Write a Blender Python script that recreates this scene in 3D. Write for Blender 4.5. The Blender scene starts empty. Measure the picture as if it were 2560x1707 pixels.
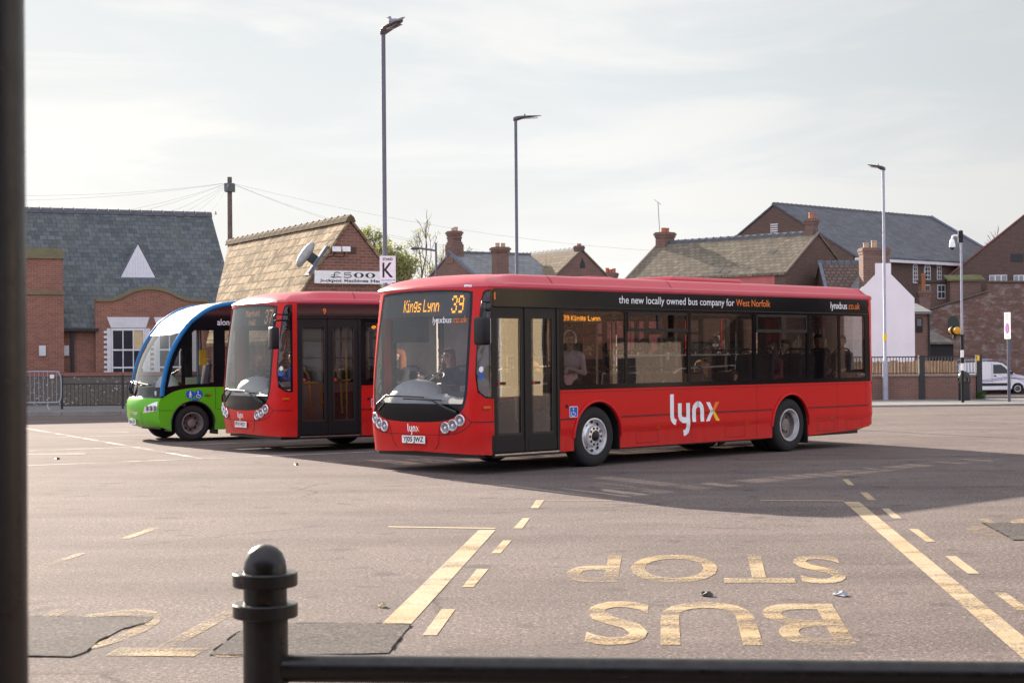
import bpy, bmesh, math, random
import numpy as np
from mathutils import Vector, Matrix
from mathutils.geometry import delaunay_2d_cdt
R = math.radians
scene = bpy.context.scene
COL = scene.collection
random.seed(7)

# ------------------------------------------------------------------ camera
CAM_H, PITCH, ROLL = 1.7532, 0.0087, 0.0084
cam_d = bpy.data.cameras.new("camera"); cam = bpy.data.objects.new("camera", cam_d); COL.objects.link(cam)
cam_d.sensor_width = 36.0; cam_d.lens = 4268.1 / 2560 * 36.0
cam_d.clip_start = 0.1; cam_d.clip_end = 3000
cam_d.dof.use_dof = True; cam_d.dof.focus_distance = 27.0; cam_d.dof.aperture_fstop = 7.1
cam.matrix_world = Matrix.Translation((0, 0, CAM_H)) @ Matrix.Rotation(math.pi/2 + PITCH, 4, 'X') @ Matrix.Rotation(-ROLL, 4, 'Z')
scene.camera = cam

# ------------------------------------------------------------------ sun and sky
SUN_AZ = R(-28.0)      # from +Y towards +X
SUN_EL = R(19.4)
sun_d = bpy.data.lights.new("sun", 'SUN'); sun = bpy.data.objects.new("sun", sun_d); COL.objects.link(sun)
sun_d.energy = 4.1; sun_d.angle = R(0.55); sun_d.color = (1.0, 0.87, 0.74)
sdir = Vector((math.sin(SUN_AZ)*math.cos(SUN_EL), math.cos(SUN_AZ)*math.cos(SUN_EL), math.sin(SUN_EL)))
sun.rotation_euler = sdir.to_track_quat('Z', 'Y').to_euler(); sun.location = sdir*200

world = bpy.data.worlds.new("World"); scene.world = world; world.use_nodes = True
nt = world.node_tree; N = nt.nodes; L = nt.links
bg = N["Background"]; bg.inputs[1].default_value = 0.1
sky = N.new("ShaderNodeTexSky"); sky.sky_type = 'NISHITA'; sky.sun_disc = False
sky.sun_elevation = SUN_EL; sky.sun_rotation = SUN_AZ; sky.dust_density = 2.0; sky.air_density = 1.0; sky.ozone_density = 1.0
tc = N.new("ShaderNodeTexCoord"); mp = N.new("ShaderNodeMapping"); mp.inputs['Scale'].default_value = (2.6, 2.6, 11.0); mp.inputs['Rotation'].default_value = (R(6), R(-13), 0)
nz = N.new("ShaderNodeTexNoise"); nz.inputs['Scale'].default_value = 1.7; nz.inputs['Detail'].default_value = 8; nz.inputs['Roughness'].default_value = .55; nz.inputs['Distortion'].default_value = .5
rp = N.new("ShaderNodeValToRGB"); rp.color_ramp.elements[0].position = .40; rp.color_ramp.elements[1].position = .62
rp.color_ramp.elements[0].color = (0, 0, 0, 1); rp.color_ramp.elements[1].color = (1, 1, 1, 1)
# thin bright cirrus veil over the clear sky: whitest low down, bluer where it parts; behind the camera extra bright and blue, added as fill
def mth(op, a, b, clamp=False):
    n = N.new("ShaderNodeMath"); n.operation = op; n.use_clamp = clamp
    for i, v in ((0, a), (1, b)):
        if hasattr(v, 'links'): L.new(v, n.inputs[i])
        else: n.inputs[i].default_value = v
    return n.outputs[0]
L.new(tc.outputs['Generated'], mp.inputs[0]); L.new(mp.outputs[0], nz.inputs[0]); L.new(nz.outputs[0], rp.inputs[0])
sx = N.new("ShaderNodeSeparateXYZ"); L.new(tc.outputs['Generated'], sx.inputs[0])
def ramp_of(v, lo, hi, a, b):
    n = N.new("ShaderNodeMapRange"); n.interpolation_type = 'SMOOTHSTEP'; L.new(v, n.inputs[0])
    for i, q in ((1, lo), (2, hi), (3, a), (4, b)): n.inputs[i].default_value = q
    return n.outputs[0]
veil = mth('ADD', ramp_of(sx.outputs[1], .8, -.7, 2.36, 3.95), ramp_of(sx.outputs[2], .02, .25, .16, 0))
veil = mth('MULTIPLY', veil, ramp_of(rp.outputs[0], 0, 1, .96, 1.03))
veil = mth('MULTIPLY', veil, ramp_of(sx.outputs[0], .02, .36, 1.0, .80))
vc = N.new("ShaderNodeMix"); vc.data_type = 'RGBA'; vc.inputs[6].default_value = (.925, .99, 1.03, 1); vc.inputs[7].default_value = (1.05, 1.045, 1.03, 1)
m2_ = N.new("ShaderNodeMapping"); m2_.inputs['Rotation'].default_value = (0, R(24), 0); m2_.inputs['Scale'].default_value = (.5, .5, 14); L.new(tc.outputs['Generated'], m2_.inputs[0])
n2_ = N.new("ShaderNodeTexNoise"); n2_.inputs['Scale'].default_value = 1.3; n2_.inputs['Detail'].default_value = 9; n2_.inputs['Roughness'].default_value = .62; n2_.inputs['Distortion'].default_value = .25; L.new(m2_.outputs[0], n2_.inputs[0])
streak = ramp_of(n2_.outputs[0], .52, .68, 0, 1)
veil = mth('MULTIPLY', veil, ramp_of(streak, 0, 1, 1.0, 1.09))
whit = mth('MAXIMUM', mth('MAXIMUM', rp.outputs[0], streak), ramp_of(sx.outputs[2], .02, .22, .9, 0)); L.new(whit, vc.inputs[0])
bt = N.new("ShaderNodeMix"); bt.data_type = 'RGBA'; bt.blend_type = 'MULTIPLY'; L.new(ramp_of(sx.outputs[1], .5, -.5, 0, 1), bt.inputs[0]); L.new(vc.outputs[2], bt.inputs[6]); bt.inputs[7].default_value = (.985, .98, 1.19, 1)
v2 = N.new("ShaderNodeVectorMath"); v2.operation = 'SCALE'; L.new(bt.outputs[2], v2.inputs[0]); L.new(veil, v2.inputs['Scale'])
s2 = N.new("ShaderNodeVectorMath"); s2.operation = 'SCALE'; L.new(sky.outputs[0], s2.inputs[0]); s2.inputs['Scale'].default_value = .012
ad = N.new("ShaderNodeVectorMath"); ad.operation = 'ADD'; L.new(v2.outputs[0], ad.inputs[0]); L.new(s2.outputs[0], ad.inputs[1])
L.new(ad.outputs[0], bg.inputs[0])

vs = scene.view_settings
vs.view_transform = 'Standard'; vs.look = 'None'; vs.gamma = 1.0; vs.use_curve_mapping = False; vs.exposure = 1.8
scene.render.engine = 'CYCLES'
cy = scene.cycles
cy.use_denoising = True; cy.max_bounces = 8; cy.transparent_max_bounces = 24; cy.glossy_bounces = 4; cy.diffuse_bounces = 3
cy.sample_clamp_indirect = 6; cy.caustics_reflective = False; cy.caustics_refractive = False

# ------------------------------------------------------------------ object helpers
def tag(o, label=None, cat=None, group=None, kind=None):
    if label: o['label'] = label
    if cat: o['category'] = cat
    if group: o['group'] = group
    if kind: o['kind'] = kind
    return o
def thing(name, label, cat, loc=(0, 0, 0), rz=0.0, group=None):
    o = bpy.data.objects.new(name, None); COL.objects.link(o)
    o.location = loc; o.rotation_euler = (0, 0, rz); o.empty_display_size = .2
    group = group or {'house': 'old brick houses round the bus station', 'person': 'people on the buses', 'tree': 'trees behind the roofs', 'street lamp': 'lamp posts of the bus station'}.get(cat)
    return tag(o, label, cat, group)
def dup(o, parent=None):
    c = o.copy(); COL.objects.link(c); c.parent = parent
    for ch in list(o.children):
        d = dup(ch, c); d.matrix_parent_inverse = ch.matrix_parent_inverse
    return c

class MB:
    def __init__(s): s.v = []; s.f = []; s.m = []
    def add(s, vs, fs, m=0, M=None):
        b = len(s.v)
        for p in vs:
            p = Vector(p)
            s.v.append(tuple(M @ p) if M is not None else tuple(p))
        for f in fs: s.f.append(tuple(b+i for i in f)); s.m.append(m)
        return s
    def box(s, x0, x1, y0, y1, z0, z1, m=0, M=None):
        vs = [(x, y, z) for z in (z0, z1) for y in (y0, y1) for x in (x0, x1)]
        return s.add(vs, [(0,2,3,1), (4,5,7,6), (0,1,5,4), (2,6,7,3), (0,4,6,2), (1,3,7,5)], m, M)
    def bbox(s, x0, x1, y0, y1, z0, z1, r=.02, m=0, M=None):      # bevelled box
        bm = bmesh.new(); bmesh.ops.create_cube(bm, size=1)
        for v in bm.verts: v.co = Vector(((x0+x1)/2+v.co.x*(x1-x0), (y0+y1)/2+v.co.y*(y1-y0), (z0+z1)/2+v.co.z*(z1-z0)))
        bmesh.ops.bevel(bm, geom=bm.edges[:], offset=r, segments=3, affect='EDGES', profile=.5)
        bm.verts.index_update()
        s.add([v.co for v in bm.verts], [[v.index for v in f.verts] for f in bm.faces], m, M); bm.free(); return s
    def prism(s, poly, y0, y1, m=0, M=None, plane='xz'):           # polygon in xz extruded along y (or xy along z)
        n = len(poly)
        if plane == 'xz': a = [(p[0], y0, p[1]) for p in poly]; b = [(p[0], y1, p[1]) for p in poly]
        elif plane == 'yz': a = [(y0, p[0], p[1]) for p in poly]; b = [(y1, p[0], p[1]) for p in poly]
        else: a = [(p[0], p[1], y0) for p in poly]; b = [(p[0], p[1], y1) for p in poly]
        fs = [tuple(range(n)), tuple(range(2*n-1, n-1, -1))] + [(i, n+i, n+(i+1) % n, (i+1) % n) for i in range(n)]
        return s.add(a+b, fs, m, M)
    def tube(s, path, r, n=8, m=0, cap=True, M=None):
        path = [Vector(p) for p in path]; k = len(path)
        rr = r if isinstance(r, (list, tuple)) else [r]*k
        vs = []; up = None
        for i, p in enumerate(path):
            t = (path[min(i+1, k-1)] - path[max(i-1, 0)]).normalized()
            if up is None: up = Vector((0, 0, 1)) if abs(t.z) < .9 else Vector((1, 0, 0))
            a = t.cross(up).normalized(); b = a.cross(t).normalized(); up = b
            for j in range(n):
                an = 2*math.pi*j/n; vs.append(p + (a*math.cos(an)+b*math.sin(an))*rr[i])
        fs = [(i*n+j, i*n+(j+1) % n, (i+1)*n+(j+1) % n, (i+1)*n+j) for i in range(k-1) for j in range(n)]
        if cap: fs += [tuple(range(n-1, -1, -1)), tuple((k-1)*n+j for j in range(n))]
        return s.add(vs, fs, m, M)
    def lathe(s, prof, n=32, m=0, M=None, close=False):           # (r, z) about z
        vs = []; k = len(prof)
        for r, z in prof:
            for j in range(n):
                a = 2*math.pi*j/n; vs.append((r*math.cos(a), r*math.sin(a), z))
        fs = [(i*n+j, i*n+(j+1) % n, (i+1)*n+(j+1) % n, (i+1)*n+j) for i in range(k-1) for j in range(n)]
        if close:
            fs += [tuple(range(n-1, -1, -1)), tuple((k-1)*n+j for j in range(n))]
        return s.add(vs, fs, m, M)
    def ball(s, c, r, nu=14, nv=9, m=0, M=None):
        r = r if isinstance(r, (tuple, list)) else (r, r, r); vs = [(c[0], c[1], c[2]-r[2])]
        for i in range(1, nv):
            th = math.pi*i/nv-math.pi/2
            for j in range(nu):
                a = 2*math.pi*j/nu
                vs.append((c[0]+r[0]*math.cos(th)*math.cos(a), c[1]+r[1]*math.cos(th)*math.sin(a), c[2]+r[2]*math.sin(th)))
        vs.append((c[0], c[1], c[2]+r[2])); e = len(vs)-1
        fs = [(0, 1+(j+1) % nu, 1+j) for j in range(nu)]
        for i in range(nv-2):
            for j in range(nu): fs.append((1+i*nu+j, 1+i*nu+(j+1) % nu, 1+(i+1)*nu+(j+1) % nu, 1+(i+1)*nu+j))
        fs += [(e, 1+(nv-2)*nu+j, 1+(nv-2)*nu+(j+1) % nu) for j in range(nu)]
        return s.add(vs, fs, m, M)
    def build(s, name, mat, parent=None, smooth=None, loc=None):
        me = bpy.data.meshes.new(name); me.from_pydata(s.v, [], s.f)
        for mm in (mat if isinstance(mat, (list, tuple)) else [mat]): me.materials.append(mm)
        if any(s.m): me.polygons.foreach_set('material_index', s.m)
        me.validate(); me.update()
        if smooth is not None:
            me.polygons.foreach_set('use_smooth', [True]*len(me.polygons))
            me.set_sharp_from_angle(angle=R(smooth))
        o = bpy.data.objects.new(name, me); COL.objects.link(o); o.parent = parent
        if loc is not None: o.location = loc
        return o
def fixn(o):
    bm = bmesh.new(); bm.from_mesh(o.data); bmesh.ops.recalc_face_normals(bm, faces=bm.faces); bm.to_mesh(o.data); bm.free(); return o

# 2D helpers
def inside(p, poly):
    x, y = p; c = False; n = len(poly); j = n-1
    for i in range(n):
        xi, yi = poly[i]; xj, yj = poly[j]
        if (yi > y) != (yj > y) and x < (xj-xi)*(y-yi)/(yj-yi)+xi: c = not c
        j = i
    return c
def subdiv(loop, d):
    out = []
    for i in range(len(loop)):
        a, b = loop[i], loop[(i+1) % len(loop)]
        n = max(1, int(math.ceil(math.hypot(b[0]-a[0], b[1]-a[1])/d)))
        for k in range(n): out.append((a[0]+(b[0]-a[0])*k/n, a[1]+(b[1]-a[1])*k/n))
    return out
def rrect(x0, x1, y0, y1, r, n=5):
    out = []
    for cx, cy_, a0 in ((x1-r, y0+r, -90), (x1-r, y1-r, 0), (x0+r, y1-r, 90), (x0+r, y0+r, 180)):
        for k in range(n+1):
            a = R(a0+90*k/n); out.append((cx+r*math.cos(a), cy_+r*math.sin(a)))
    return out
def smooth_loop(pts, n=6):
    out = []; k = len(pts)
    for i in range(k):
        p0, p1, p2, p3 = (Vector(pts[(i+j-1) % k]) for j in range(4))
        for q in range(n):
            t = q/n
            out.append(tuple(.5*((2*p1)+(p2-p0)*t+(2*p0-5*p1+4*p2-p3)*t*t+(3*p1-p0-3*p2+p3)*t**3)))
    return out
def smooth_path(pts, n=6):
    out = []; k = len(pts); P = [Vector(p) for p in pts]
    for i in range(k-1):
        p1, p2 = P[i], P[i+1]; p0 = P[i-1] if i else p1*2-p2; p3 = P[i+2] if i+2 < k else p2*2-p1
        for q in range(n):
            t = q/n
            out.append(tuple(.5*((2*p1)+(p2-p0)*t+(2*p0-5*p1+4*p2-p3)*t*t+(3*p1-p0-3*p2+p3)*t**3)))
    out.append(tuple(P[-1])); return out
def patch(mb, outer, holes, f, gx=(), gy=(), d=.3, m=0):
    loops = [subdiv(outer, d)]+[subdiv(h, d) for h in holes]
    vs = []; es = []
    for lp in loops:
        b = len(vs); n = len(lp); vs += lp; es += [(b+i, b+(i+1) % n) for i in range(n)]
    for x in gx:
        for y in gy:
            if inside((x, y), outer) and not any(inside((x, y), h) for h in holes): vs.append((x, y))
    r = delaunay_2d_cdt([Vector(p) for p in vs], es, [], 0, 1e-6)
    co = r[0]; fs = []
    for fc in r[2]:
        c = (sum(co[i].x for i in fc)/len(fc), sum(co[i].y for i in fc)/len(fc))
        if inside(c, outer) and not any(inside(c, h) for h in holes):
            ar = sum(co[fc[i]].x*co[fc[(i+1) % len(fc)]].y-co[fc[(i+1) % len(fc)]].x*co[fc[i]].y for i in range(len(fc)))
            fs.append(tuple(fc) if ar > 0 else tuple(reversed(fc)))
    mb.add([f(p.x, p.y) for p in co], fs, m); return mb
def frange(a, b, d):
    n = max(1, int(round((b-a)/d))); return [a+(b-a)*i/n for i in range(n+1)]

_tc = {}
def text2d(txt, bold=0.0, shear=0.0):
    key = (txt, bold, shear)
    if key not in _tc:
        c = bpy.data.curves.new('t', 'FONT'); c.body = txt; c.offset = bold; c.shear = shear; c.resolution_u = 4
        o = bpy.data.objects.new('t', c); COL.objects.link(o)
        dg = bpy.context.evaluated_depsgraph_get()
        me = bpy.data.meshes.new_from_object(o.evaluated_get(dg))
        v = [(p.co.x, p.co.y) for p in me.vertices]; f = [tuple(p.vertices) for p in me.polygons]
        COL.objects.unlink(o); bpy.data.objects.remove(o); bpy.data.meshes.remove(me); bpy.data.curves.remove(c)
        xs = [p[0] for p in v]
        _tc[key] = ([(p[0]-min(xs), p[1]) for p in v], f, max(xs)-min(xs))
    return _tc[key]
def text_on(mb, txt, f, x0, x1, y0, caph, bold=0.0, m=0, shear=0.0):
    """text stretched to run from x0 to x1, capitals caph tall, baseline y0, mapped by f(x, y)"""
    v, fs, w = text2d(txt, bold, shear); k = (x1-x0)/w; s = caph/.70
    out = []
    for fc in fs:
        a = sum(v[fc[i]][0]*v[fc[(i+1) % len(fc)]][1]-v[fc[(i+1) % len(fc)]][0]*v[fc[i]][1] for i in range(len(fc)))
        flip = (a > 0) != (k*s > 0)
        out.append(tuple(reversed(fc)) if flip else fc)
    mb.add([f(x0+p[0]*k, y0+p[1]*s) for p in v], out, m); return mb
FONT5 = {'3':"01110 10001 00001 00110 00001 10001 01110",'9':"01110 10001 10001 01111 00001 00001 01110",'7':"11111 00001 00010 00010 00100 00100 00100",
'K':"10001 10010 10100 11000 10100 10010 10001",'i':"00100 00000 01100 00100 00100 00100 01110",'n':"00000 00000 10110 11001 10001 10001 10001",
'g':"00000 01111 10001 10001 01111 00001 01110",'s':"00000 00000 01111 10000 01110 00001 11110",'L':"10000 10000 10000 10000 10000 10000 11111",
'y':"00000 00000 10001 10001 01111 00001 01110",'M':"10001 11011 10101 10101 10001 10001 10001",'a':"00000 00000 01110 00001 01111 10001 01111",
'r':"00000 00000 10110 11001 10000 10000 10000",'k':"10000 10000 10010 10100 11000 10100 10010",'e':"00000 00000 01110 10001 11111 10000 01110",
't':"01000 01000 11100 01000 01000 01001 00110",'l':"01100 00100 00100 00100 00100 00100 01110",'f':"00110 01001 01000 11100 01000 01000 01000",
'o':"00000 00000 01110 10001 10001 10001 01110",'d':"00001 00001 01101 10011 10001 10001 01111",'w':"00000 00000 10001 10001 10101 10101 01010",
'h':"10000 10000 10110 11001 10001 10001 10001",' ':"00000 00000 00000 00000 00000 00000 00000",'m':"00000 00000 11010 10101 10101 10101 10101",
'D':"11100 10010 10001 10001 10001 10010 11100"}
def led(mb, txt, f, x0, x1, y0, h, fill=.86):
    cols = []
    for ch in txt:
        rows = FONT5.get(ch, FONT5[' ']).split()
        cs = [[rows[r][c] for r in range(7)] for c in range(5)]
        if ch in 'ilt ': cs = [c for c in cs if '1' in c] or cs[:2]
        cols += cs+[['0']*7]
    cols = cols[:-1]; w = (x1-x0)/len(cols); hh = h/7
    for i, c in enumerate(cols):
        for r in range(7):
            if c[r] == '1':
                xa = x0+w*(i+.5-fill/2); xb = x0+w*(i+.5+fill/2); ya = y0+hh*(6-r+.5-fill/2); yb = y0+hh*(6-r+.5+fill/2)
                mb.add([f(xa, ya), f(xb, ya), f(xb, yb), f(xa, yb)], [(0, 1, 2, 3)])
    return mb
def stroke(mb, pts, w, f, m=0):
    Q = [Vector(p) for p in pts]; P = []
    for a_, b_ in zip(Q, Q[1:]):
        n_ = min(12, max(1, int(math.ceil((b_-a_).length/max(.04, w*.6))))); P += [a_.lerp(b_, q/n_) for q in range(n_)]
    P.append(Q[-1]); k = len(P); vs = []
    for i, p in enumerate(P):
        t = (P[min(i+1, k-1)]-P[max(i-1, 0)]).normalized(); n = Vector((-t.y, t.x))
        vs += [p+n*w/2, p-n*w/2]
    mb.add([f(p.x, p.y) for p in vs], [(2*i, 2*i+1, 2*i+3, 2*i+2) for i in range(k-1)], m); return mb

# ------------------------------------------------------------------ materials
def newmat(name):
    m = bpy.data.materials.new(name); m.use_nodes = True
    return m, m.node_tree, m.node_tree.nodes, m.node_tree.links, m.node_tree.nodes["Principled BSDF"]
def coords(nt, mode='Object', comb=None, scale=None):
    N, L = nt.nodes, nt.links
    t = N.new("ShaderNodeTexCoord"); out = t.outputs[mode]
    if comb:
        s = N.new("ShaderNodeSeparateXYZ"); L.new(out, s.inputs[0]); c = N.new("ShaderNodeCombineXYZ")
        if comb == 'wall':
            a = N.new("ShaderNodeMath"); L.new(s.outputs[0], a.inputs[0]); L.new(s.outputs[1], a.inputs[1]); L.new(a.outputs[0], c.inputs[0]); L.new(s.outputs[2], c.inputs[1])
        else:
            L.new(s.outputs[0 if comb[0] == 'x' else 1], c.inputs[0])
            a = N.new("ShaderNodeMath"); a.operation = 'MULTIPLY'; a.inputs[1].default_value = comb[1]; L.new(s.outputs[2], a.inputs[0]); L.new(a.outputs[0], c.inputs[1])
        out = c.outputs[0]
    if scale:
        m = N.new("ShaderNodeMapping"); m.inputs['Scale'].default_value = scale; L.new(out, m.inputs[0]); out = m.outputs[0]
    return out
def noise(nt, vec, scale, detail=4, rough=.55, lo=.3, hi=.7, a=(0, 0, 0), b=(1, 1, 1)):
    N, L = nt.nodes, nt.links
    n = N.new("ShaderNodeTexNoise"); n.inputs['Scale'].default_value = scale; n.inputs['Detail'].default_value = detail; n.inputs['Roughness'].default_value = rough
    if vec is not None: L.new(vec, n.inputs[0])
    r = N.new("ShaderNodeValToRGB"); r.color_ramp.elements[0].position = lo; r.color_ramp.elements[1].position = hi
    r.color_ramp.elements[0].color = (*a, 1); r.color_ramp.elements[1].color = (*b, 1); L.new(n.outputs[0], r.inputs[0])
    return r.outputs[0]
def mix(nt, fac, a, b, mode='MIX'):
    N, L = nt.nodes, nt.links
    m = N.new("ShaderNodeMix"); m.data_type = 'RGBA'; m.blend_type = mode
    for i, v in ((0, fac), (6, a), (7, b)):
        if hasattr(v, 'links'): L.new(v, m.inputs[i])
        elif i == 0: m.inputs[0].default_value = v
        else: m.inputs[i].default_value = (*v, 1)
    return m.outputs[2]
def bump(nt, b, h, strength=.3, dist=.01):
    n = nt.nodes.new("ShaderNodeBump"); n.inputs['Strength'].default_value = strength; n.inputs['Distance'].default_value = dist
    nt.links.new(h, n.inputs['Height']); nt.links.new(n.outputs[0], b.inputs['Normal'])
def plain(name, col, rough=.5, metal=0.0, var=.12, vscale=6.0, coat=0.0, spec=.5, bmp=0.0, bscale=60):
    m, nt, N, L, b = newmat(name); b.inputs['Roughness'].default_value = rough; b.inputs['Metallic'].default_value = metal
    b.inputs['Coat Weight'].default_value = coat; b.inputs['Specular IOR Level'].default_value = spec
    v = coords(nt)
    c = noise(nt, v, vscale, 5, .6, .25, .75, tuple(x*(1-var) for x in col), tuple(min(1, x*(1+var)) for x in col))
    L.new(c, b.inputs['Base Color'])
    if bmp: bump(nt, b, noise(nt, v, bscale, 3), bmp, .004)
    return m
def emit(name, col, s):
    m, nt, N, L, b = newmat(name); b.inputs['Base Color'].default_value = (*[x*.3 for x in col], 1); b.inputs['Emission Color'].default_value = (*col, 1); b.inputs['Emission Strength'].default_value = s
    return m
def paint(name, col, dirt=.35):
    """gloss coach paint with road film low down and faint orange peel"""
    m, nt, N, L, b = newmat(name); v = coords(nt)
    s = N.new("ShaderNodeSeparateXYZ"); L.new(v, s.inputs[0])
    r = N.new("ShaderNodeMapRange"); r.inputs[1].default_value = .25; r.inputs[2].default_value = .70; r.inputs[3].default_value = dirt*1.3; r.inputs[4].default_value = 0.015; L.new(s.outputs[2], r.inputs[0])
    n = noise(nt, coords(nt, scale=(1, 1, .35)), 7, 6, .65, .3, .75)
    mu = N.new("ShaderNodeMath"); mu.operation = 'MULTIPLY'; L.new(r.outputs[0], mu.inputs[0]); L.new(n, mu.inputs[1])
    c = mix(nt, mu.outputs[0], col, (.17, .12, .10)); L.new(c, b.inputs['Base Color'])
    b.inputs['Roughness'].default_value = .30; b.inputs['Specular IOR Level'].default_value = .17; b.inputs['Coat Weight'].default_value = .06; b.inputs['Coat Roughness'].default_value = .06
    bump(nt, b, noise(nt, v, 3.0, 2), .08, .02)
    return m
def glass(name, tintc, rough=0.0, k=1.5, film=.05):
    """sheet glass: tinted see-through plus mirror reflection by angle, a faint dust film"""
    m, nt, N, L, b = newmat(name); N.remove(b)
    out = [n for n in N if n.type == 'OUTPUT_MATERIAL'][0]
    t = N.new("ShaderNodeBsdfTransparent"); t.inputs[0].default_value = (*tintc, 1)
    g = N.new("ShaderNodeBsdfGlossy"); g.inputs['Roughness'].default_value = rough; g.inputs[0].default_value = (1, 1, 1, 1)
    d = N.new("ShaderNodeBsdfDiffuse"); d.inputs[0].default_value = (.6, .58, .54, 1)
    fr = N.new("ShaderNodeFresnel"); fr.inputs[0].default_value = 1.5
    mu = N.new("ShaderNodeMath"); mu.operation = 'MULTIPLY'; mu.inputs[1].default_value = k; mu.use_clamp = True; L.new(fr.outputs[0], mu.inputs[0])
    n = noise(nt, coords(nt, scale=(1, 1, .5)), 2.5, 6, .65, .35, .8, (film*.4,)*3, (film*1.5,)*3)
    m1 = N.new("ShaderNodeMixShader"); L.new(n, m1.inputs[0]); L.new(t.outputs[0], m1.inputs[1]); L.new(d.outputs[0], m1.inputs[2])
    m2 = N.new("ShaderNodeMixShader"); L.new(mu.outputs[0], m2.inputs[0]); L.new(m1.outputs[0], m2.inputs[1]); L.new(g.outputs[0], m2.inputs[2])
    bp = N.new("ShaderNodeBump"); bp.inputs['Strength'].default_value = .03; bp.inputs['Distance'].default_value = .02
    L.new(noise(nt, coords(nt), 1.3, 1, .4, 0, 1), bp.inputs['Height']); L.new(bp.outputs[0], g.inputs['Normal'])
    L.new(m2.outputs[0], out.inputs[0]); return m
def brick(name, c1, c2, mortar=(.36, .31, .27), comb='wall', stain=(.10, .085, .07), white=0.0, w=.225, h=.075, amount=.35):
    m, nt, N, L, b = newmat(name); b.inputs['Roughness'].default_value = .9; b.inputs['Specular IOR Level'].default_value = .2
    v = coords(nt, comb=comb); ov = coords(nt)
    t = N.new("ShaderNodeTexBrick"); L.new(v, t.inputs[0]); t.inputs['Scale'].default_value = 1.0
    t.inputs['Brick Width'].default_value = w; t.inputs['Row Height'].default_value = h; t.inputs['Mortar Size'].default_value = .008; t.inputs['Mortar Smooth'].default_value = .3; t.inputs['Bias'].default_value = -.1
    t.inputs['Color1'].default_value = (*c1, 1); t.inputs['Color2'].default_value = (*c2, 1); t.inputs['Mortar'].default_value = (*mortar, 1)
    c = mix(nt, noise(nt, ov, 1.1, 6, .6, .35, .75, (0,)*3, (amount,)*3), t.outputs[0], stain)
    c = mix(nt, noise(nt, ov, 9, 4, .7, .3, .8, (0,)*3, (.45,)*3), c, tuple(x*1.35 for x in c2))
    if white: c = mix(nt, noise(nt, coords(nt, scale=(1, 1, 2.2)), 1.3, 9, .8, .50, .62, (0,)*3, (.55,)*3), c, (.42, .39, .36))
    L.new(c, b.inputs['Base Color']); bump(nt, b, t.outputs[1], -.5, .01)
    return m
def slates(name, col, comb, w=.32, h=.24, var=.3, moss=(.16, .15, .09), mossy=.3, gap=.012, light=None, la=.3, dull=False):
    m, nt, N, L, b = newmat(name); b.inputs['Roughness'].default_value = .95 if dull else .62; b.inputs['Specular IOR Level'].default_value = .04 if dull else .35
    v = coords(nt, comb=comb); ov = coords(nt)
    t = N.new("ShaderNodeTexBrick"); L.new(v, t.inputs[0]); t.inputs['Scale'].default_value = 1.0
    t.inputs['Brick Width'].default_value = w; t.inputs['Row Height'].default_value = h; t.inputs['Mortar Size'].default_value = gap; t.inputs['Mortar Smooth'].default_value = .2
    t.inputs['Color1'].default_value = (*[x*(1-var) for x in col], 1); t.inputs['Color2'].default_value = (*[x*(1+var) for x in col], 1); t.inputs['Mortar'].default_value = (*[x*.3 for x in col], 1)
    c = mix(nt, noise(nt, ov, .9, 7, .65, .45, .75, (0,)*3, (mossy,)*3), t.outputs[0], moss)
    c = mix(nt, noise(nt, coords(nt, comb=comb, scale=(5, .5, 1)), 1.2, 5, .65, .40, .75, (0,)*3, (.55,)*3), c, tuple(x*.5 for x in col))
    if light: c = mix(nt, noise(nt, ov, 5, 8, .75, .52, .66, (0,)*3, (la,)*3), c, light)
    L.new(c, b.inputs['Base Color']); bump(nt, b, t.outputs[1], -.6, .015)
    return m
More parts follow.
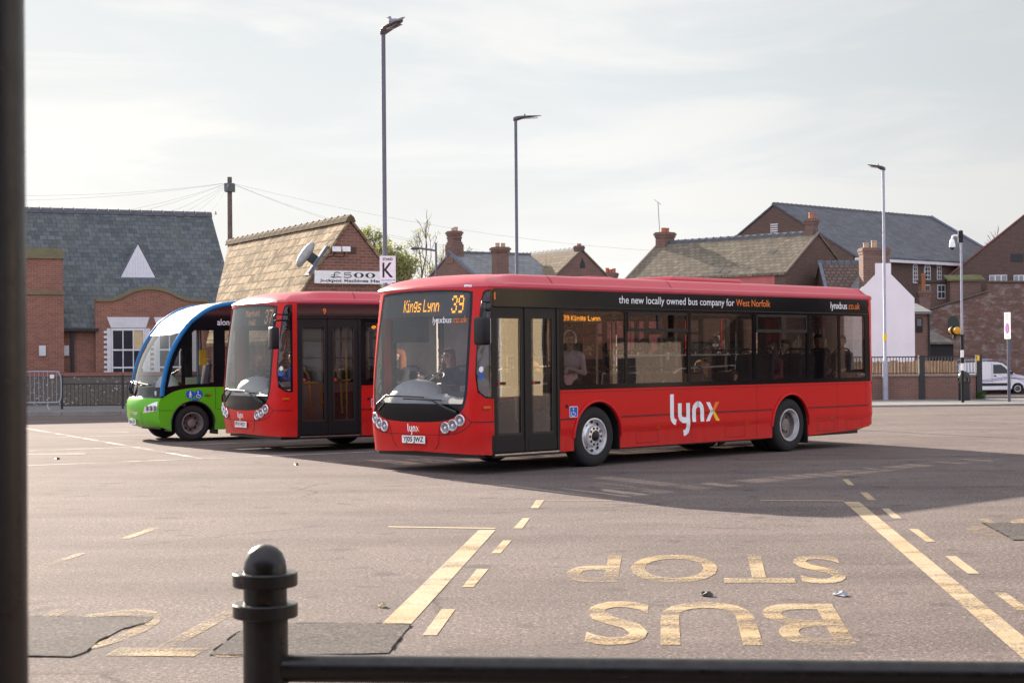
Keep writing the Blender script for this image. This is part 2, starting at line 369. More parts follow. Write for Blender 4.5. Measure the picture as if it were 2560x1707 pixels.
def asphalt(name, c1, c2, dark, yard=False):
    m, nt, N, L, b = newmat(name); b.inputs['Roughness'].default_value = .95; b.inputs['Specular IOR Level'].default_value = .10
    v = coords(nt)
    c = noise(nt, v, 42, 4, .85, .40, .62, c1, c2)                                            # stones in the binder
    c = mix(nt, noise(nt, v, 24, 2, .8, .58, .66, (0,)*3, (.7,)*3), c, tuple(min(1, x*1.55) for x in c2))
    c = mix(nt, noise(nt, v, 17, 3, .8, .57, .68, (0,)*3, (.75,)*3), c, dark)
    c = mix(nt, noise(nt, v, .38, 8, .68, .38, .72, (0,)*3, (.46,)*3), c, dark)               # broad wear
    c = mix(nt, noise(nt, coords(nt, scale=(.28, 1.0, 1)), 1.2, 7, .7, .48, .78, (0,)*3, (.20,)*3), c, tuple(x*1.2 for x in c2))   # scuffs across the bays
    c = mix(nt, noise(nt, coords(nt, scale=(.30, .8, 1)), 1.1, 7, .7, .55, .76, (0,)*3, (.26,)*3), c, tuple(x*.9 for x in dark))   # tyre and oil marks
    if yard:
        c = mix(nt, noise(nt, v, 2.2, 3, .5, .61, .70, (0,)*3, (.5,)*3), c, dark)                # drips of oil
        w = N.new("ShaderNodeTexWave"); w.wave_type = 'RINGS'; w.inputs['Scale'].default_value = .10; w.inputs['Distortion'].default_value = 5; w.inputs['Detail'].default_value = 3; w.inputs['Detail Scale'].default_value = .4
        mpw = N.new("ShaderNodeMapping"); mpw.inputs['Location'].default_value = (14, -2, 0); L.new(v, mpw.inputs[0]); L.new(mpw.outputs[0], w.inputs[0])
        rw = N.new("ShaderNodeValToRGB"); rw.color_ramp.elements[0].position = .78; rw.color_ramp.elements[1].position = .97; rw.color_ramp.elements[1].color = (.17, .17, .17, 1); L.new(w.outputs[0], rw.inputs[0])
        c = mix(nt, rw.outputs[0], c, tuple(x*.9 for x in dark))                                   # swept tyre tracks
        vo = N.new("ShaderNodeTexVoronoi"); vo.feature = 'DISTANCE_TO_EDGE'; vo.inputs['Scale'].default_value = .16
        dv = N.new("ShaderNodeVectorMath"); dv.operation = 'ADD'; nv = N.new("ShaderNodeTexNoise"); nv.inputs['Scale'].default_value = .9; nv.inputs['Detail'].default_value = 6; L.new(v, nv.inputs[0]); L.new(v, dv.inputs[0]); L.new(nv.outputs[1], dv.inputs[1]); L.new(dv.outputs[0], vo.inputs[0])
        rv = N.new("ShaderNodeValToRGB"); rv.color_ramp.elements[0].position = 0; rv.color_ramp.elements[1].position = .006; rv.color_ramp.elements[0].color = (.6, .6, .6, 1); rv.color_ramp.elements[1].color = (0, 0, 0, 1); L.new(vo.outputs['Distance'], rv.inputs[0])
        c = mix(nt, mix(nt, 1.0, rv.outputs[0], noise(nt, v, .3, 3, .5, .5, .56), 'MULTIPLY'), c, (.02, .018, .017))   # hairline cracks
    L.new(c, b.inputs['Base Color']); bump(nt, b, noise(nt, v, 55, 2, .7, .2, .8), .35, .008)
    return m
def worn(name, col, lo=.42, hi=.6, scale=1.1, under=0.0):
    """road paint, worn through to the tarmac in places"""
    m, nt, N, L, b = newmat(name); b.inputs['Roughness'].default_value = .85; b.inputs['Specular IOR Level'].default_value = .15
    v = coords(nt)
    cc = noise(nt, v, 40, 3, .7, .3, .7, tuple(x*.72 for x in col), col); cc = mix(nt, noise(nt, v, .8, 5, .65, .38, .68, (0,)*3, (.75,)*3), cc, (col[0]*.80, col[1]*.66, col[2]*.46)); cc = mix(nt, noise(nt, v, 2.5, 6, .7, .5, .75, (0,)*3, (.6,)*3), cc, (.16, .13, .11)); L.new(cc, b.inputs['Base Color'])
    a = mix(nt, .5, noise(nt, coords(nt, scale=(.45, 1.25, 1)), scale, 5, .6, lo, hi, (0,)*3, (1,)*3), noise(nt, v, 45, 4, .8, .34, .60))
    r = N.new("ShaderNodeValToRGB"); r.color_ramp.elements[0].position = .30-under; r.color_ramp.elements[1].position = .80-under; L.new(a, r.inputs[0])
    L.new(r.outputs[0], b.inputs['Alpha']); return m

M = dict(
    red=paint('coach_red', (.60, .016, .014), .25), roofred_sky=plain('coach_red_sky_tint', (.56, .060, .085), .30, 0, .06, 2, spec=.5), green=paint('coach_green', (.12, .46, .015)), blue=paint('coach_blue', (.012, .16, .40), .05), white_paint=paint('coach_white', (.80, .80, .80), .1),  # roof red has the pink of reflected sky mixed into its colour
    black=plain('gloss_black', (.007, .007, .009), .10, 0, .1, spec=.24), trim=plain('rubber_trim', (.018, .018, .019), .5), frame=plain('door_frame_grey', (.016, .015, .015), .38, spec=.25),
    darkplastic=plain('dark_plastic', (.010, .010, .012), .45, spec=.3), interior=plain('bus_inside_trim', (.40, .37, .33), .6), pale=plain('pale_dash', (.62, .65, .67), .45), ceiling=plain('bus_ceiling', (.30, .30, .29), .6),
    floor=plain('bus_floor', (.08, .08, .09), .7), seat=plain('seat_moquette', (.06, .05, .085), .9, 0, .5, 30), pole_y=plain('yellow_pole', (.75, .48, .01), .35), pole_w=plain('white_pole', (.72, .74, .76), .35),
    tyre=plain('tyre', (.017, .016, .016), .85, bmp=.3, bscale=30), rim=plain('wheel_silver', (.72, .72, .74), .32, .6, .15, 12), rim_dirty=plain('wheel_brown', (.24, .20, .18), .6, .2, .3, 9), steel=plain('bright_steel', (.7, .7, .7), .22, 1.0),
    chrome=plain('lamp_chrome', (.80, .80, .82), .25, .45), reflector=plain('lamp_reflector', (.30, .30, .33), .25, .6, .5, 40), lens=glass('lamp_lens', (.95, .95, .97), 0, 1.2, .02), orange=plain('orange_lens', (.55, .10, .005), .25), white=plain('white_print', (.86, .86, .86), .45), orange_print=plain('orange_print', (.85, .20, .02), .45),
    yellow_print=plain('yellow_print', (.90, .55, .01), .45), plate=plain('plate_white', (.82, .82, .80), .4), ink=plain('black_print', (.01, .01, .012), .4), blue_sign=plain('blue_print', (.01, .10, .48), .4), red_print=plain('red_print', (.65, .02, .02), .4),
    led=emit('amber_led', (1.0, .40, .02), .62), led_faint=emit('amber_led_faint', (1.0, .45, .12), .13), led_side=emit('amber_led_side', (1.0, .36, .02), .85), display=plain('display_black', (.03, .033, .036), .5), grooveline=plain('panel_gap', (.05, .006, .008), .6),
    g_side=glass('tinted_bus_glass', (.66, .63, .60), 0, 1.35, .008), g_clear=glass('clear_bus_glass', (.88, .90, .89), 0, 1.15, .015), g_door=glass('door_glass', (.42, .41, .39), 0, 3.4, .02), g_dark=glass('dark_door_glass', (.48, .47, .46), 0, 1.2, .02), g_house=glass('window_glass', (.35, .36, .38), .02, 1.5, .03),
)
# ------------------------------------------------------------------ low-floor single-deck bus
class Hull:
    """outline of a coach body: (t, h) -> point; t runs from front centre back along the door side (+) or off side (-)"""
    def __init__(s, half, width, lean, side_prof, wf):
        s.hw = width/2; d = np.array(smooth_path(half, 12)); ds = np.hypot(*np.diff(d, axis=0).T)
        s.t = np.concatenate([[0], np.cumsum(ds)]); s.s = d[:, 0]; s.a = d[:, 1]; s.lean = lean; s.side = side_prof; s.wf = wf
        i = np.argmax(s.a > s.hw-1e-4); s.i0 = i
        s.T = s.t[-1]
    def tS(s, ss, side=1): return side*float(np.interp(ss, s.s[s.i0:], s.t[s.i0:]))
    def tA(s, a):
        i = s.i0+1
        return math.copysign(float(np.interp(abs(a), s.a[:i], s.t[:i])), a if a else 1)
    def __call__(s, t, h, off=0.0):
        at = abs(t); S = float(np.interp(at, s.t, s.s)); A = float(np.interp(at, s.t, s.a))
        e = .02; dS = float(np.interp(min(at+e, s.T), s.t, s.s)-np.interp(max(at-e, 0), s.t, s.s)); dA = float(np.interp(min(at+e, s.T), s.t, s.a)-np.interp(max(at-e, 0), s.t, s.a))
        if at < e: dS, dA = 0.0, 1.0
        ln = math.hypot(dS, dA); nS, nA = -dA/ln, dS/ln                 # outward normal in (s, a)
        w = s.wf(S, A)
        ins = s.side(h)*(1-w)
        S2 = S+w*s.lean(h); o = off-ins
        S2 += nS*o; A2 = A+nA*o
        return (S2, s.hw-math.copysign(1, t)*A2 if t else s.hw-A2*0, h)
def sstep(a, b, x):
    x = min(1, max(0, (x-a)/(b-a))); return x*x*(3-2*x)

HALF = [(-2.74, 0), (-2.735, .3), (-2.72, .55), (-2.695, .8), (-2.65, 1.0), (-2.59, 1.12), (-2.50, 1.20), (-2.38, 1.24), (-2.25, 1.25), (-1.5, 1.25), (2, 1.25), (5, 1.25), (7.6, 1.25), (7.82, 1.248), (7.96, 1.22), (8.05, 1.15), (8.09, 1.0), (8.10, .6), (8.10, 0)]
def t_lean(h): return (.05*sstep(.7, .3, h) if h < .7 else 0.0)+.21*max(0, (h-.95)/1.8)**1.5
def t_side(h): return .014*sstep(.60, .53, h)-.006*sstep(.70, .62, h)+.10*max(0, (h-2.66)/.3)**2*.2
HL = Hull(HALF, 2.5, t_lean, t_side, lambda S, A: 1-sstep(-2.64, -2.28, S))

def lamp_unit(parent, pos, nrm, r=.085):
    z = Vector(nrm).normalized(); Mx = Matrix.Translation(pos) @ z.to_track_quat('Z', 'Y').to_matrix().to_4x4()
    o = MB().lathe([(r*1.02, -.004), (r*1.08, .014), (r*.96, .024), (r*.86, .010)], 24, 0, Mx).build('headlight', M['chrome'], parent, 50)
    MB().lathe([(r*.87, .009), (r*.66, .005), (.01, .004)], 24, 0, Mx).build('reflector', M['reflector'], o, 50)
    MB().lathe([(r*.62, .0115), (r*.56, .0135), (r*.50, .0115)], 20, 0, Mx).build('lamp_ring', M['rim_dirty'], o, 60)
    MB().ball((0, 0, .006), (r*.3, r*.3, .02), 12, 8, 0, Mx).build('bulb', M['white'], o, 60)
    return o
def make_wheel(parent, s, lat, face, r=.478, w=.28, style='front', rim=None, inner=False):
    """face = -1 when the outside of the wheel looks to the door side"""
    Mx = Matrix.Translation((s, lat, r)) @ Matrix.Rotation(math.pi/2 if face < 0 else -math.pi/2, 4, 'X')      # local +z looks outwards
    rr = r*.60
    ty = MB().lathe([(rr, -.02), (rr+.02, -.005), (r*.80, .004), (r*.93, -.008), (r*.985, -.035), (r, -.06), (r, -w+.05), (r*.97, -w+.01), (rr, -w)], 48, 0, Mx).build('wheel', M['tyre'], parent, 40)
    rm = rim or M['rim']
    if style == 'front':
        b = MB().lathe([(rr+.006, -.02), (rr+.004, .0), (rr-.014, .002), (rr-.03, -.03), (rr-.055, -.075), (r*.36, -.03), (r*.335, .018), (r*.20, .024), (r*.20, -.03), (r*.17, -.035), (r*.16, .0), (.005, .004)], 48, 0, Mx)
        o = b.build('rim', rm, ty, 35)
        h = MB()
        for k in range(10):
            a = 2*math.pi*k/10; c = (r*.272*math.cos(a), r*.272*math.sin(a))
            h.lathe([(.022, .018), (.022, .0246), (.001, .0246)], 12, 0, Mx @ Matrix.Translation((c[0], c[1], 0)))
        for k in range(10):
            a = 2*math.pi*(k+.5)/10; c = (r*.475*math.cos(a), r*.475*math.sin(a))
            h.ball((c[0], c[1], -.058), (.026, .026, .012), 10, 6, 0, Mx)
        h.build('wheel_holes', M['tyre'], ty)
        MB().lathe([(r*.155, .0), (r*.15, .02), (r*.08, .035), (.003, .037)], 20, 0, Mx).build('hub_cap', M['darkplastic'], ty, 40)
    else:
        b = MB().lathe([(rr+.006, -.02), (rr+.004, .004), (rr-.016, .004), (rr-.03, -.05), (rr-.040, -.075), (rr-.05, -.075)], 48, 0, Mx)
        b.build('rim', rm, ty, 35)
        MB().lathe([(rr-.045, -.07), (rr-.055, -.15), (r*.42, -.165), (r*.25, -.16), (r*.23, -.09), (r*.12, -.08), (.005, -.078)], 40, 0, Mx).build('wheel_dish', M['rim_dirty'], ty, 35)
        h = MB()
        for k in range(8):
            a = 2*math.pi*k/8; c = (r*.37*math.cos(a), r*.37*math.sin(a)); h.ball((c[0], c[1], -.172), (.04, .04, .012), 10, 6, 0, Mx)
        h.build('wheel_holes', M['tyre'], ty)
        h = MB()
        for k in range(10):
            a = 2*math.pi*(k+.3)/10; h.lathe([(.014, -.17), (.014, -.14), (.001, -.138)], 6, 0, Mx @ Matrix.Translation((r*.29*math.cos(a), r*.29*math.sin(a), 0)))
        h.build('wheel_nuts', M['rim_dirty'], ty)
    return ty

def arch_poly(cs, r, bottom, cz=.47, n=18):
    pts = [(cs+r, bottom)]
    for k in range(n+1):
        a = math.pi*k/n; pts.append((cs+r*math.cos(a), cz+r*math.sin(a)))
    pts.append((cs-r, bottom)); return pts        # runs from rear lip over the top to front lip
def bus_seat(parent, s, lat, z):
    b = MB(); b.bbox(s, s+.44, lat-.21, lat+.21, z+.38, z+.48, .03)
    Mx = Matrix.Translation((s+.42, lat, z+.45)) @ Matrix.Rotation(R(8), 4, 'Y')
    b.bbox(-.04, .05, -.21, .21, 0, .66, .04, 0, Mx); b.box(s+.1, s+.36, lat-.05, lat+.05, z, z+.38)
    o = b.build('seat', M['seat'], parent, 45)
    MB().tube(smooth_path([(s+.50, lat-.17, z+1.02), (s+.52, lat-.15, z+1.16), (s+.53, lat, z+1.19), (s+.52, lat+.15, z+1.16), (s+.50, lat+.17, z+1.02)], 4), .014, 6).build('grab_handle', M['darkplastic'], o, 60)
    return o

def make_bus(name, label, loc, rz, v):
    t = thing(name, label, 'bus', loc, rz, 'single-deck buses at the stands'); H = HL
    tS, tA, T = H.tS, H.tA, H.T
    f0 = lambda x, y: H(x, y); fo = lambda o: (lambda x, y: H(x, y, o))
    gt_front = [tA(a) for a in np.linspace(-1.235, 1.235, 31)]+[sg*tS(x) for sg in (1, -1) for x in (-2.2, -2.1)]
    gh = [.3, .38, .46, .53, .6, .7, .78, .9, 1.05, 1.25, 1.5, 1.75, 2, 2.25, 2.45, 2.6, 2.7]
    d0, d1 = v['door']                                              # door opening along the side
    # --- windscreen outline in (a, h)
    ws = smooth_loop([(tA(a), h) for a, h in [(-1.02, 2.66), (-.96, 2.735), (-.5, 2.765), (0, 2.77), (.5, 2.765), (.96, 2.735), (1.02, 2.66), (1.045, 2.2), (1.06, 1.6), (1.05, 1.15), (.96, .93), (.72, .81), (.35, .775), (0, .77), (-.35, .775), (-.72, .81), (-.96, .93), (-1.05, 1.15), (-1.06, 1.6), (-1.045, 2.2)]], 5)
    def inset(lp, dx, dy, cx=0, cy=1.75): return [(cx+(p[0]-cx)*(1-dx), cy+(p[1]-cy)*(1-dy)) for p in lp]
    q_n = [(tA(1.15), 2.62), (tA(1.165), 2.71), (tA(1.20), 2.745), (tS(-2.36), 2.75), (tS(-2.355), 1.12), (tS(-2.42) if False else tA(1.235), 1.13), (tA(1.18), 1.22), (tA(1.145), 1.5), (tA(1.14), 2.1)]
    q_o = [(-p[0], p[1]) for p in reversed(q_n)]
    sf = d0-.02                                                     # where the front cap ends on the door side
    front = [(tS(sf), .285), (tS(sf), 2.775), (-tS(-2.1), 2.775), (-tS(-2.1), .285), (-tA(.9), .30), (0, .33), (tA(.9), .31)]
    front = list(reversed(front))
    if front and sum(front[i][0]*front[(i+1) % 7][1]-front[(i+1) % 7][0]*front[i][1] for i in range(7)) < 0: front.reverse()
    mb = MB(); patch(mb, front, [ws, q_n, q_o], f0, gt_front, gh, .09)
    fr = mb.build('front_panel', M['red'], t, 40); so = fr.modifiers.new('s', 'SOLIDIFY'); so.thickness = .03; so.offset = -1
    # lamp-cluster seams, bonnet lines and number plate
    g = MB()
    for sg in (1, -1):
        pth = smooth_path([(tA(sg*.96), .95), (tA(sg*1.06), .84), (tA(sg*1.14), .79), (tS(-2.31)*sg, .785)], 6)
        stroke(g, pth, .012, fo(.003))
        stroke(g, smooth_path([(tA(sg*1.12), .785), (tA(sg*1.02), .68), (tA(sg*.85), .61), (tA(sg*.55), .585)], 6), .013, fo(.003))
        stroke(g, smooth_path([(tA(sg*.68), .82), (tA(sg*.57), .72), (tA(sg*.54), .58), (tA(sg*.50), .45), (tA(sg*.42), .36)], 6), .012, fo(.003))
    stroke(g, [(tA(-.54), .585), (tA(.54), .585)], .008, fo(.003))
    g.build('panel_gap', M['grooveline'], fr)
    # --- windscreen: black surround, clear pane, wipers
    pane = inset(ws, .045, .03)
    pane = [(p[0], max(p[1], 1.05)) for p in pane]
    pane2 = []
    for p in pane:
        if not pane2 or math.hypot(p[0]-pane2[-1][0], p[1]-pane2[-1][1]) > 1e-3: pane2.append(p)
    low = min(p[1] for p in pane2)
    w_ = MB(); patch(w_, ws, [pane2], fo(-.006), gt_front, gh, .07)
    wsr = w_.build('windscreen_surround', M['black'], t, 40)
    patch(w := MB(), pane2, [], fo(-.009), gt_front, gh, .08); wsp = w.build('windscreen', M['g_clear'], t, 40)
    for nm, q in (('quarter_window', q_n), ('quarter_window', q_o)):
        cx = sum(p[0] for p in q)/len(q); cyy = 1.93
        qi = [(cx+(p[0]-cx)*.80, cyy+(p[1]-cyy)*.955) for p in q]
        patch(w := MB(), q, [qi], fo(-.006), gt_front+[tA(x) for x in (1.15, 1.17, 1.19, 1.21, 1.225)], gh, .06); o = w.build('quarter_window', M['black'], t, 40)
        patch(w := MB(), qi, [], fo(-.009), [tA(x) for x in (1.15, 1.17, 1.19, 1.21, 1.225)]+gt_front, gh, .06); w.build('pane', M['g_clear'], o, 40)
    for h_, mm in ((1.565, 'white'), (1.465, 'blue_sign')):
        b = MB(); b.add([H(tA(1.205)+.042*math.cos(k), h_+.045*math.sin(k), -.004) for k in np.linspace(0, 6.283, 15)[:-1]], [tuple(range(14))]); b.build('sticker', M[mm], fr)
    def wiper(pts, blade):
        b = MB(); b.tube([H(tA(a), h, off) for a, h, off in pts], [.022, .018, .012, .008], 6)
        o = b.build('wiper', M['trim'], t, 50)
        MB().tube([H(tA(a), h, .03) for a, h in blade], .012, 5).build('blade', M['trim'], o)
    wiper([(-.93, .93, .03), (-.82, 1.03, .06), (-.60, 1.17, .05), (-.28, 1.155, .04)], [(-.72, 1.15), (-.45, 1.16), (-.1, 1.155), (.26, 1.145)])
    wiper([(.90, .93, .03), (.72, 1.0, .06), (.45, 1.10, .05), (.12, 1.115, .04)], [(-.2, 1.12), (.1, 1.115), (.5, 1.11), (.62, 1.105)])
    # --- head lamps: three each side
    for sg in (1, -1):
        for a, h, r in ((.95, .81, .082), (.825, .735, .082), (.685, .695, .082)):
            p = Vector(H(tA(sg*a), h, .0)); q = Vector(H(tA(sg*a), h, .1)); lamp_unit(t, H(tA(sg*a), h, .006), q-p, r)
        b = MB(); b.add([H(tA(sg*a), h, .012) for a, h in ((.86, 2.795), (.99, 2.79), (.99, 2.825), (.86, 2.83))], [(0, 1, 2, 3)]); b.build('marker_lamp', M['white'], t)
    # plate, badge and print on the front
    p0 = Vector(H(0, .5, .025))
    b = MB(); b.bbox(p0.x-.006, p0.x+.006, 1.25-.26, 1.25+.26, .447, .562, .004); pl = b.build('number_plate', M['plate'], t)
    fpl = lambda x, y: (p0.x-.0075, 1.25-x, y)
    pts = text_on(MB(), v['plate'], fpl, -.23, .23, .475, .072, .03).build('plate_text', M['ink'], pl)
    def lynx(x0, y0, k, ky_, f, w0):
        """four joined letters, the x in orange and yellow"""
        a = MB(); b_ = MB(); c_ = MB(); X = lambda x, y: (x0+x*k, y0+y*ky_)
        stroke(a, [X(.06, 1.0), X(.06, .26), X(.075, .16), X(.12, .09), X(.19, .055)], w0, f)
        stroke(a, [X(.32, .69), X(.32, .30), X(.345, .19), X(.42, .12), X(.52, .11)], w0, f); stroke(a, [X(.60, .69), X(.60, -.16), X(.575, -.25), X(.51, -.31), X(.45, -.325)], w0, f)
        stroke(a, [X(.50, .11), X(.61, .13)], w0*.9, f)
        stroke(a, [X(.80, .04), X(.80, .42), X(.82, .54), X(.89, .62), X(.98, .64)], w0, f); stroke(a, [X(.90, .635), X(1.0, .63), X(1.06, .55), X(1.08, .42), X(1.08, .04)], w0, f)
        ar = lambda m_, q: patch(m_, [X(*p) for p in q], [], f, [], [], .03)
        ar(a, [(1.22, .69), (1.35, .69), (1.47, .42), (1.41, .30)]); ar(a, [(1.20, .04), (1.33, .04), (1.47, .33), (1.41, .45)])
        ar(b_, [(1.43, .385), (1.52, .385), (1.68, .69), (1.55, .69)])
        ar(c_, [(1.43, .375), (1.52, .375), (1.69, .04), (1.56, .04)])
        return a, b_, c_
    # badge reads left to right from in front: towards the door side
    fF = lambda o: (lambda x, y: H(tA(x) if abs(x) > 1e-6 else 0.0, y, o))
    for mm, q in zip(('white', 'orange_print', 'yellow_print'), lynx(-.135, .622, .158, .122, fF(.004), .021)): q.build('badge', M[mm], fr)
    # --- destination display behind the glass
    b = MB(); hx = .93
    ds = lambda x, y: (H(0, y, 0)[0]+.035+.045*(x/.9)**2, 1.25-x, y)
    n = 12
    for i in range(n):
        x_0, x_1 = -hx+2*hx*i/n, -hx+2*hx*(i+1)/n
        b.add([ds(x_0, 2.365), ds(x_1, 2.365), ds(x_1, 2.70), ds(x_0, 2.70)], [(0, 1, 2, 3)])
    b.box(H(0, 2.5)[0]+.20, H(0, 2.5)[0]+.5, .32, 2.18, 2.34, 2.76); db = b.build('destination_display', M['display'], t)
    for args in v['front_led']: led(MB(), args[0], lambda x, y: tuple(np.array(ds(x, y))+np.array((-.006, 0, 0))), *args[1:]).build('display_letters', M[v.get('led', 'led')], db)
    if v.get('web'):
        text_on(MB(), 'lynxbus', fF(.002), .30, .685, 2.265, .095, .008).build('web_address', M['white'], wsp); text_on(MB(), '.co.uk', fF(.002), .70, .975, 2.265, .095, .004).build('web_address', M['orange_print'], wsp)
    # --- lower side panels with wheel arches
    R_A = .552
    def low_side(side, s_start):
        lo = [(s_start, .27)]
        lo += [(p[0], p[1]) for p in reversed(arch_poly(0.06, R_A, .27))] if s_start < -.6 else []
        lo += [(p[0], p[1]) for p in reversed(arch_poly(5.27, R_A, .27))]
        lo += [(5.95, .27), (7.3, .31), (7.62, .345)]
        end = H.T
        pts = [(tS(x), h) for x, h in lo]+[(tS(7.62)+(end-tS(7.62))*k, .345+.125*min(1, k*1.7)) for k in (.2, .4, .6, .8, 1)]
        top = [(end, 1.224), (tS(s_start), 1.224)]
        pts = pts+top
        if side < 0: pts = [(-x, h) for x, h in reversed(pts)]
        return pts
    ghs = [.3, .4, .47, .5, .53, .56, .6, .66, .78, .9, 1.05]
    gts = [tS(x) for x in (7.6, 7.75, 7.85, 7.92, 7.97)]+[H.T-x for x in (1.3, 1.2, 1.1, 1.0, .8, .5, .2)]
    sp = {}
    for side, s0 in ((1, d1+.02), (-1, -2.1)):
        patch(w := MB(), low_side(side, s0), [], f0, [side*x for x in gts]+[side*tS(x) for x in np.arange(-2.0, 7.6, .3)], ghs, .12)
        sp[side] = w.build('side_panel', M['red'], t, 40); so = sp[side].modifiers.new('s', 'SOLIDIFY'); so.thickness = .03; so.offset = -1
        # arch lip, panel seams
        for cs in (0.06, 5.27):
            ring = [H(side*tS(p[0]), p[1], .012) for p in arch_poly(cs, R_A+.012, .28)[1:-1]]
            MB().tube(ring, .022, 6).build('arch_lip', M['red'], sp[side], 60)
        g = MB()
        for xa, xb in ((s0, -.49), (.62, 4.72), (5.82, 7.8)): stroke(g, [(side*tS(xa), .775), (side*tS(xb), .775)], .014, fo(.003)); stroke(g, [(side*tS(xa), .757), (side*tS(xb), .757)], .008, fo(.003))
        for xa in (2.42, 4.25, 6.75): stroke(g, [(side*tS(xa), .29), (side*tS(xa), .77)], .007, fo(.003))
        for xa in (4.25, 6.75, 7.70): stroke(g, [(side*tS(xa), .78), (side*tS(xa), 1.2)], .005, fo(.003))
        for xa in (1.0, 3.35, 6.1, 7.05):
            xb = xa+.55
            for p_, q_ in (((xa, .33), (xb, .33)), ((xb, .33), (xb, .52)), ((xb, .52), (xa, .52)), ((xa, .52), (xa, .33))): stroke(g, [(side*tS(p_[0]), p_[1]), (side*tS(q_[0]), q_[1])], .006, fo(.003))
        stroke(g, [(side*tS(s0), 1.185), (side*tS(7.75), 1.185)], .006, fo(.003))
        g.build('panel_gap', M['grooveline'], sp[side])
        for xa in (1.55, 3.95, 6.55): b = MB(); b.add([H(side*tS(xa+dx), .565+dy, .006) for dx, dy in ((-.045, -.018), (.045, -.018), (.045, .018), (-.045, .018))], [(0, 1, 2, 3) if side > 0 else (3, 2, 1, 0)]); b.build('side_reflector', M['orange'], sp[side])
    # wheel boxes and under floor
    b = MB()
    for cs in (0.06, 5.27):
        for side in (1, -1):
            la, lb = (.03, .62) if side > 0 else (1.88, 2.47)
            pr = [(p[0], p[1]) for p in arch_poly(cs, R_A-.004, .24)]
            n = len(pr); vsx = [(p[0], la, p[1]) for p in pr]+[(p[0], lb, p[1]) for p in pr]
            b.add(vsx, [(i, i+1, n+i+1, n+i) for i in range(n-1)]); b.add([(p[0], lb if side > 0 else la, p[1]) for p in pr], [tuple(range(n))])
    b.box(-2.45, 7.6, .66, 1.84, .24, .33)
    for xa, xb in ((-2.45, -.52), (.64, 4.69), (5.85, 7.6)): b.box(xa, xb, .12, .655, .24, .33); b.box(xa, xb, 1.845, 2.38, .24, .33)
    b.box(5.9, 7.8, .2, 2.3, .30, .42); b.box(1.2, 4.4, .9, 1.9, .18, .26)
    b.build('underframe', M['trim'], t)
    w1 = make_wheel(t, 0.0, .015, -1, style='front', rim=M[v['rim']]); make_wheel(t, 0.0, 2.485, 1, style='front', rim=M[v['rim']])
    make_wheel(t, 5.26, .02, -1, style='rear', rim=M['rim']); make_wheel(t, 5.26, 2.48, 1, style='rear', rim=M['rim'])
    make_wheel(t, 5.26, .35, -1, style='rear', rim=M['rim_dirty']); make_wheel(t, 5.26, 2.15, 1, style='rear', rim=M['rim_dirty'])
    for ya, yb in ((.03, .60), (1.9, 2.47)): b = MB(); b.box(5.83, 5.845, ya, yb, .13, .42); b.build('mud_flap', M['trim'], t)
    # --- window band
    wins = [(-.71, .735), (.80, 2.35), (2.43, 4.18), (4.26, 5.80), (5.88, 6.80), (6.88, 7.70)]
    for side in (1, -1):
        ws_ = wins if side > 0 else [(-2.0, -.75)]+wins
        s0 = d1+.02 if side > 0 else -2.1
        o_ = [(tS(s0), 1.226), (tS(7.90), 1.226), (tS(7.86), 2.498), (tS(s0), 2.498)]
        rects = [rrect(tS(a), tS(b_), 1.30, 2.455, .035, 3) for a, b_ in ws_]
        if side < 0:
            o_ = [(-x, y) for x, y in reversed(o_)]; rects = [[(-x, y) for x, y in reversed(r)] for r in rects]
        patch(w := MB(), o_, rects, fo(-.004), [side*tS(x) for x in (7.65, 7.75, 7.82)], [], .3)
        wb = w.build('window_band', M['black'], t, 40); so = wb.modifiers.new('s', 'SOLIDIFY'); so.thickness = .04; so.offset = -1
        for k, r in enumerate(rects):
            patch(w := MB(), r, [], fo(-.012), [], [], .5); wo = w.build('window', M[v['sideglass']], t, 40)
            if (k if side > 0 else k-1) in (1, 3):
                xa, xb = min(p[0] for p in r), max(p[0] for p in r); xm = (xa+xb)/2
                g = MB(); stroke(g, [(xa, 2.165), (xb, 2.165)], .055, fo(.006)); stroke(g, [(xm, 2.17), (xm, 2.46)], .05, fo(.006)); stroke(g, [(xa+.02, 2.19), (xa+.02, 2.45)], .03, fo(.005)); stroke(g, [(xb-.02, 2.19), (xb-.02, 2.45)], .03, fo(.005)); stroke(g, [(xa, 2.435), (xb, 2.435)], .04, fo(.005))
                fo_ = g.build('hopper_frame', M['frame'], wo); so = fo_.modifiers.new('s', 'SOLIDIFY'); so.thickness = .02; so.offset = -1
        # black band over the windows with the slogan
        o_ = [(tS(sf), 2.502), (tS(7.83), 2.502), (tS(7.79), 2.773), (tS(sf), 2.773)]
        if side < 0: o_ = [(-x, y) for x, y in reversed([(tS(-2.1), 2.502)]+o_[1:3]+[(tS(-2.1), 2.773)])]
        patch(w := MB(), o_, [], f0, [side*tS(x) for x in (7.65, 7.75)], [2.6, 2.7], .3)
        band = w.build('fascia_band', M['black'] if side < 0 else M['black'], t, 40)
        # light rail under the band
        MB().tube([H(side*tS(x), 2.5, .008) for x in (sf if side > 0 else -2.1, 2, 5, 7.8)], .009, 5).build('drip_rail', M['frame'], band)
        if side > 0:
            fS = lambda x, y: H(tS(x), y, .003)
            for args in v['band_text']:
                args = args[:3]+(args[3]-.012, args[4]*1.25)+args[5:]; x0, x1 = args[1:3]; tot = len(args[0]); pos = 0
                full = text2d(args[0], args[5])[2]
                for wd in args[0].split(' '):
                    pre = text2d(args[0][:pos]+wd, args[5])[2]; ww = text2d(wd, args[5])[2]; kx = (x1-x0)/full
                    text_on(MB(), wd, fS, x0+(pre-ww)*kx, x0+pre*kx, args[3], args[4], args[5]).build('slogan_word', M[args[6]], band); pos += len(wd)+1
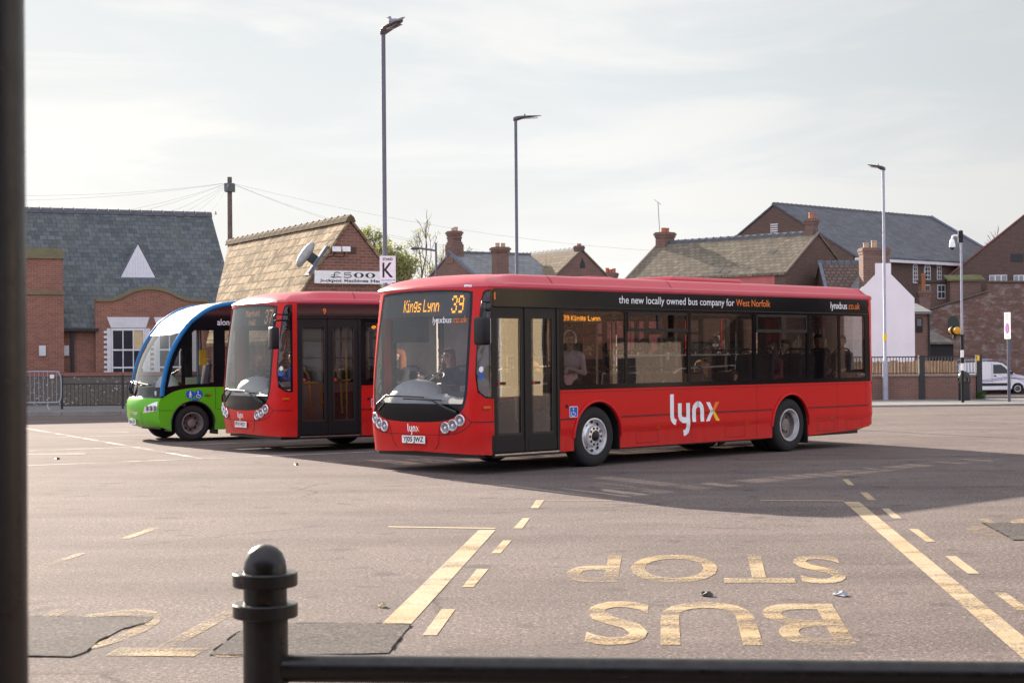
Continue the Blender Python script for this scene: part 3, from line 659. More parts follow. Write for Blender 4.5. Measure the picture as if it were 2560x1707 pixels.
    # rear end: red posts, rear window
    rp = [(tS(7.90), 1.224), (H.T+.0, 1.224), (H.T, 2.775), (tS(7.79), 2.775), (tS(7.86), 2.498)]
    for side in (1, -1):
        q = rp if side > 0 else [(-x, y) for x, y in reversed(rp)]
        rw = rrect(tS(8.0) if False else H.T-.95, H.T-.001, 1.45, 2.5, .03, 3)
        rw = rw if side > 0 else [(-x, y) for x, y in reversed(rw)]
        patch(w := MB(), q, [rw], f0, [side*(H.T-x) for x in (1.35, 1.3, 1.25, 1.2, 1.15, 1.1, 1.0, .5)], gh, .12)
        rr_ = w.build('rear_panel', M['red'], t, 40); so = rr_.modifiers.new('s', 'SOLIDIFY'); so.thickness = .03; so.offset = -1
        patch(w := MB(), rw, [], fo(-.008), [], [], .3); w.build('rear_window', M['g_side'], rr_)
        b = MB()
        for h in (.98, 1.08, 1.18): b.add([H(side*(H.T-1.22+dx), h+dy, .004) for dx, dy in ((-.04, -.035), (.06, -.035), (.06, .035), (-.04, .035))], [(0, 1, 2, 3)])
        b.build('tail_lamp', M['red_print'], rr_)
    # --- roof
    ts = sorted(set([round(x, 4) for x in list(np.linspace(-H.T, H.T, 9))+gt_front+[sg*tS(x) for sg in (1, -1) for x in (-2.0, -1.85, -1.7, -1.5, -1, 0, 1, 2, 3, 4, 5, 6, 7, 7.5, 7.7)]+[sg*(H.T-x) for sg in (1, -1) for x in (1.5, 1.45, 1.4, 1.35, 1.3, 1.25, 1.2, 1.15, 1.1, 1.05, 1.0, .6)]]))
    prF = [(2.772, .0), (2.80, -.012), (2.83, .01), (2.87, .07), (2.915, .15), (2.95, .25), (2.985, .38), (3.015, .60), (3.03, .85)]
    prS = [(2.772, .0), (2.80, -.014), (2.845, -.006), (2.868, .05), (2.885, .075), (2.96, .135), (2.995, .19), (3.02, .42), (3.035, .85)]
    w = MB(); rings = []
    for k in range(len(prF)):
        rg = []
        for tt in ts[:-1]:
            S, la, _ = H(tt, 2.7); wgt = 1-sstep(-2.25, -1.75, S)
            h = prF[k][0]*wgt+prS[k][0]*(1-wgt); o = prF[k][1]*wgt+prS[k][1]*(1-wgt)
            q = H(tt, min(h, 2.80), 0.0); kk = 1-o/1.25; kl = 1-o/5.42
            rg.append((2.68+(q[0]-2.68)*kl, 1.25+(q[1]-1.25)*kk, h))
        rings.append(rg)
    n = len(rings[0])
    vsx = [p for rg in rings for p in rg]
    fs = [(k*n+j, k*n+(j+1) % n, (k+1)*n+(j+1) % n, (k+1)*n+j) for k in range(len(rings)-1) for j in range(n)]
    w.add(vsx, fs); last = rings[-1]
    c0 = len(w.v); half_i = n//2
    fs = []
    base = (len(rings)-1)*n
    w.add([], [])
    cen = [( p[0], 1.25, p[2]+.004) for p in last]
    b0 = len(w.v); w.v += cen
    for j in range(n): w.f.append((base+j, base+(j+1) % n, b0+(j+1) % n, b0+j)); w.m.append(0)
    rf = w.build('roof', M['roofred_sky'], t, 32)
    b = MB(); b.bbox(2.6, 4.6, .55, 1.95, 3.0, 3.10, .05); b.build('roof_pod', M['roofred_sky'], t, 40)
    b = MB(); b.bbox(.9, 1.5, .9, 1.6, 3.0, 3.075, .03); b.build('roof_hatch', M['roofred_sky'], t, 40)
    g = MB()
    for xa in (-.9, 2.0): g.add([tuple(Vector(H(tS(xa), 2.8, -o))*Vector((1, 1, 0))+Vector((0, 0, h+.002))) if False else (H(tS(xa), 2.8, -o)[0]+dx, H(tS(xa), 2.8, -o)[1]-.003, h+.003) for o, h in ((.05, 2.872), (.075, 2.888), (.135, 2.962), (.19, 2.997)) for dx in (0, .012)], [(0, 1, 3, 2), (2, 3, 5, 4), (4, 5, 7, 6)])
    g.build('panel_gap', M['grooveline'], rf)
    # --- doors: two glazed leaves
    for (a, b_, ga, gb, hd) in v['leaves']:
        fS = lambda o: (lambda x, y: (x, .02+o, y))
        lf = [(a, .315), (b_, .315), (b_, 2.485), (a, 2.485)]; gl = rrect(ga, gb, .57, 2.325, .02, 3)
        patch(w := MB(), lf, [gl], fS(0), [], [], .5); do = w.build('door', M['frame'], t); so = do.modifiers.new('s', 'SOLIDIFY'); so.thickness = .045; so.offset = -1
        patch(w := MB(), gl, [], fS(.02), [], [], .6); w.build('door_glass', M[v['doorglass']], do)
        b = MB(); stroke(b, [(ga, .58), (gb, .58)], .03, fS(-.004)); stroke(b, [(ga+.012, .58), (ga+.012, 2.32)], .02, fS(-.004)); stroke(b, [(gb-.012, .58), (gb-.012, 2.32)], .02, fS(-.004)); b.build('glass_bead', M['trim'], do)
        b = MB(); b.add([(x, .008, y) for x, y in ((a+.02, .32), (b_-.02, .32), (b_-.02, .50), (a+.02, .50))], [(0, 1, 2, 3)]); b.build('kick_plate', M['darkplastic'], do)
        # inner handrail and small red notice
        x0, x1 = (ga+.03, gb-.05)
        pth = [(x0, .10, 1.28), (x1-.10, .10, 1.28), (x1-.03, .10, 1.24), (x1, .10, 1.15), (x1, .10, .82), (x1+.03, .10, .76)] if hd == 'bend' else [(x0, .10, 1.30), (x1, .10, 1.33)]
        MB().tube(pth, .019, 8).build('handrail', M[v['pole']], do, 60)
        if v['yellow_posts']: MB().tube(smooth_path([(x0+.02, .14, 2.3), (x0+.05, .16, 1.9), (x0+.05, .16, 1.6), (x0+.18, .14, 1.35), (x0+.22, .14, .7)], 5), .019, 8).build('handrail', M['pole_y'], do, 60)
        b = MB(); b.add([(x, .034, y) for x, y in ((ga+.03, 1.325), (ga+.2, 1.325), (ga+.2, 1.37), (ga+.03, 1.37))], [(0, 1, 2, 3)]); b.build('notice', M['ink'], do)
        b = MB(); b.lathe([(.03, 0), (.001, 0)], 12, 0, Matrix.Translation((ga+.045, .030, 1.347)) @ Matrix.Rotation(math.pi/2, 4, 'X')); b.build('notice', M['red_print'], do)
    b = MB(); b.box(d0, d1, .012, .09, 2.487, 2.535); b.box(d0-.016, d0+.035, .003, .07, .30, 2.487); b.box(d1-.035, d1+.016, .003, .07, .30, 2.487); b.box((d0+d1)/2-.03, (d0+d1)/2+.03, .004, .06, .315, 2.487); b.build('door_frame', M['frame'], t)
    b = MB(); b.box(d0, d1, -.01, .07, .245, .30); so_ = b.build('door_step', M['darkplastic'], t)
    b = MB(); b.box(d0+.02, d1-.02, -.016, -.010, .275, .298); b.build('step_edge', M['steel'], so_)
    # --- mirror on the near side
    hc = Vector((-2.78, -.30, 2.125))
    b = MB(); b.bbox(-.075, .075, -.135, .135, -.205, .205, .045, 0, Matrix.Translation(hc) @ Matrix.Rotation(R(-8), 4, 'Z')); mo = b.build('mirror', M['darkplastic'], t, 40)
    MB().tube(smooth_path([(-2.30, .03, 2.44), (-2.45, -.12, 2.45), (-2.72, -.27, 2.44), (-2.78, -.30, 2.36), (-2.78, -.30, 2.28)], 4), .018, 7).build('mirror_arm', M['darkplastic'], mo, 60)
    MB().tube([(-2.30, .03, 2.56), (-2.72, -.25, 2.56), (-2.78, -.30, 2.50), (-2.78, -.30, 2.3)], .014, 7).build('mirror_arm', M['darkplastic'], mo, 60)
    b = MB(); b.box(.07, .074, -.115, .115, -.18, .18, 0, Matrix.Translation(hc) @ Matrix.Rotation(R(-8), 4, 'Z')); b.build('mirror_glass', M['chrome'], mo)
    hf = Vector((-2.70, 2.62, 2.1))
    # indicator repeater, side badge, wheelchair notice
    b = MB(); b.add([H(tS(-2.36) if tS(-2.36) < tS(sf) else tA(1.235), 1.0, .01)], []); p = H(tA(1.238), 1.0, .004); b = MB(); b.bbox(p[0]-.07, p[0]+.07, p[1]-.012, p[1]+.01, .975, 1.015, .008); b.build('side_repeater', M['orange'], fr)
    fS = lambda x, y: H(tS(x), y, .0035)
    for mm, q in zip(('white', 'orange_print', 'yellow_print'), lynx(1.86, .605, .785, .495, fS, .098)): q.build('badge', M[mm], sp[1])
    if v.get('web'): text_on(MB(), 'TEMPO', fS, 7.42, 7.68, 1.325, .05, .01).build('badge', M['rim_dirty'], t)
    b = MB(); b.add([fS(*p) for p in rrect(-.60, -.41, .795, .965, .02, 3)], [tuple(range(16))]); nb = b.build('wheelchair_notice', M['white'], sp[1])
    b = MB(); b.add([H(tS(x), y, .005) for x, y in rrect(-.59, -.42, .805, .955, .015, 3)], [tuple(range(16))]); b.build('notice_field', M['blue_sign'], nb)
    f6 = lambda x, y: H(tS(x), y, .0065)
    b = MB(); stroke(b, [(-.515, .905), (-.515, .865), (-.475, .865), (-.458, .83)], .012, f6); stroke(b, [(-.52+.045*math.cos(a), .85+.035*math.sin(a)) for a in np.linspace(2.2, 5.8, 10)], .010, f6); b.add([f6(-.515+.014*math.cos(a), .925+.014*math.sin(a)) for a in np.linspace(0, 6.28, 11)[:-1]], [tuple(range(10))]); b.build('notice_symbol', M['white'], nb)
    b = MB(); b.lathe([(.028, 0), (.028, .008), (.02, .012), (.001, .006)], 14, 0, Matrix.Translation(H(tS(-.66), .97, .0)) @ Matrix.Rotation(math.pi/2, 4, 'X')); b.build('door_button', M['darkplastic'], sp[1])
    # --- inside
    b = MB(); b.box(-2.35, 4.3, .65, 1.85, .335, .36); b.box(4.3, 7.95, .65, 1.85, .60, .66); b.box(4.29, 4.32, .06, 2.44, .36, .62)
    for xa, xb, z0, z1 in ((-2.35, -.52, .335, .36), (.64, 4.285, .335, .36), (4.325, 4.69, .60, .66), (5.85, 7.95, .60, .66)): b.box(xa, xb, .06, .645, z0, z1); b.box(xa, xb, 1.855, 2.44, z0, z1)
    b; b.build('floor', M['floor'], t)
    b = MB(); b.box(-2.2, 7.85, .10, 2.40, 2.74, 2.765); b.box(-2.0, 7.8, .1, .42, 2.50, 2.56); b.box(-2.0, 7.8, 2.08, 2.40, 2.50, 2.56); b.build('ceiling', M['ceiling'], t)
    b = MB(); b.box(d1+.1, 7.8, .075, .10, 1.05, 1.25); b.box(-1.9, 7.8, 2.40, 2.425, 1.05, 1.25); b.box(7.80, 7.85, .1, 2.4, .6, 1.4); b.build('inner_lining', M['interior'], t)
    # dash, cab and steering wheel
    b = MB(); pr = [(-2.50, .9), (-2.50, 1.05), (-2.36, 1.13), (-2.15, 1.16), (-2.02, 1.12), (-1.98, .9), (-1.98, .36), (-2.40, .36)]
    b.prism([(p[0], p[1]) for p in pr], .28, 2.30, 0); b.build('dashboard', M['pale'], t, 30)
    b = MB(); b.ball((-2.14, 1.80, 1.04), (.40, .56, .37), 24, 12); b.ball((-2.10, 1.05, 1.06), (.36, .50, .14), 20, 10); b.build('instrument_hood', M['pale'], t, 60)
    b = MB(); b.box(-2.30, -2.02, .55, .95, 1.12, 1.22); b.box(-2.2, -2.0, 1.0, 1.2, 1.12, 1.32); b.build('ticket_machine', M['darkplastic'], t)
    Mw = Matrix.Translation((-1.78, 1.86, 1.40)) @ Matrix.Rotation(R(-28), 4, 'Y')
    b = MB(); b.tube([Mw @ Vector((.21*math.cos(a), .21*math.sin(a), 0)) for a in np.linspace(0, 2*math.pi, 25)], .016, 7); b.tube([Mw @ Vector((-.2, 0, 0)), Mw @ Vector((.2, 0, 0))], .014, 6); b.tube([Mw @ Vector((0, 0, -.3)), Mw @ Vector((0, 0, .01))], .035, 8); b.build('steering_wheel', M['darkplastic'], t, 60)
    b = MB(); b.box(-1.02, -.99, 1.25, 2.40, .36, 2.45); b.box(-2.0, -1.0, 1.235, 1.26, .36, 1.30); b.build('cab_screen', M['interior'], t)
    bus_seat(t, -1.62, 1.88, .42)
    if v.get('roller_blind'): b = MB(); b.box(-2.42, -2.41, 1.25, 2.05, 1.98, 2.33); b.build('sun_blind', M['frame'], t)
    # poles
    for x, y in ((-.62, .95), (.75, .62), (.75, 1.75), (2.4, .62), (2.4, 1.75), (4.2, .62), (4.2, 1.75), (6.0, .75), (6.0, 1.75)):
        z0 = .36 if x < 4.3 else .66
        MB().tube([(x, y, z0), (x, y, 2.74)], .018, 7).build('grab_pole', M[v['pole2']], t, 60)
    b = MB(); b.tube([(.85, .30, 1.75), (3.9, .30, 1.75)], .016, 6); b.tube([(.85, .30, 1.27), (2.0, .30, 1.27), (2.2, .30, 1.4), (2.55, .30, 1.52), (4.0, .30, 1.56)], .016, 6); b.build('grab_rail', M['pole_w'], t, 60)
    for x in (.82, 1.62, 2.45, 3.3): 
        for y in (.36, .80, 1.72, 2.16): bus_seat(t, x, y, .36)
    for x in (4.5, 5.35, 6.15, 6.95):
        for y in (.36, .80, 1.72, 2.16): bus_seat(t, x, y, .66)
    if v.get('side_led'):
        b = MB(); b.box(-.69, .30, .075, .14, 2.27, 2.42); sb = b.build('side_display', M['display'], t)
        led(MB(), v['side_led'], lambda x, y: (x, .071, y), -.65, .22, 2.305, .082).build('display_letters', M['led_side'], sb)
    return t

bus1 = make_bus('city_bus', 'red single-deck bus showing 39 in amber, nearest bus, black window band with slogan',
    (1.3067, 27.0246, 0), .7912, dict(door=(-2.27, -.83), leaves=[(-2.24, -1.575, -2.16, -1.64, 'bend'), (-1.525, -.86, -1.41, -.95, 'bar')], plate='YJ05 JWZ',
    front_led=[('Kings Lynn', -.43, .37, 2.44, .19), ('39', .63, .87, 2.41, .265)], web=True, rim='rim', sideglass='g_side', doorglass='g_door', pole='pole_w', pole2='rim_dirty', yellow_posts=False, side_led='39 Kings Lynn', roller_blind=True,
    band_text=[('1', -2.235, -2.205, 2.615, .085, .012, 'orange_print'), ('the new locally owned bus company for', .59, 3.63, 2.605, .095, .006, 'white'), ('West Norfolk', 3.68, 4.68, 2.605, .095, .006, 'orange_print'), ('lynxbus', 6.56, 7.10, 2.60, .10, .012, 'white'), ('.co.uk', 7.12, 7.53, 2.60, .10, .004, 'orange_print')]))
bus2 = make_bus('city_bus', 'red single-deck bus showing 37, half hidden behind the nearest bus, yellow handrails in its door',
    (-2.2, 32.97, 0), .585, dict(door=(-2.14, -.83), leaves=[(-2.11, -1.51, -2.05, -1.57, 'bend'), (-1.46, -.86, -1.40, -.95, 'bar')], plate='PF10 WDY', led='led_faint',
    front_led=[('Market', -.20, .42, 2.55, .125), ('hall', .0, .28, 2.39, .10), ('37', .62, .90, 2.40, .27)], web=False, rim='rim', sideglass='g_side', doorglass='g_dark', pole='pole_y', pole2='pole_y', yellow_posts=True, side_led='Wells for', roller_blind=False,
    band_text=[('9', -1.62, -1.55, 2.59, .085, .012, 'orange_print')]))
# ------------------------------------------------------------------ small green bus with the arched front
def make_arch_bus(loc, rz):
    t = thing('midi_bus', 'green and blue midibus with white arched roof front, parked left of the two red buses', 'bus', loc, rz, 'single-deck buses at the stands')
    W2 = 1.12
    pf = [(.30, -.64, .20), (.36, -.70, .23), (.50, -.735, .25), (.75, -.745, .26), (.86, -.735, .25), (.93, -.70, .225), (.965, -.67, .20), (1.0, -.66, .185), (1.15, -.655, .18), (1.24, -.64, .18), (1.45, -.60, .18), (1.65, -.55, .175), (1.86, -.475, .17), (2.06, -.38, .165), (2.29, -.235, .155), (2.33, -.205, .15), (2.54, -.04, .13), (2.71, .19, .10), (2.80, .345, .08), (2.87, .52, .05), (2.915, .72, .025), (2.94, .95, 0), (2.955, 1.5, 0), (2.955, 7.4, 0), (2.90, 7.55, -.02)]
    u = [0.0]
    for i in range(1, len(pf)): u.append(u[-1]+math.hypot(pf[i][0]-pf[i-1][0], pf[i][1]-pf[i-1][1]))
    def uh(h): return float(np.interp(h, [p[0] for p in pf[:23]], u[:23]))
    def F(a, uu, off=0.0):
        h = float(np.interp(uu, u, [p[0] for p in pf])); s = float(np.interp(uu, u, [p[1] for p in pf])); bw = float(np.interp(uu, u, [p[2] for p in pf]))
        x = abs(a)/W2; s -= bw*(1-x**2.4); crown = .05*(1-x*x)*sstep(2.4, 2.95, h)
        d = .02; h2 = float(np.interp(uu+d, u, [p[0] for p in pf])); s2 = float(np.interp(uu+d, u, [p[1] for p in pf]))
        tx, tz = s2-float(np.interp(uu, u, [p[1] for p in pf])), h2-h; ln = math.hypot(tx, tz) or 1
        return (s-tz/ln*off, 1.12-a, h+crown+tx/ln*off)
    ga = list(np.linspace(-1.1, 1.1, 15)); gu = [x for x in u]
    def sheet(name, mat, h0, h1, aw=1.0, off=0.0, parent=t, poly=None):
        q = poly or [(-W2*aw, uh(h0)), (W2*aw, uh(h0)), (W2*aw, uh(h1)), (-W2*aw, uh(h1))]
        patch(w := MB(), q, [], lambda x, y: F(x, y, off), ga, gu, .12); o = w.build(name, mat, parent, 50); return o
    fr = sheet('front_panel', M['green'], .31, .93)
    ap = sheet('front_apron', M['black'], .93, 1.16)
    sc = sheet('windscreen', M['g_clear'], 1.16, 2.28, .96)
    ed = MB()
    for sg in (1, -1):
        q = [(sg*W2*.95, uh(1.16)), (sg*W2, uh(1.16)), (sg*W2, uh(2.30)), (sg*W2*.95, uh(2.30))]
        if sg < 0: q.reverse()
        patch(ed, q, [], lambda x, y: F(x, y, .002), [], gu, .1)
    patch(ed, [(-W2, uh(2.27)), (W2, uh(2.27)), (W2, uh(2.30)), (-W2, uh(2.30))], [], lambda x, y: F(x, y, .003), ga, [], .12)
    ed.build('windscreen_frame', M['trim'], sc, 50)
    rf = [(-W2, uh(2.30)), (W2, uh(2.30)), (W2, u[-1]), (-W2, u[-1])]
    roof = sheet('roof', M['white_paint'], 0, 0, poly=rf)
    bp = MB()
    for sg in (1, -1):
        pth = [F(sg*(W2-.01), uu, .0) for uu in np.linspace(uh(.97), u[22], 34)]+[F(sg*(W2-.01), u[23])]
        bp.tube(pth, .052, 8)
    bp.build('arch_rib', M['blue'], t, 60)
    # sides
    outer = [(-.69, .94), (-.66, 1.24), (-.57, 1.65), (-.40, 2.06), (-.23, 2.33), (-.06, 2.54), (.18, 2.71), (.42, 2.82), (.70, 2.885), (.95, 2.90)]
    gtop = smooth_path([(-.64, .95), (-.41, 1.07), (-.11, 1.13), (.21, 1.15), (.63, 1.15), (3, 1.15), (7.5, 1.15)], 5)
    pane = smooth_path([(-.545, 1.17), (-.47, 1.48), (-.36, 1.78), (-.22, 2.04), (-.06, 2.26), (.06, 2.38)], 4)+[(.46, 2.40), (.46, 1.225), (-.02, 1.22), (-.29, 1.20)]
    arch = arch_poly(0.0, .475, .24, .385); arch2 = arch_poly(4.0, .475, .24, .385)
    for side in (1, -1):
        lat = .0 if side > 0 else 2.24
        f = (lambda o: (lambda x, y: (x, lat-side*o, y)))
        fx = lambda poly: poly if side > 0 else list(reversed(poly))
        def wnd(q):
            return q if side > 0 else [(x, y) for x, y in reversed(q)]
        g_ = [(-.705, .32), (-.735, .55), (-.735, .86), (-.70, .93)]+gtop+[(7.5, .35)]+list(arch2)+list(arch)
        g_.reverse()
        mb = MB(); patch(mb, g_, [], f(0), [], [], .25)
        if side < 0: mb.f = [tuple(reversed(q)) for q in mb.f]
        gp = mb.build('side_panel', M['green'], t)
        b_ = list(reversed(gtop))+smooth_path(outer, 3)+[(7.5, 2.90)]
        b_.reverse()
        wins = [pane]+([] if side < 0 else [])+[[(x0, 1.22), (x1, 1.22), (x1, 2.40), (x0, 2.40)] for x0, x1 in ((.72, 1.75), (1.85, 3.1), (3.2, 4.5), (4.6, 5.9), (6.0, 7.2))]
        mb = MB(); patch(mb, b_, wins, f(-.004), [], [], .25)
        if side < 0: mb.f = [tuple(reversed(q)) for q in mb.f]
        wb = mb.build('window_band', M['black'], t)
        for q in wins:
            mb = MB(); patch(mb, q, [], f(-.012), [], [], .4)
            if side < 0: mb.f = [tuple(reversed(k)) for k in mb.f]
            mb.build('window', M['g_clear'] if q is pane else M['g_side'], t)
        g = MB(); ff = f(.003)
        stroke(g, [(-.735, .67), (-.44, .67)], .009, ff); stroke(g, [(.52, .68), (.64, .68)], .009, ff); stroke(g, [(.50, 1.14), (.50, .68)], .009, ff)
        g.build('panel_gap', M['trim'], gp)
        MB().tube([(p[0], lat-side*.006, p[1]) for p in arch[1:-1]], .016, 6).build('arch_lip', M['trim'], gp, 60)
    # signs, marker and lettering on the near side
    f = lambda o: (lambda x, y: (x, -o, y))
    for cx, kind in ((-.06, 'walk'), (.125, 'chair')):
        b = MB(); b.add([f(.004)(cx+.092*math.cos(a), 1.0+.092*math.sin(a)) for a in np.linspace(0, 6.283, 25)[:-1]], [tuple(range(24))]); so = b.build('access_sign', M['blue_sign'], t)
        b = MB(); q = f(.007)
        b.add([q(cx+.016*math.cos(a)-(.015 if kind == 'chair' else 0), 1.055+.016*math.sin(a)) for a in np.linspace(0, 6.283, 13)[:-1]], [tuple(range(12))])
        if kind == 'walk':
            stroke(b, [(cx, 1.035), (cx, .985)], .034, q); stroke(b, [(cx-.003, .99), (cx-.022, .93)], .015, q); stroke(b, [(cx+.003, .99), (cx+.022, .93)], .015, q); stroke(b, [(cx-.01, 1.03), (cx-.032, .985)], .012, q); stroke(b, [(cx+.01, 1.03), (cx+.032, .985)], .012, q)
        else:
            stroke(b, [(cx-.015, 1.035), (cx-.015, .985), (cx+.03, .985), (cx+.05, .945)], .014, q); stroke(b, [(cx-.005+.045*math.cos(a), .965+.04*math.sin(a)) for a in np.linspace(2.1, 5.8, 12)], .011, q)
        b.build('sign_symbol', M['white'], so)
    b = MB(); b.bbox(.25, .39, -.012, .01, .955, 1.01, .01); mk = b.build('side_lamp', M['lens'], t); b = MB(); b.bbox(.33, .38, -.02, -.013, .965, 1.0, .003); b.build('bulb', M['red_print'], mk)
    b = MB(); b.add([f(.004)(x, y) for x, y in ((-.02, .875), (.13, .875), (.13, .905), (-.02, .905))], [(0, 1, 2, 3)]); b.build('access_sign', M['blue_sign'], t)
    text_on(MB(), 'along', f(.002), .55, .90, 2.475, .135, .0).build('slogan', M['white'], t)
    # head lamps, plate, print, grille lines
    for sg in (1, -1):
        q = [(sg*a, uh(h)) for a, h in ((.62, .61), (1.075, .66), (1.085, .86), (.98, .84), (.70, .75))]
        if sg < 0: q.reverse()
        patch(w := MB(), q, [], lambda x, y: F(x, y, .006), list(np.linspace(-1.08, 1.08, 25)), gu, .06); hl = w.build('headlight', M['chrome'], t)
        for a in (.78, .90, 1.01):
            p = Vector(F(sg*a, uh(.72), .012)); q_ = Vector(F(sg*a, uh(.72), .1)); Mx = Matrix.Translation(p) @ (q_-p).normalized().to_track_quat('Z', 'Y').to_matrix().to_4x4()
            MB().lathe([(.055, 0), (.058, .008), (.045, .010), (.03, -.0), (.002, .004)], 16, 0, Mx).build('lens', M['rim_dirty'], hl, 50)
    fF = lambda o: (lambda x, y: F(x, uh(y), o))
    p = F(-.05, uh(.42), .03)
    b = MB(); b.box(p[0]-.008, p[0]+.008, 1.12-.22, 1.12+.30, .355, .465); pl = b.build('number_plate', M['plate'], t)
    text_on(MB(), 'YJ66 ASV', lambda x, y: (p[0]-.0095, 1.12-x, y), -.27, .19, .38, .07, .03).build('plate_text', M['ink'], pl)
    text_on(MB(), 'coast', fF(.004), -.22, .04, .60, .085, .01).build('badge', M['yellow_print'], fr); text_on(MB(), 'hopper', fF(.004), .05, .36, .575, .085, .01).build('badge', M['white'], fr)
    g = MB()
    for k in range(3): stroke(g, [(-.80, .52-.05*k), (-.55, .47-.05*k), (-.4, .42-.04*k)], .014, fF(.004))
    stroke(g, [(.52, .62), (.54, .45), (.48, .36)], .01, fF(.003)); stroke(g, [(-.52, .62), (-.54, .45), (-.48, .36)], .01, fF(.003))
    g.build('panel_gap', M['trim'], fr)
    for a0, a1, h1 in ((-.5, -.15, 1.27), (-.9, -.5, 1.25)):
        b = MB(); b.tube([F(a0, uh(1.0), .03), F(a0+.06, uh(1.12), .07), F((a0+a1)/2, uh(h1), .06), F(a1+.12, uh(h1-.02), .05)], [.022, .02, .014, .01], 6); wo = b.build('wiper', M['trim'], t, 50)
        b = MB(); b.tube([F(a1-.25, uh(h1-.02), .03), F(a1+.15, uh(h1-.03), .03), F(a1+.75, uh(h1-.06), .03)], .013, 5); b.build('blade', M['trim'], wo)
    make_wheel(t, 0, .03, -1, .385, .22, 'rear', M['rim_dirty']); make_wheel(t, 0, 2.21, 1, .385, .22, 'rear', M['rim_dirty'])
    make_wheel(t, 4.0, .03, -1, .385, .22, 'rear', M['rim_dirty']); make_wheel(t, 4.0, 2.21, 1, .385, .22, 'rear', M['rim_dirty'])
    b = MB()
    for cs in (0, 4.0):
        for la, lb in ((.02, .5), (2.22, 1.74)):
            pr = arch_poly(cs, .47, .22, .385); n = len(pr)
            b.add([(q[0], la, q[1]) for q in pr]+[(q[0], lb, q[1]) for q in pr], [(i, i+1, n+i+1, n+i) for i in range(n-1)]); b.add([(q[0], lb, q[1]) for q in pr], [tuple(range(n))])
    b.box(-.55, 7.4, .52, 1.72, .25, .34); b.box(.53, .56, .02, .5, .14, .36); b.build('underframe', M['trim'], t)
    b = MB(); b.box(-.5, 7.4, .51, 1.73, .36, .40); b.box(.56, 3.5, .05, .505, .36, .40); b.box(.56, 3.5, 1.735, 2.19, .36, .40); b.build('floor', M['floor'], t)
    b = MB(); b.box(7.45, 7.5, .01, 2.23, .35, 2.9); b.build('rear_panel', M['green'], t)
    b = MB(); b.ball((-.33, .75, 1.02), (.26, .42, .42), 18, 10); b.box(-.75, -.1, .2, 2.04, .75, 1.08); b.build('dashboard', M['pale'], t, 60)
    Mw = Matrix.Translation((.02, 1.6, 1.42)) @ Matrix.Rotation(R(-30), 4, 'Y')
    b = MB(); b.tube([Mw @ Vector((.2*math.cos(a), .2*math.sin(a), 0)) for a in np.linspace(0, 2*math.pi, 21)], .016, 6); b.tube([Mw @ Vector((0, 0, -.3)), Mw @ Vector((0, 0, 0))], .03, 6); b.tube([Mw @ Vector((-.2, 0, 0)), Mw @ Vector((.2, 0, 0))], .012, 6); b.build('steering_wheel', M['darkplastic'], t, 60)
    bus_seat(t, .35, 1.6, .55)
    for x in (1.3, 2.2, 3.1):
        for y in (.35, .8, 1.45, 1.9): bus_seat(t, x, y, .40)
    MB().tube([(.30, .55, .4), (.30, .55, 2.85)], .02, 7).build('grab_pole', M['blue'], t, 60)
    b = MB(); b.bbox(.25, .42, .30, .36, 1.62, 1.95, .02); b.build('ticket_reader', M['yellow_print'], t)
    MB().tube([(.30, .33, 1.95), (.28, .33, 2.4)], .015, 6).build('grab_pole', M['darkplastic'], t)
    b = MB(); b.box(.2, .45, 1.1, 1.12, .4, 1.35); b.build('cab_screen', M['interior'], t)
    return t
bus3 = make_arch_bus((-6.81, 36.4, 0), .50)

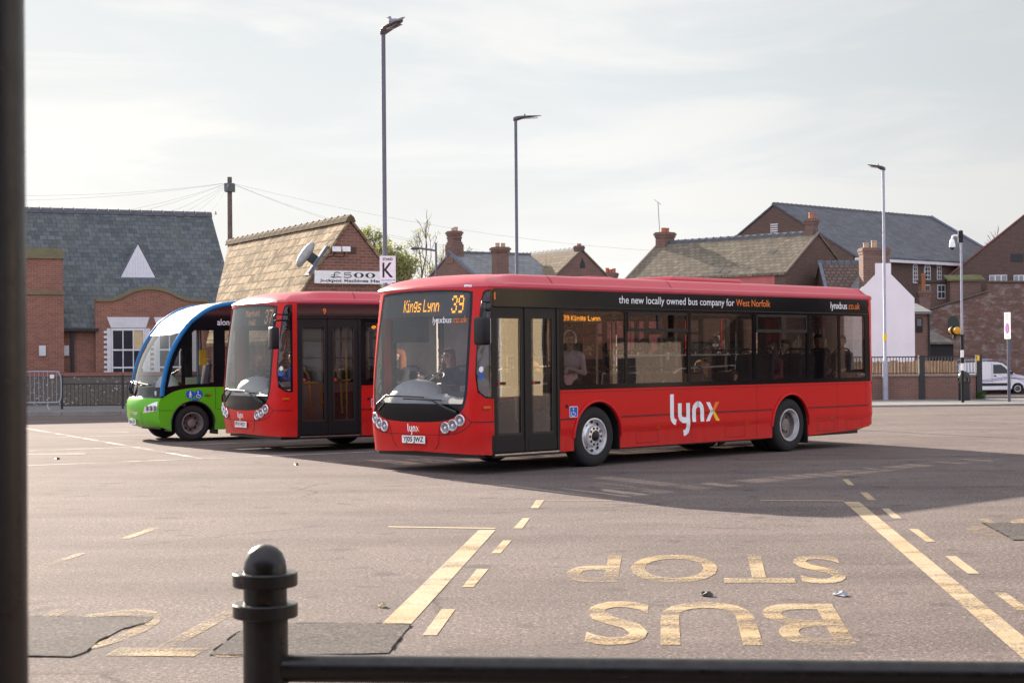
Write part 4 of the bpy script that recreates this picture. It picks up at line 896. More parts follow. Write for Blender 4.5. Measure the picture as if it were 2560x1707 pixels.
# ------------------------------------------------------------------ people
SK = dict(fair=plain('skin_fair', (.50, .30, .22), .55, 0, .06), tan=plain('skin_tan', (.36, .20, .14), .55, 0, .06))
_cloth = {}
def cloth(c):
    if c not in _cloth: _cloth[c] = plain('cloth_%d' % len(_cloth), c, .9, 0, .18, 14, bmp=.3, bscale=45)
    return _cloth[c]
EYE = plain('eye_dark', (.02, .015, .012), .3); LIP = plain('lip', (.32, .10, .09), .5)
def person(loc, rz, label, pose='sit', skin='fair', top=(.02, .02, .025), legs=(.02, .022, .03), hair=(.03, .018, .012), long_hair=False, turn=0.0, arms='lap', glasses=False, phones=False, k=1.0, shoe=(.02, .02, .02)):
    """one figure, local +x is where the body faces; all limbs grown into a single skin"""
    t = thing('person', label, 'person', loc, rz)
    P = []   # capsules a, b, ra, rb, material
    V = Vector
    if pose == 'stand':
        hip = .93; sh = 1.42; nk = 1.50; hd = 1.63
        legsj = [[(0, s*.09, .92), (.01, s*.10, .50), (-.02, s*.11, .08), (.13, s*.13, .035)] for s in (1, -1)]
    else:
        hip = .50; sh = .98; nk = 1.06; hd = 1.19
        legsj = [[(.02, s*.10, .50), (.42, s*.13, .52), (.44, s*.13, .08), (.57, s*.14, .035)] for s in (1, -1)]
    lean = .0 if pose == 'stand' else -.04
    P += [((0, -.07, hip), (0, .07, hip), .115, .115, 1 if pose != 'stand' else 2), ((0, 0, hip+.02), (lean*.5, 0, hip+.22), .125, .115, 1), ((lean*.5, 0, hip+.22), (lean, 0, sh-.08), .12, .13, 1), ((lean, -.13, sh-.03), (lean, .13, sh-.03), .085, .085, 1), ((lean, -.10, sh-.14), (lean, .10, sh-.14), .10, .10, 1)]
    P += [((lean, 0, sh), (lean+.015, 0, nk+.05), .055, .05, 0)]
    for j in legsj:
        P += [(j[0], j[1], .088, .062, 2), (j[1], j[2], .058, .040, 2), (j[2], j[3], .045, .034, 3)]
    for s in (1, -1):
        S = V((lean, s*.185, sh-.03))
        if arms == 'cross': E = V((.05, s*.24, sh-.30)); Wr = V((.20, -s*.02, sh-.25+.03*s))
        elif arms == 'wheel': E = V((.14, s*.25, sh-.24)); Wr = V((.36, s*.19, sh-.12))
        elif arms == 'face' and s > 0: E = V((.20, s*.20, sh-.22)); Wr = V((.13, s*.10, nk+.02))
        else: E = V((.03, s*.24, sh-.29)); Wr = V((.24, s*.12, hip+.14))
        P += [(S, E, .055, .045, 1), (E, Wr, .043, .030, 1)]
        d = (Wr-E).normalized(); side = V((-d.y, d.x, 0)).normalized(); down = d.cross(side)
        K = Wr+d*.085; P.append((Wr, Wr+d*.03, .027, .030, 0)); P.append((Wr+d*.03+side*.018, K+side*.02, .018, .015, 0)); P.append((Wr+d*.03-side*.018, K-side*.02, .018, .015, 0))
        for f in range(4):
            o = side*(.033-.022*f); ln = (.068, .078, .072, .056)[f]; a = K+o; m_ = a+d*ln*.5+V((0, 0, -.008)); e = m_+d*ln*.35+V((0, 0, -.026))
            P += [(a, m_, .0095, .009, 0), (m_, e, .009, .008, 0)]
        th = Wr+d*.025+side*(.03 if s < 0 else -.03); P += [(th, th+d*.035+side*(.022 if s < 0 else -.022), .012, .010, 0), (th+d*.035+side*(.022 if s < 0 else -.022), th+d*.065+side*(.024 if s < 0 else -.024), .010, .008, 0)]
    Rz = Matrix.Rotation(turn, 3, 'Z'); hc = V((lean+.025, 0, hd)); h_ = lambda x, y, z: hc+Rz @ V((x, y, z))
    P += [(h_(-.02, 0, .03), h_(.015, 0, .025), .088, .078, 0), (h_(.02, 0, -.03), h_(.03, 0, -.075), .066, .042, 0), (h_(.085, 0, .005), h_(.102, 0, -.022), .010, .013, 0), (h_(-.005, .078, -.01), h_(-.012, .082, .02), .012, .015, 0), (h_(-.005, -.078, -.01), h_(-.012, -.082, .02), .012, .015, 0), (h_(-.03, 0, -.06), h_(0, 0, -.10), .05, .045, 0)]
    def grow(caps, mats, name, parent, vox):
        mb = MB()
        for a, b, ra, rb, _ in caps:
            a, b = V(a), V(b); ln = max((b-a).length, 1e-4)
            st = [(ra*math.sin(x), -ra*math.cos(x)) for x in np.linspace(.05, 1.5708, 5)]+[(rb*math.cos(x), ln+rb*math.sin(x)) for x in np.linspace(0, 1.52, 5)]
            Mx = Matrix.Translation(a) @ ((b-a).normalized() if ln > 1e-3 else V((0, 0, 1))).to_track_quat('Z', 'Y').to_matrix().to_4x4()
            mb.lathe(st, 12, 0, Mx, True)
        o = mb.build('tmp', mats[0]); md = o.modifiers.new('r', 'REMESH'); md.mode = 'VOXEL'; md.voxel_size = vox
        sm = o.modifiers.new('s', 'SMOOTH'); sm.iterations = 3; sm.factor = .5
        dg = bpy.context.evaluated_depsgraph_get(); me = bpy.data.meshes.new_from_object(o.evaluated_get(dg))
        COL.objects.unlink(o); bpy.data.objects.remove(o)
        me.materials.clear()
        for m_ in mats: me.materials.append(m_)
        if len(mats) > 1:
            n = len(me.polygons); c = np.empty(n*3); me.polygons.foreach_get('center', c); c = c.reshape(-1, 3); best = np.full(n, 9.0); idx = np.zeros(n, int)
            for a, b, ra, rb, m_ in caps:
                a, b = np.array(a), np.array(b); ab = b-a; q = np.clip(((c-a) @ ab)/max(ab @ ab, 1e-9), 0, 1); d = np.linalg.norm(c-(a+q[:, None]*ab), axis=1)-(ra+(rb-ra)*q)
                w = d < best; best[w] = d[w]; idx[w] = m_
            me.polygons.foreach_set('material_index', idx)
        me.polygons.foreach_set('use_smooth', [True]*len(me.polygons))
        me.name = name; o2 = bpy.data.objects.new(name, me); COL.objects.link(o2); o2.parent = parent; return o2
    P = [(V(a), V(b), ra, rb, m_) for a, b, ra, rb, m_ in P]
    grow(P, [SK[skin], cloth(top), cloth(legs), cloth(shoe)], 'body', t, .0125)
    H = [(h_(-.035, 0, .055), h_(-.005, 0, .062), .094, .082, 0), (h_(-.06, 0, .0), h_(-.05, 0, -.04), .075, .06, 0), (h_(.03, .03, .10), h_(.045, -.03, .098), .035, .032, 0)]
    if long_hair:
        for s in (1, -1): H += [(h_(-.02, s*.07, .03), h_(.0, s*.095, -.12), .04, .045, 0), (h_(.0, s*.095, -.12), h_(.01, s*.11, -.26), .045, .03, 0)]
        H += [(h_(-.08, 0, 0), h_(-.09, 0, -.22), .07, .06, 0)]
    grow(H, [cloth(hair)], 'hair', t, .012)
    b = MB()
    for s in (1, -1):
        b.ball(h_(.082, s*.031, .012), (.010, .014, .008), 8, 6); b.tube([h_(.090, s*.016, .034), h_(.090, s*.034, .038), h_(.078, s*.052, .032)], .005, 5)
    b.build('eyes', EYE, t, 60)
    b = MB(); b.tube([h_(.078, .026, -.052), h_(.088, 0, -.050), h_(.078, -.026, -.052)], [.003, .0075, .003], 6); b.build('mouth', LIP, t, 60)
    if glasses:
        b = MB()
        for s in (1, -1): b.tube([h_(.103, s*.034+.026*math.cos(a), .008+.020*math.sin(a)) for a in np.linspace(0, 6.283, 15)], .0035, 5); b.tube([h_(.10, s*.058, .014), h_(-.01, s*.088, .015)], .003, 5)
        b.tube([h_(.104, .008, .012), h_(.104, -.008, .012)], .003, 5); b.build('glasses', M['trim'], t)
    if phones:
        b = MB(); b.tube([h_(-.01, .107*math.cos(a), .03+.135*math.sin(a)) for a in np.linspace(0, math.pi, 15)], .014, 6)
        for s in (1, -1): b.ball(h_(-.01, s*.098, .0), (.038, .026, .046), 12, 8)
        b.build('headphones', M['white'], t, 60)
    if k != 1.0: t.scale = (k, k, k)
    return t
def in_bus(bus, s, lat, z):
    return bus.matrix_world @ Vector((s, lat, z)) if False else Matrix.Translation(bus.location) @ Matrix.Rotation(bus.rotation_euler[2], 4, 'Z') @ Vector((s, lat, z))
A1 = .7912; A2 = .585; FW = math.pi     # facing the front of the bus is local -s
person(in_bus(bus1, -1.42, 1.88, .56), A1+FW, 'long-haired driver in glasses and dark jacket at the wheel of the nearest red bus', 'sit', 'fair', (.02, .022, .026), hair=(.16, .05, .02), long_hair=True, arms='wheel', glasses=True, turn=.15)
person(in_bus(bus1, -.06, .47, .36), A1+FW+.5, 'standing passenger in pale pink shirt and white headphones behind the doors of the nearest bus', 'stand', 'tan', (.62, .50, .52), (.015, .015, .02), (.02, .014, .012), arms='cross', glasses=True, phones=True, turn=.55)
person(in_bus(bus1, 3.25, .45, .33), A1+FW+.3, 'fair-haired child leaning on a hand low in the middle window', 'sit', 'fair', (.02, .02, .025), hair=(.30, .15, .06), long_hair=True, arms='face', turn=.9)
person(in_bus(bus1, 3.78, .80, .36), A1+FW, 'dark-haired child beside the fair-haired child in the middle window', 'sit', 'fair', (.03, .025, .03), hair=(.03, .018, .012), turn=.5)
person(in_bus(bus1, 4.10, .42, .16), A1+FW, 'passenger in pale orange top sitting low ahead of the rear wheel', 'sit', 'fair', (.34, .21, .16), hair=(.10, .06, .04), turn=.3)
person(in_bus(bus1, 5.25, .42, .66), A1+FW, 'passenger with brown bobbed hair above the rear wheel', 'sit', 'fair', (.26, .06, .06), hair=(.14, .09, .06), long_hair=True, turn=.2)
person(in_bus(bus1, 6.20, .80, .70), A1+FW, 'brown-haired passenger in a grey jumper just ahead of the rear windows', 'sit', 'fair', (.20, .19, .20), hair=(.12, .07, .05), turn=-.2)
person(in_bus(bus1, 6.95, .55, .80), A1+FW, 'dark-haired young man in dark jacket looking out near the back of the bus', 'sit', 'tan', (.05, .045, .035), hair=(.015, .012, .01), turn=.8)
person(in_bus(bus1, 7.52, .42, .78), A1+FW, 'passenger in greyish pink shirt in the rearmost window of the nearest bus', 'sit', 'fair', (.50, .42, .44), hair=(.035, .025, .02), turn=.6)
person(in_bus(bus2, -1.42, 1.70, .56), A2+FW, 'driver in blue jacket at the wheel of the second red bus', 'sit', 'fair', (.05, .11, .36), hair=(.05, .035, .03), arms='wheel')
person(in_bus(bus2, 1.0, .8, .40), A2+FW, 'passenger in dark red top seen through the doors of the second bus', 'sit', 'fair', (.25, .05, .05), hair=(.03, .02, .02), turn=.5)
# ------------------------------------------------------------------ surveying helpers: a sight line from the camera to a given plane
def ray(px, py):
    ur = (px-1280)/4268.1; vr = (853.5-py)/4268.1
    u_ = ur*math.cos(ROLL)+vr*math.sin(ROLL); v_ = -ur*math.sin(ROLL)+vr*math.cos(ROLL)
    return Vector((u_, math.cos(PITCH)-v_*math.sin(PITCH), math.sin(PITCH)+v_*math.cos(PITCH)))
CAMP = Vector((0, 0, CAM_H))
def G(px, py, z=0.0): d = ray(px, py); return CAMP+d*((z-CAM_H)/d.z)
def W(px, py, Y): d = ray(px, py); return CAMP+d*(Y/d.y)
def on_plane(px, py, p, n):
    d = ray(px, py); p = Vector(p); n = Vector(n); return CAMP+d*((p-CAMP).dot(n)/d.dot(n))

# ------------------------------------------------------------------ ground
ASPH = asphalt('tarmac', (.060, .048, .043), (.262, .213, .192), (.052, .043, .042), True)
b = MB(); ys = [-80, 63, 70, 78, 86, 95, 140, 400, 2500]; zs = [0, 0, -.08, -.22, -.42, -.6, -.6, -.6, -.6]; xs = [-1500, -60, 0, 60, 1500]
b.add([(x, y, z) for y, z in zip(ys, zs) for x in xs], [(i*5+j, i*5+j+1, i*5+j+6, i*5+j+5) for i in range(8) for j in range(4)])
tag(b.build('ground', ASPH, None, 60), kind='structure')
PAVE = plain('paving', (.17, .16, .15), .85, 0, .25, 2.5, bmp=.3, bscale=25); KERB = plain('kerb_stone', (.24, .22, .20), .8, 0, .2, 3, bmp=.2, bscale=40)
b = MB(); ky = lambda x: 54.85+.063*x
b.prism([(-70, ky(-70)+.16), (11.2, ky(11.2)+.16), (11.2, 62.6), (-70, 62.6)], -.2, .12, plane='xy'); b.prism([(11.21, ky(11.2)+.16), (40, ky(30)+.16), (40, 62.6), (11.21, 62.6)], -.2, .06, plane='xy')
b.prism([(-9.5, 47.2), (3.2, 52.4), (3.0, 56.5), (-9.5, 56.5)], -.2, .118, plane='xy')
tag(b.build('pavement', PAVE), kind='structure')
b = MB(); x = -60
while x < 30:
    h_ = .125 if x < 10.5 else .03
    b.prism([(x+.006, ky(x)), (x+.909, ky(x+.91)), (x+.909, ky(x+.91)+.155), (x+.006, ky(x)+.155)], -.2, h_, plane='xy'); x += .915
tag(b.build('kerb', KERB), kind='structure')

YEL = worn('road_yellow', (.52, .42, .28), .27, .46, 1.0, .04); YELW = worn('road_yellow_worn', (.52, .41, .25), .37, .62, 1.6, .02); WHT = worn('road_white', (.75, .72, .68), .36, .60, 1.1)
def gpoly(mb, px, z=.004): mb.add([tuple(G(*p)*1.0)[:2]+(z,) for p in px], [tuple(range(len(px)))])
def fixup(mb):
    for i, f in enumerate(mb.f):
        v_ = [Vector(mb.v[k]) for k in f]
        if (v_[1]-v_[0]).cross(v_[2]-v_[1]).z < 0: mb.f[i] = tuple(reversed(f))
    return mb
ca_ = lambda l: [(960+x/2.94, 1180+y/2.94) for x, y in l]
cb_ = lambda l: [(1760+x/2.5, 1080+y/2.5) for x, y in l]
sh = (-4.05, -3.0)
lines = MB()
gpoly(lines, [(1197, 1325), (1239, 1325), (1028.5, 1559), (955, 1559)])
gpoly(lines, cb_([(872, 436), (970, 436), (2001, 1280), (2001, 1422)]))
n0 = len(lines.v)
dl = [[(1118, 205), (1180, 205), (1135, 265), (1078, 265)], [(1020, 338), (1073, 338), (1018, 414), (950, 414)], [(876, 502), (938, 502), (858, 597), (788, 597)], [(683, 713), (768, 713), (657, 846), (573, 846)], [(423, 1008), (525, 1008), (388, 1200), (283, 1200)]]
for q in dl: gpoly(lines, ca_(q))
for q in [[(862, 295), (900, 295), (940, 332), (905, 332)], [(975, 377), (1020, 377), (1075, 424), (1025, 424)], [(1110, 478), (1155, 478), (1238, 540), (1180, 540)], [(1280, 605), (1335, 605), (1445, 686), (1390, 686)], [(1507, 775), (1575, 775), (1723, 885), (1648, 885)], [(1810, 1002), (1885, 1002), (2040, 1114), (1960, 1114)]]: gpoly(lines, cb_(q))
def thin(mb, a, b_, w):
    a, b_ = G(*a), G(*b_); d = (b_-a).normalized(); n = Vector((-d.y, d.x, 0))*w/2
    mb.add([(p.x, p.y, .004) for p in (a-n, b_-n, b_+n, a+n)], [(0, 1, 2, 3)])
thin(lines, (970, 1316.7), (1239, 1321), .10); thin(lines, (1361, 1250), (1531, 1251), .05); thin(lines, (1900, 1250.5), (2110, 1252), .09)
base_l = list(lines.v[n0:n0+20])
tag(fixup(lines).build('bay_marking', YEL), kind='structure'); lines = MB()
for k in range(5): lines.add([(p[0]+sh[0], p[1]+sh[1], p[2]) for p in base_l[4*k:4*k+4]], [(0, 1, 2, 3)])
tag(fixup(lines).build('faded_marking', worn('road_yellow_faint', (.55, .46, .30), .36, .62, 1.0, -.08)), kind='structure')
wl_ = MB()
thin(wl_, (60, 1070), (505, 1146.5), .11); thin(wl_, (20, 1129), (1000, 1092), .10); thin(wl_, (20, 1166), (1230, 1117), .10); thin(wl_, (20, 1096), (420, 1086), .10); thin(wl_, (275, 1081), (320, 1080), .25); thin(wl_, (20, 1136), (213, 1134), .22)
tag(fixup(wl_).build('parking_line', WHT), kind='structure')
tx = MB()
def quadtext(mb, txt, bl, br, tl, tr, off=(0, 0)):
    bl, br, tl, tr = [G(*p) for p in (bl, br, tl, tr)]
    def f(x, y):
        a = bl.lerp(br, x); c = tl.lerp(tr, x); p = a.lerp(c, y); return (p.x+off[0], p.y+off[1], .0045)
    text_on(mb, txt, f, 0, 1, 0, 1.0, .010)
for o in ((0, 0),):
    quadtext(tx, 'BUS', (2080, 1511), (1475, 1505), (2144, 1616), (1447, 1612), o); quadtext(tx, 'STOP', (2092, 1390), (1430, 1388), (2124, 1459), (1409, 1456), o)
tag(fixup(tx).build('bay_lettering', YELW), kind='structure')
tx = MB()
for o in ((-4.05, -3.0), (4.05, 3.0)): quadtext(tx, 'BUS', (2080, 1511), (1475, 1505), (2144, 1616), (1447, 1612), o); quadtext(tx, 'STOP', (2092, 1390), (1430, 1388), (2124, 1459), (1409, 1456), o)
tag(fixup(tx).build('faded_lettering', worn('road_yellow_faded', (.48, .38, .24), .36, .62, 1.2, -.05)), kind='structure')
PATCH = asphalt('new_tarmac', (.030, .027, .026), (.15, .130, .118), (.022, .020, .020))
cl_ = lambda l: [(60+x/2.282, 1020+y/2.282) for x, y in l]
rnd = random.Random(11)
def rough_edge(q, amp=.005):
    P = [G(*p) for p in q]; out = []
    for i in range(len(P)):
        a_, b_ = P[i], P[(i+1) % len(P)]; n = max(2, int((b_-a_).length/.12))
        for k in range(n):
            p = a_.lerp(b_, k/n); out.append((p.x+rnd.gauss(0, amp*.4), p.y+rnd.gauss(0, amp*.5)))
    return out
SEAM = plain('bitumen_seam', (.010, .009, .009), 1.0, 0, .3, 20, spec=.02)
for q in (cl_([(-60, 1190), (300, 1192), (740, 1195), (690, 1230), (560, 1262), (430, 1330), (360, 1390), (270, 1420), (-60, 1415)]), cl_([(1050, 1410), (1230, 1275), (1320, 1232), (1900, 1228), (2210, 1236), (2150, 1310), (2080, 1400), (1515, 1412)]), cb_([(1735, 570), (2100, 570), (2100, 676), (1930, 676), (1870, 640)])):
    e = rough_edge(q); pt = MB(); patch(pt, e, [], lambda x, y: (x, y, .007), [], [], .3)
    tag(fixup(pt).build('tarmac_patch', PATCH), kind='structure')
    sm_ = MB(); n = len(e)
    for i in range(n):
        if rnd.random() < .62:
            p0_, p1_ = Vector((*e[i], 0)), Vector((*e[(i+1) % n], 0)); d_ = (p1_-p0_)
            if d_.length > .3 or d_.length < 1e-4: continue
            nn_ = Vector((-d_.y, d_.x, 0)).normalized()*rnd.uniform(.002, .008); sm_.add([(p_.x, p_.y, 0.0105) for p_ in (p0_-nn_, p1_-nn_, p1_+nn_, p0_+nn_)], [(0, 1, 2, 3)])
    tag(fixup(sm_).build('tarmac_seam', SEAM), kind='structure')

# litter
def litter(px, py, sx, sy, mat, lab, z=.01):
    p = G(px, py); b = MB(); n = 9
    for k in range(3):
        ring = [(sx*(1+.35*math.sin(7*a+k))*math.cos(a)*(1-.25*k), sy*(1+.3*math.cos(5*a+2*k))*math.sin(a)*(1-.25*k), .004+.009*k*(1+.6*math.sin(3*a))) for a in np.linspace(0, 6.283, n+1)[:-1]]
        b.v += ring
    for k in range(2): b.f += [(k*n+j, k*n+(j+1) % n, (k+1)*n+(j+1) % n, (k+1)*n+j) for j in range(n)]; b.m += [0]*n
    b.f.append(tuple(2*n+j for j in range(n))); b.m.append(0)
    o = b.build('litter', mat); o.location = (p.x, p.y, z-.006); tag(o, lab, 'litter', 'litter on the tarmac')
litter(1767, 1489, .045, .06, M['trim'], 'small dark crumpled scrap lying between the words BUS and STOP')
litter(2102, 1488, .05, .08, plain('grey_scrap', (.30, .31, .33), .7), 'flat pale grey scrap lying below the S of STOP')
litter(740, 1162, .04, .08, M['trim'], 'tiny black scrap on the tarmac in front of the second bus')
litter(143, 1148, .05, .09, M['trim'], 'tiny black scrap beside the white parking lines on the left')
litter(957, 1517, .03, .05, plain('leaf_scrap', (.45, .38, .22), .8), 'small yellowish leaf by the thick yellow bay line')

# ------------------------------------------------------------------ foreground barrier and shelter post
def weathered(name, col, rust=(.10, .045, .02)):
    m, nt, N, L, b = newmat(name); v = coords(nt); b.inputs['Specular IOR Level'].default_value = .45
    c = noise(nt, v, 14, 5, .7, .3, .7, tuple(x*.7 for x in col), tuple(x*1.5 for x in col))
    c = mix(nt, noise(nt, v, 22, 6, .78, .61, .68, (0,)*3, (.75,)*3), c, rust)
    ge = N.new("ShaderNodeNewGeometry"); sp = N.new("ShaderNodeSeparateXYZ"); L.new(ge.outputs['Normal'], sp.inputs[0]); pw = N.new("ShaderNodeMath"); pw.operation = 'POWER'; mxx = N.new("ShaderNodeMath"); mxx.operation = 'MAXIMUM'; mxx.inputs[1].default_value = 0; L.new(sp.outputs[2], mxx.inputs[0]); L.new(mxx.outputs[0], pw.inputs[0]); pw.inputs[1].default_value = 3
    dst = mix(nt, 1.0, noise(nt, v, 18, 5, .7, .35, .7, (0,)*3, (.35,)*3), pw.outputs[0], 'MULTIPLY'); c = mix(nt, dst, c, (.16, .14, .12)); L.new(c, b.inputs['Base Color'])
    rr = noise(nt, v, 10, 5, .7, .3, .75, (.22,)*3, (.5,)*3); L.new(rr, b.inputs['Roughness']); bump(nt, b, noise(nt, v, 45, 4, .6, .2, .8), .10, .004); return m
STEEL = weathered('dark_barrier_paint', (.011, .009, .008))
D0 = 6.23; bx = W(664, 1600, D0).x
t = thing('barrier', 'dark round-topped steel post and rail barrier across the foreground', 'barrier', (bx, D0, 0), math.atan2(-.28, 2.68))
def bpost(x):
    b = MB(); b.lathe([(.082, -.02), (.082, .80)], 40); b.lathe([(.079, .80), (.079, .975)], 40)
    o = b.build('post', STEEL, t, 40); o.location = (x, 0, 0)
    MB().lathe([(.079, .97), (.0785, .99), (.074, 1.015), (.062, 1.045), (.045, 1.063), (.022, 1.074), (.001, 1.077)], 40).build('dome_cap', STEEL, o, 60)
    for z in (.813, .925):
        MB().lathe([(.078, z), (.114, z), (.118, z+.004), (.118, z+.046), (.114, z+.05), (.078, z+.05)], 44).build('collar', STEEL, o, 40)
    MB().lathe([(.09, .0), (.09, .03), (.083, .05)], 32).build('foot', STEEL, o, 40)
for x in (0, 2.9): bpost(x)
for z in (.627, .22): MB().tube([(.06, 0, z), (2.85, 0, z)], .050, 28).build('rail', STEEL, t, 60)
MB().tube([(-.06, 0, .22), (-.061, 0, .22)], .02, 8).build('rail_stub', STEEL, t)
t = thing('bus_shelter', 'dark brown shelter, its round post close up at the left edge, roof and wall added unseen', 'shelter', (-.936, 3.0, 0)); BROWN = weathered('brown_post_paint', (.015, .009, .008))
for x in (0, 5.2, -5.2):
    b = MB(); b.lathe([(.080, 0), (.080, 4.0)], 48); b.tube([(0, .02, 3.95), (0, -1.4, 4.05)], .05, 10); o = b.build('post', BROWN, t, 60); o.location = (x, 0, 0); MB().lathe([(.13, 0), (.13, .02), (.085, .03)], 32).build('base_plate', STEEL, o, 40)
b = MB(); b.box(-14, 16, -10.4, -1.3, 4.0, 4.16); b.box(-14, 16, -1.38, -1.24, 3.9, 4.2); b.build('added_canopy', plain('added_canopy_brown', (.05, .04, .036), .8), t)  # unseen roof, added to darken the rail and what it reflects
b = MB(); b.box(-14, 16, -10.6, -10.4, 0, 4.3); b.build('added_back_wall', plain('added_wall_brown', (.05, .034, .03), .7), t)  # unseen wall, added for the same dark reflections

# ------------------------------------------------------------------ lamp posts, signs and poles
GREY = plain('lamp_grey', (.115, .115, .145), .4, .3, .15, 2); GALV = plain('galvanised', (.36, .37, .43), .55, .2, .15, 3); HEADM = plain('lamp_head_grey', (.10, .095, .095), .45)
def lamp(px, py_top, Y, hd, ln, lab, mat=GREY):
    p = W(px, py_top, Y); t = thing('street_lamp', lab, 'street lamp', (p.x, Y, 0), 0); h = p.z
    MB().lathe([(.10, 0), (.10, 1.35), (.085, 1.45), (.052, 1.5), (.050, h)], 20).build('pole', mat, t, 40)
    a = math.atan2(hd[1], hd[0]); Mx = Matrix.Translation((0, 0, h-.02)) @ Matrix.Rotation(a, 4, 'Z') @ Matrix.Rotation(-hd[2], 4, 'Y')
    secs = [(-.07, .04, -.02, .10), (.0, .085, -.03, .13), (.12, .13, .0, .14), (.30, .16, .045, .14), (.55, .15, .075, .135), (.85, .10, .10, .125), (1.0, .03, .11, .12)]
    b = MB(); n = 12
    for (x, w, z0, z1) in secs:
        for k in range(n):
            an = 2*math.pi*k/n; b.v.append(tuple(Mx @ Vector((x*ln if x > 0 else x, w*math.cos(an), (z0+z1)/2+(z1-z0)/2*math.sin(an)))))
    for i in range(len(secs)-1):
        for k in range(n): b.f.append((i*n+k, i*n+(k+1) % n, (i+1)*n+(k+1) % n, (i+1)*n+k)); b.m.append(0)
    b.f += [tuple(range(n)), tuple(len(secs)*n-n+k for k in range(n))]; b.m += [0, 0]
    hdm = fixn(b.build('lamp_head', HEADM, t, 50))
    b = MB(); b.box(.32*ln, .85*ln, -.09, .09, .045, .055, 0, Mx); b.build('lens', M['lens'], hdm)
    b = MB(); b.lathe([(.03, 0), (.03, .05), (.02, .065), (.001, .068)], 10, 0, Mx @ Matrix.Translation((.35*ln, 0, .13))); b.build('photocell', HEADM, hdm, 40)
    return t
L1 = lamp(958, 84, 39, (.62, -.78, .12), .78, 'tallest lamp post, carrying the STAND K sign behind the second bus')
L2 = lamp(1289, 300, 53.6, (.98, -.1, .02), .82, 'slim lamp post rising behind the front of the nearest bus')
L3 = lamp(2208, 424, 62, (-.92, -.3, .10), .66, 'galvanised lamp post in front of the white gable wall', GALV)
b = MB(); b.box(-.056, .056, -.056, .056, 2.2, 2.45); b.build('notice_band', M['yellow_print'], L3)
# gull on the nearest lamp
p = W(986, 56, 39); t = thing('bird', 'small gull perched on top of the tallest lamp head', 'bird', (p.x+.02, 38.72, p.z-.13), R(160))
b = MB(); b.ball((0, 0, .10), (.15, .065, .06), 14, 8); b.ball((.12, 0, .19), (.042, .035, .035), 10, 7); b.tube([(.08, 0, .12), (.12, 0, .19)], [.045, .03], 8); b.tube([(-.10, 0, .11), (-.20, 0, .15), (-.27, 0, .17)], [.045, .028, .008], 8)
o = b.build('body', plain('gull_grey', (.26, .26, .28), .8), t); md = o.modifiers.new('r', 'REMESH'); md.mode = 'VOXEL'; md.voxel_size = .012; md.use_smooth_shade = True
b = MB(); b.tube([(.15, 0, .19), (.20, 0, .185)], [.011, .003], 6); b.build('beak', M['orange_print'], t); 
for s in (1, -1): MB().tube([(.02, s*.03, .06), (.03, s*.03, 0)], .006, 5).build('leg', M['orange_print'], t)

# STAND K
p0 = W(949, 640, 38.88); p1 = W(989.5, 706.5, 38.88); t = thing('stand_sign', 'white STAND K bus stand sign fixed to the tallest lamp post', 'sign', ((p0.x+p1.x)/2, 38.88, p1.z)); w_, h_ = p1.x-p0.x, p0.z-p1.z
b = MB(); b.prism(rrect(-w_/2, w_/2, 0, h_, .015), -.004, .004); b.build('plate', M['plate'], t)
fK = lambda x, y: (x, -.0065, y)
text_on(MB(), 'STAND', fK, -w_*.31, w_*.31, h_*.83, h_*.095, .035).build('sign_text', M['ink'], t); text_on(MB(), 'K', fK, -w_*.33, w_*.33, h_*.20, h_*.555, .01).build('sign_text', M['ink'], t); text_on(MB(), 'USE CROSSING', fK, -w_*.42, w_*.26, h_*.065, h_*.055, .0).build('sign_text', M['blue_sign'], t)
b = MB(); q = [(.30, .085), (.38, .085), (.38, .062), (.44, .095), (.38, .128), (.38, .105), (.30, .105)]; b.add([fK(x*w_, y*h_) for x, y in q], [tuple(range(7))]); b.build('sign_arrow', M['ink'], t)
b = MB(); b.box(-.09, .07, .005, .05, h_*.2, h_*.2+.04); b.box(-.09, .07, .005, .05, h_*.75, h_*.75+.04); b.build('clamp', GREY, t)

# old lantern on a bent arm, among the far chimneys
p = W(1090, 628, 75); t = thing('street_lamp', 'small old lamp on a bent arm by the pale budding tree', 'street lamp', (p.x, 75, -.2)); hz = p.z+.2
MB().tube(smooth_path([(0, 0, 0), (0, 0, hz-.15), (-.06, 0, hz+.02), (-.5, 0, hz+.10), (-.75, 0, hz+.14)], 5), .045, 8).build('pole', GREY, t, 60)
b = MB(); b.ball((-.92, 0, hz+.13), (.22, .11, .08), 14, 8); b.build('lamp_head', HEADM, t, 60)

# beacon post, camera
Yb = 58.0; p = W(2407, 1006, Yb); t = thing('beacon_post', 'black and white banded crossing post with amber globes', 'beacon', (p.x, Yb, .05), -R(.0))
zz = lambda py: W(2407, py, Yb).z-.05
for z0, z1, mm in ((0, zz(926), 'darkplastic'), (zz(926), zz(908), 'white'), (zz(908), zz(893), 'darkplastic'), (zz(893), zz(875), 'white'), (zz(875), zz(836), 'darkplastic')):
    MB().lathe([(.054, z0), (.054, z1)], 16).build('post_band', M[mm], t, 40)
MB().lathe([(.040, zz(836)), (.040, zz(575)+.0)], 14).build('upper_shaft', GALV, t, 40)
zc = zz(838); b = MB(); b.box(-.30, .07, -.05, .05, zc-.02, zc+.02); b.box(-.31, -.22, -.04, .04, zc-.11, zc); b.build('bracket', M['darkplastic'], t)
AMB = emit('amber_globe', (1.0, .45, .01), .075)
b = MB(); b.ball((-.19, -.10, zc+.16), .125, 18, 12); b.build('globe', AMB, t, 60); b = MB(); b.ball((-.30, .14, zc+.17), .125, 16, 10); b.build('globe', AMB, t, 60)
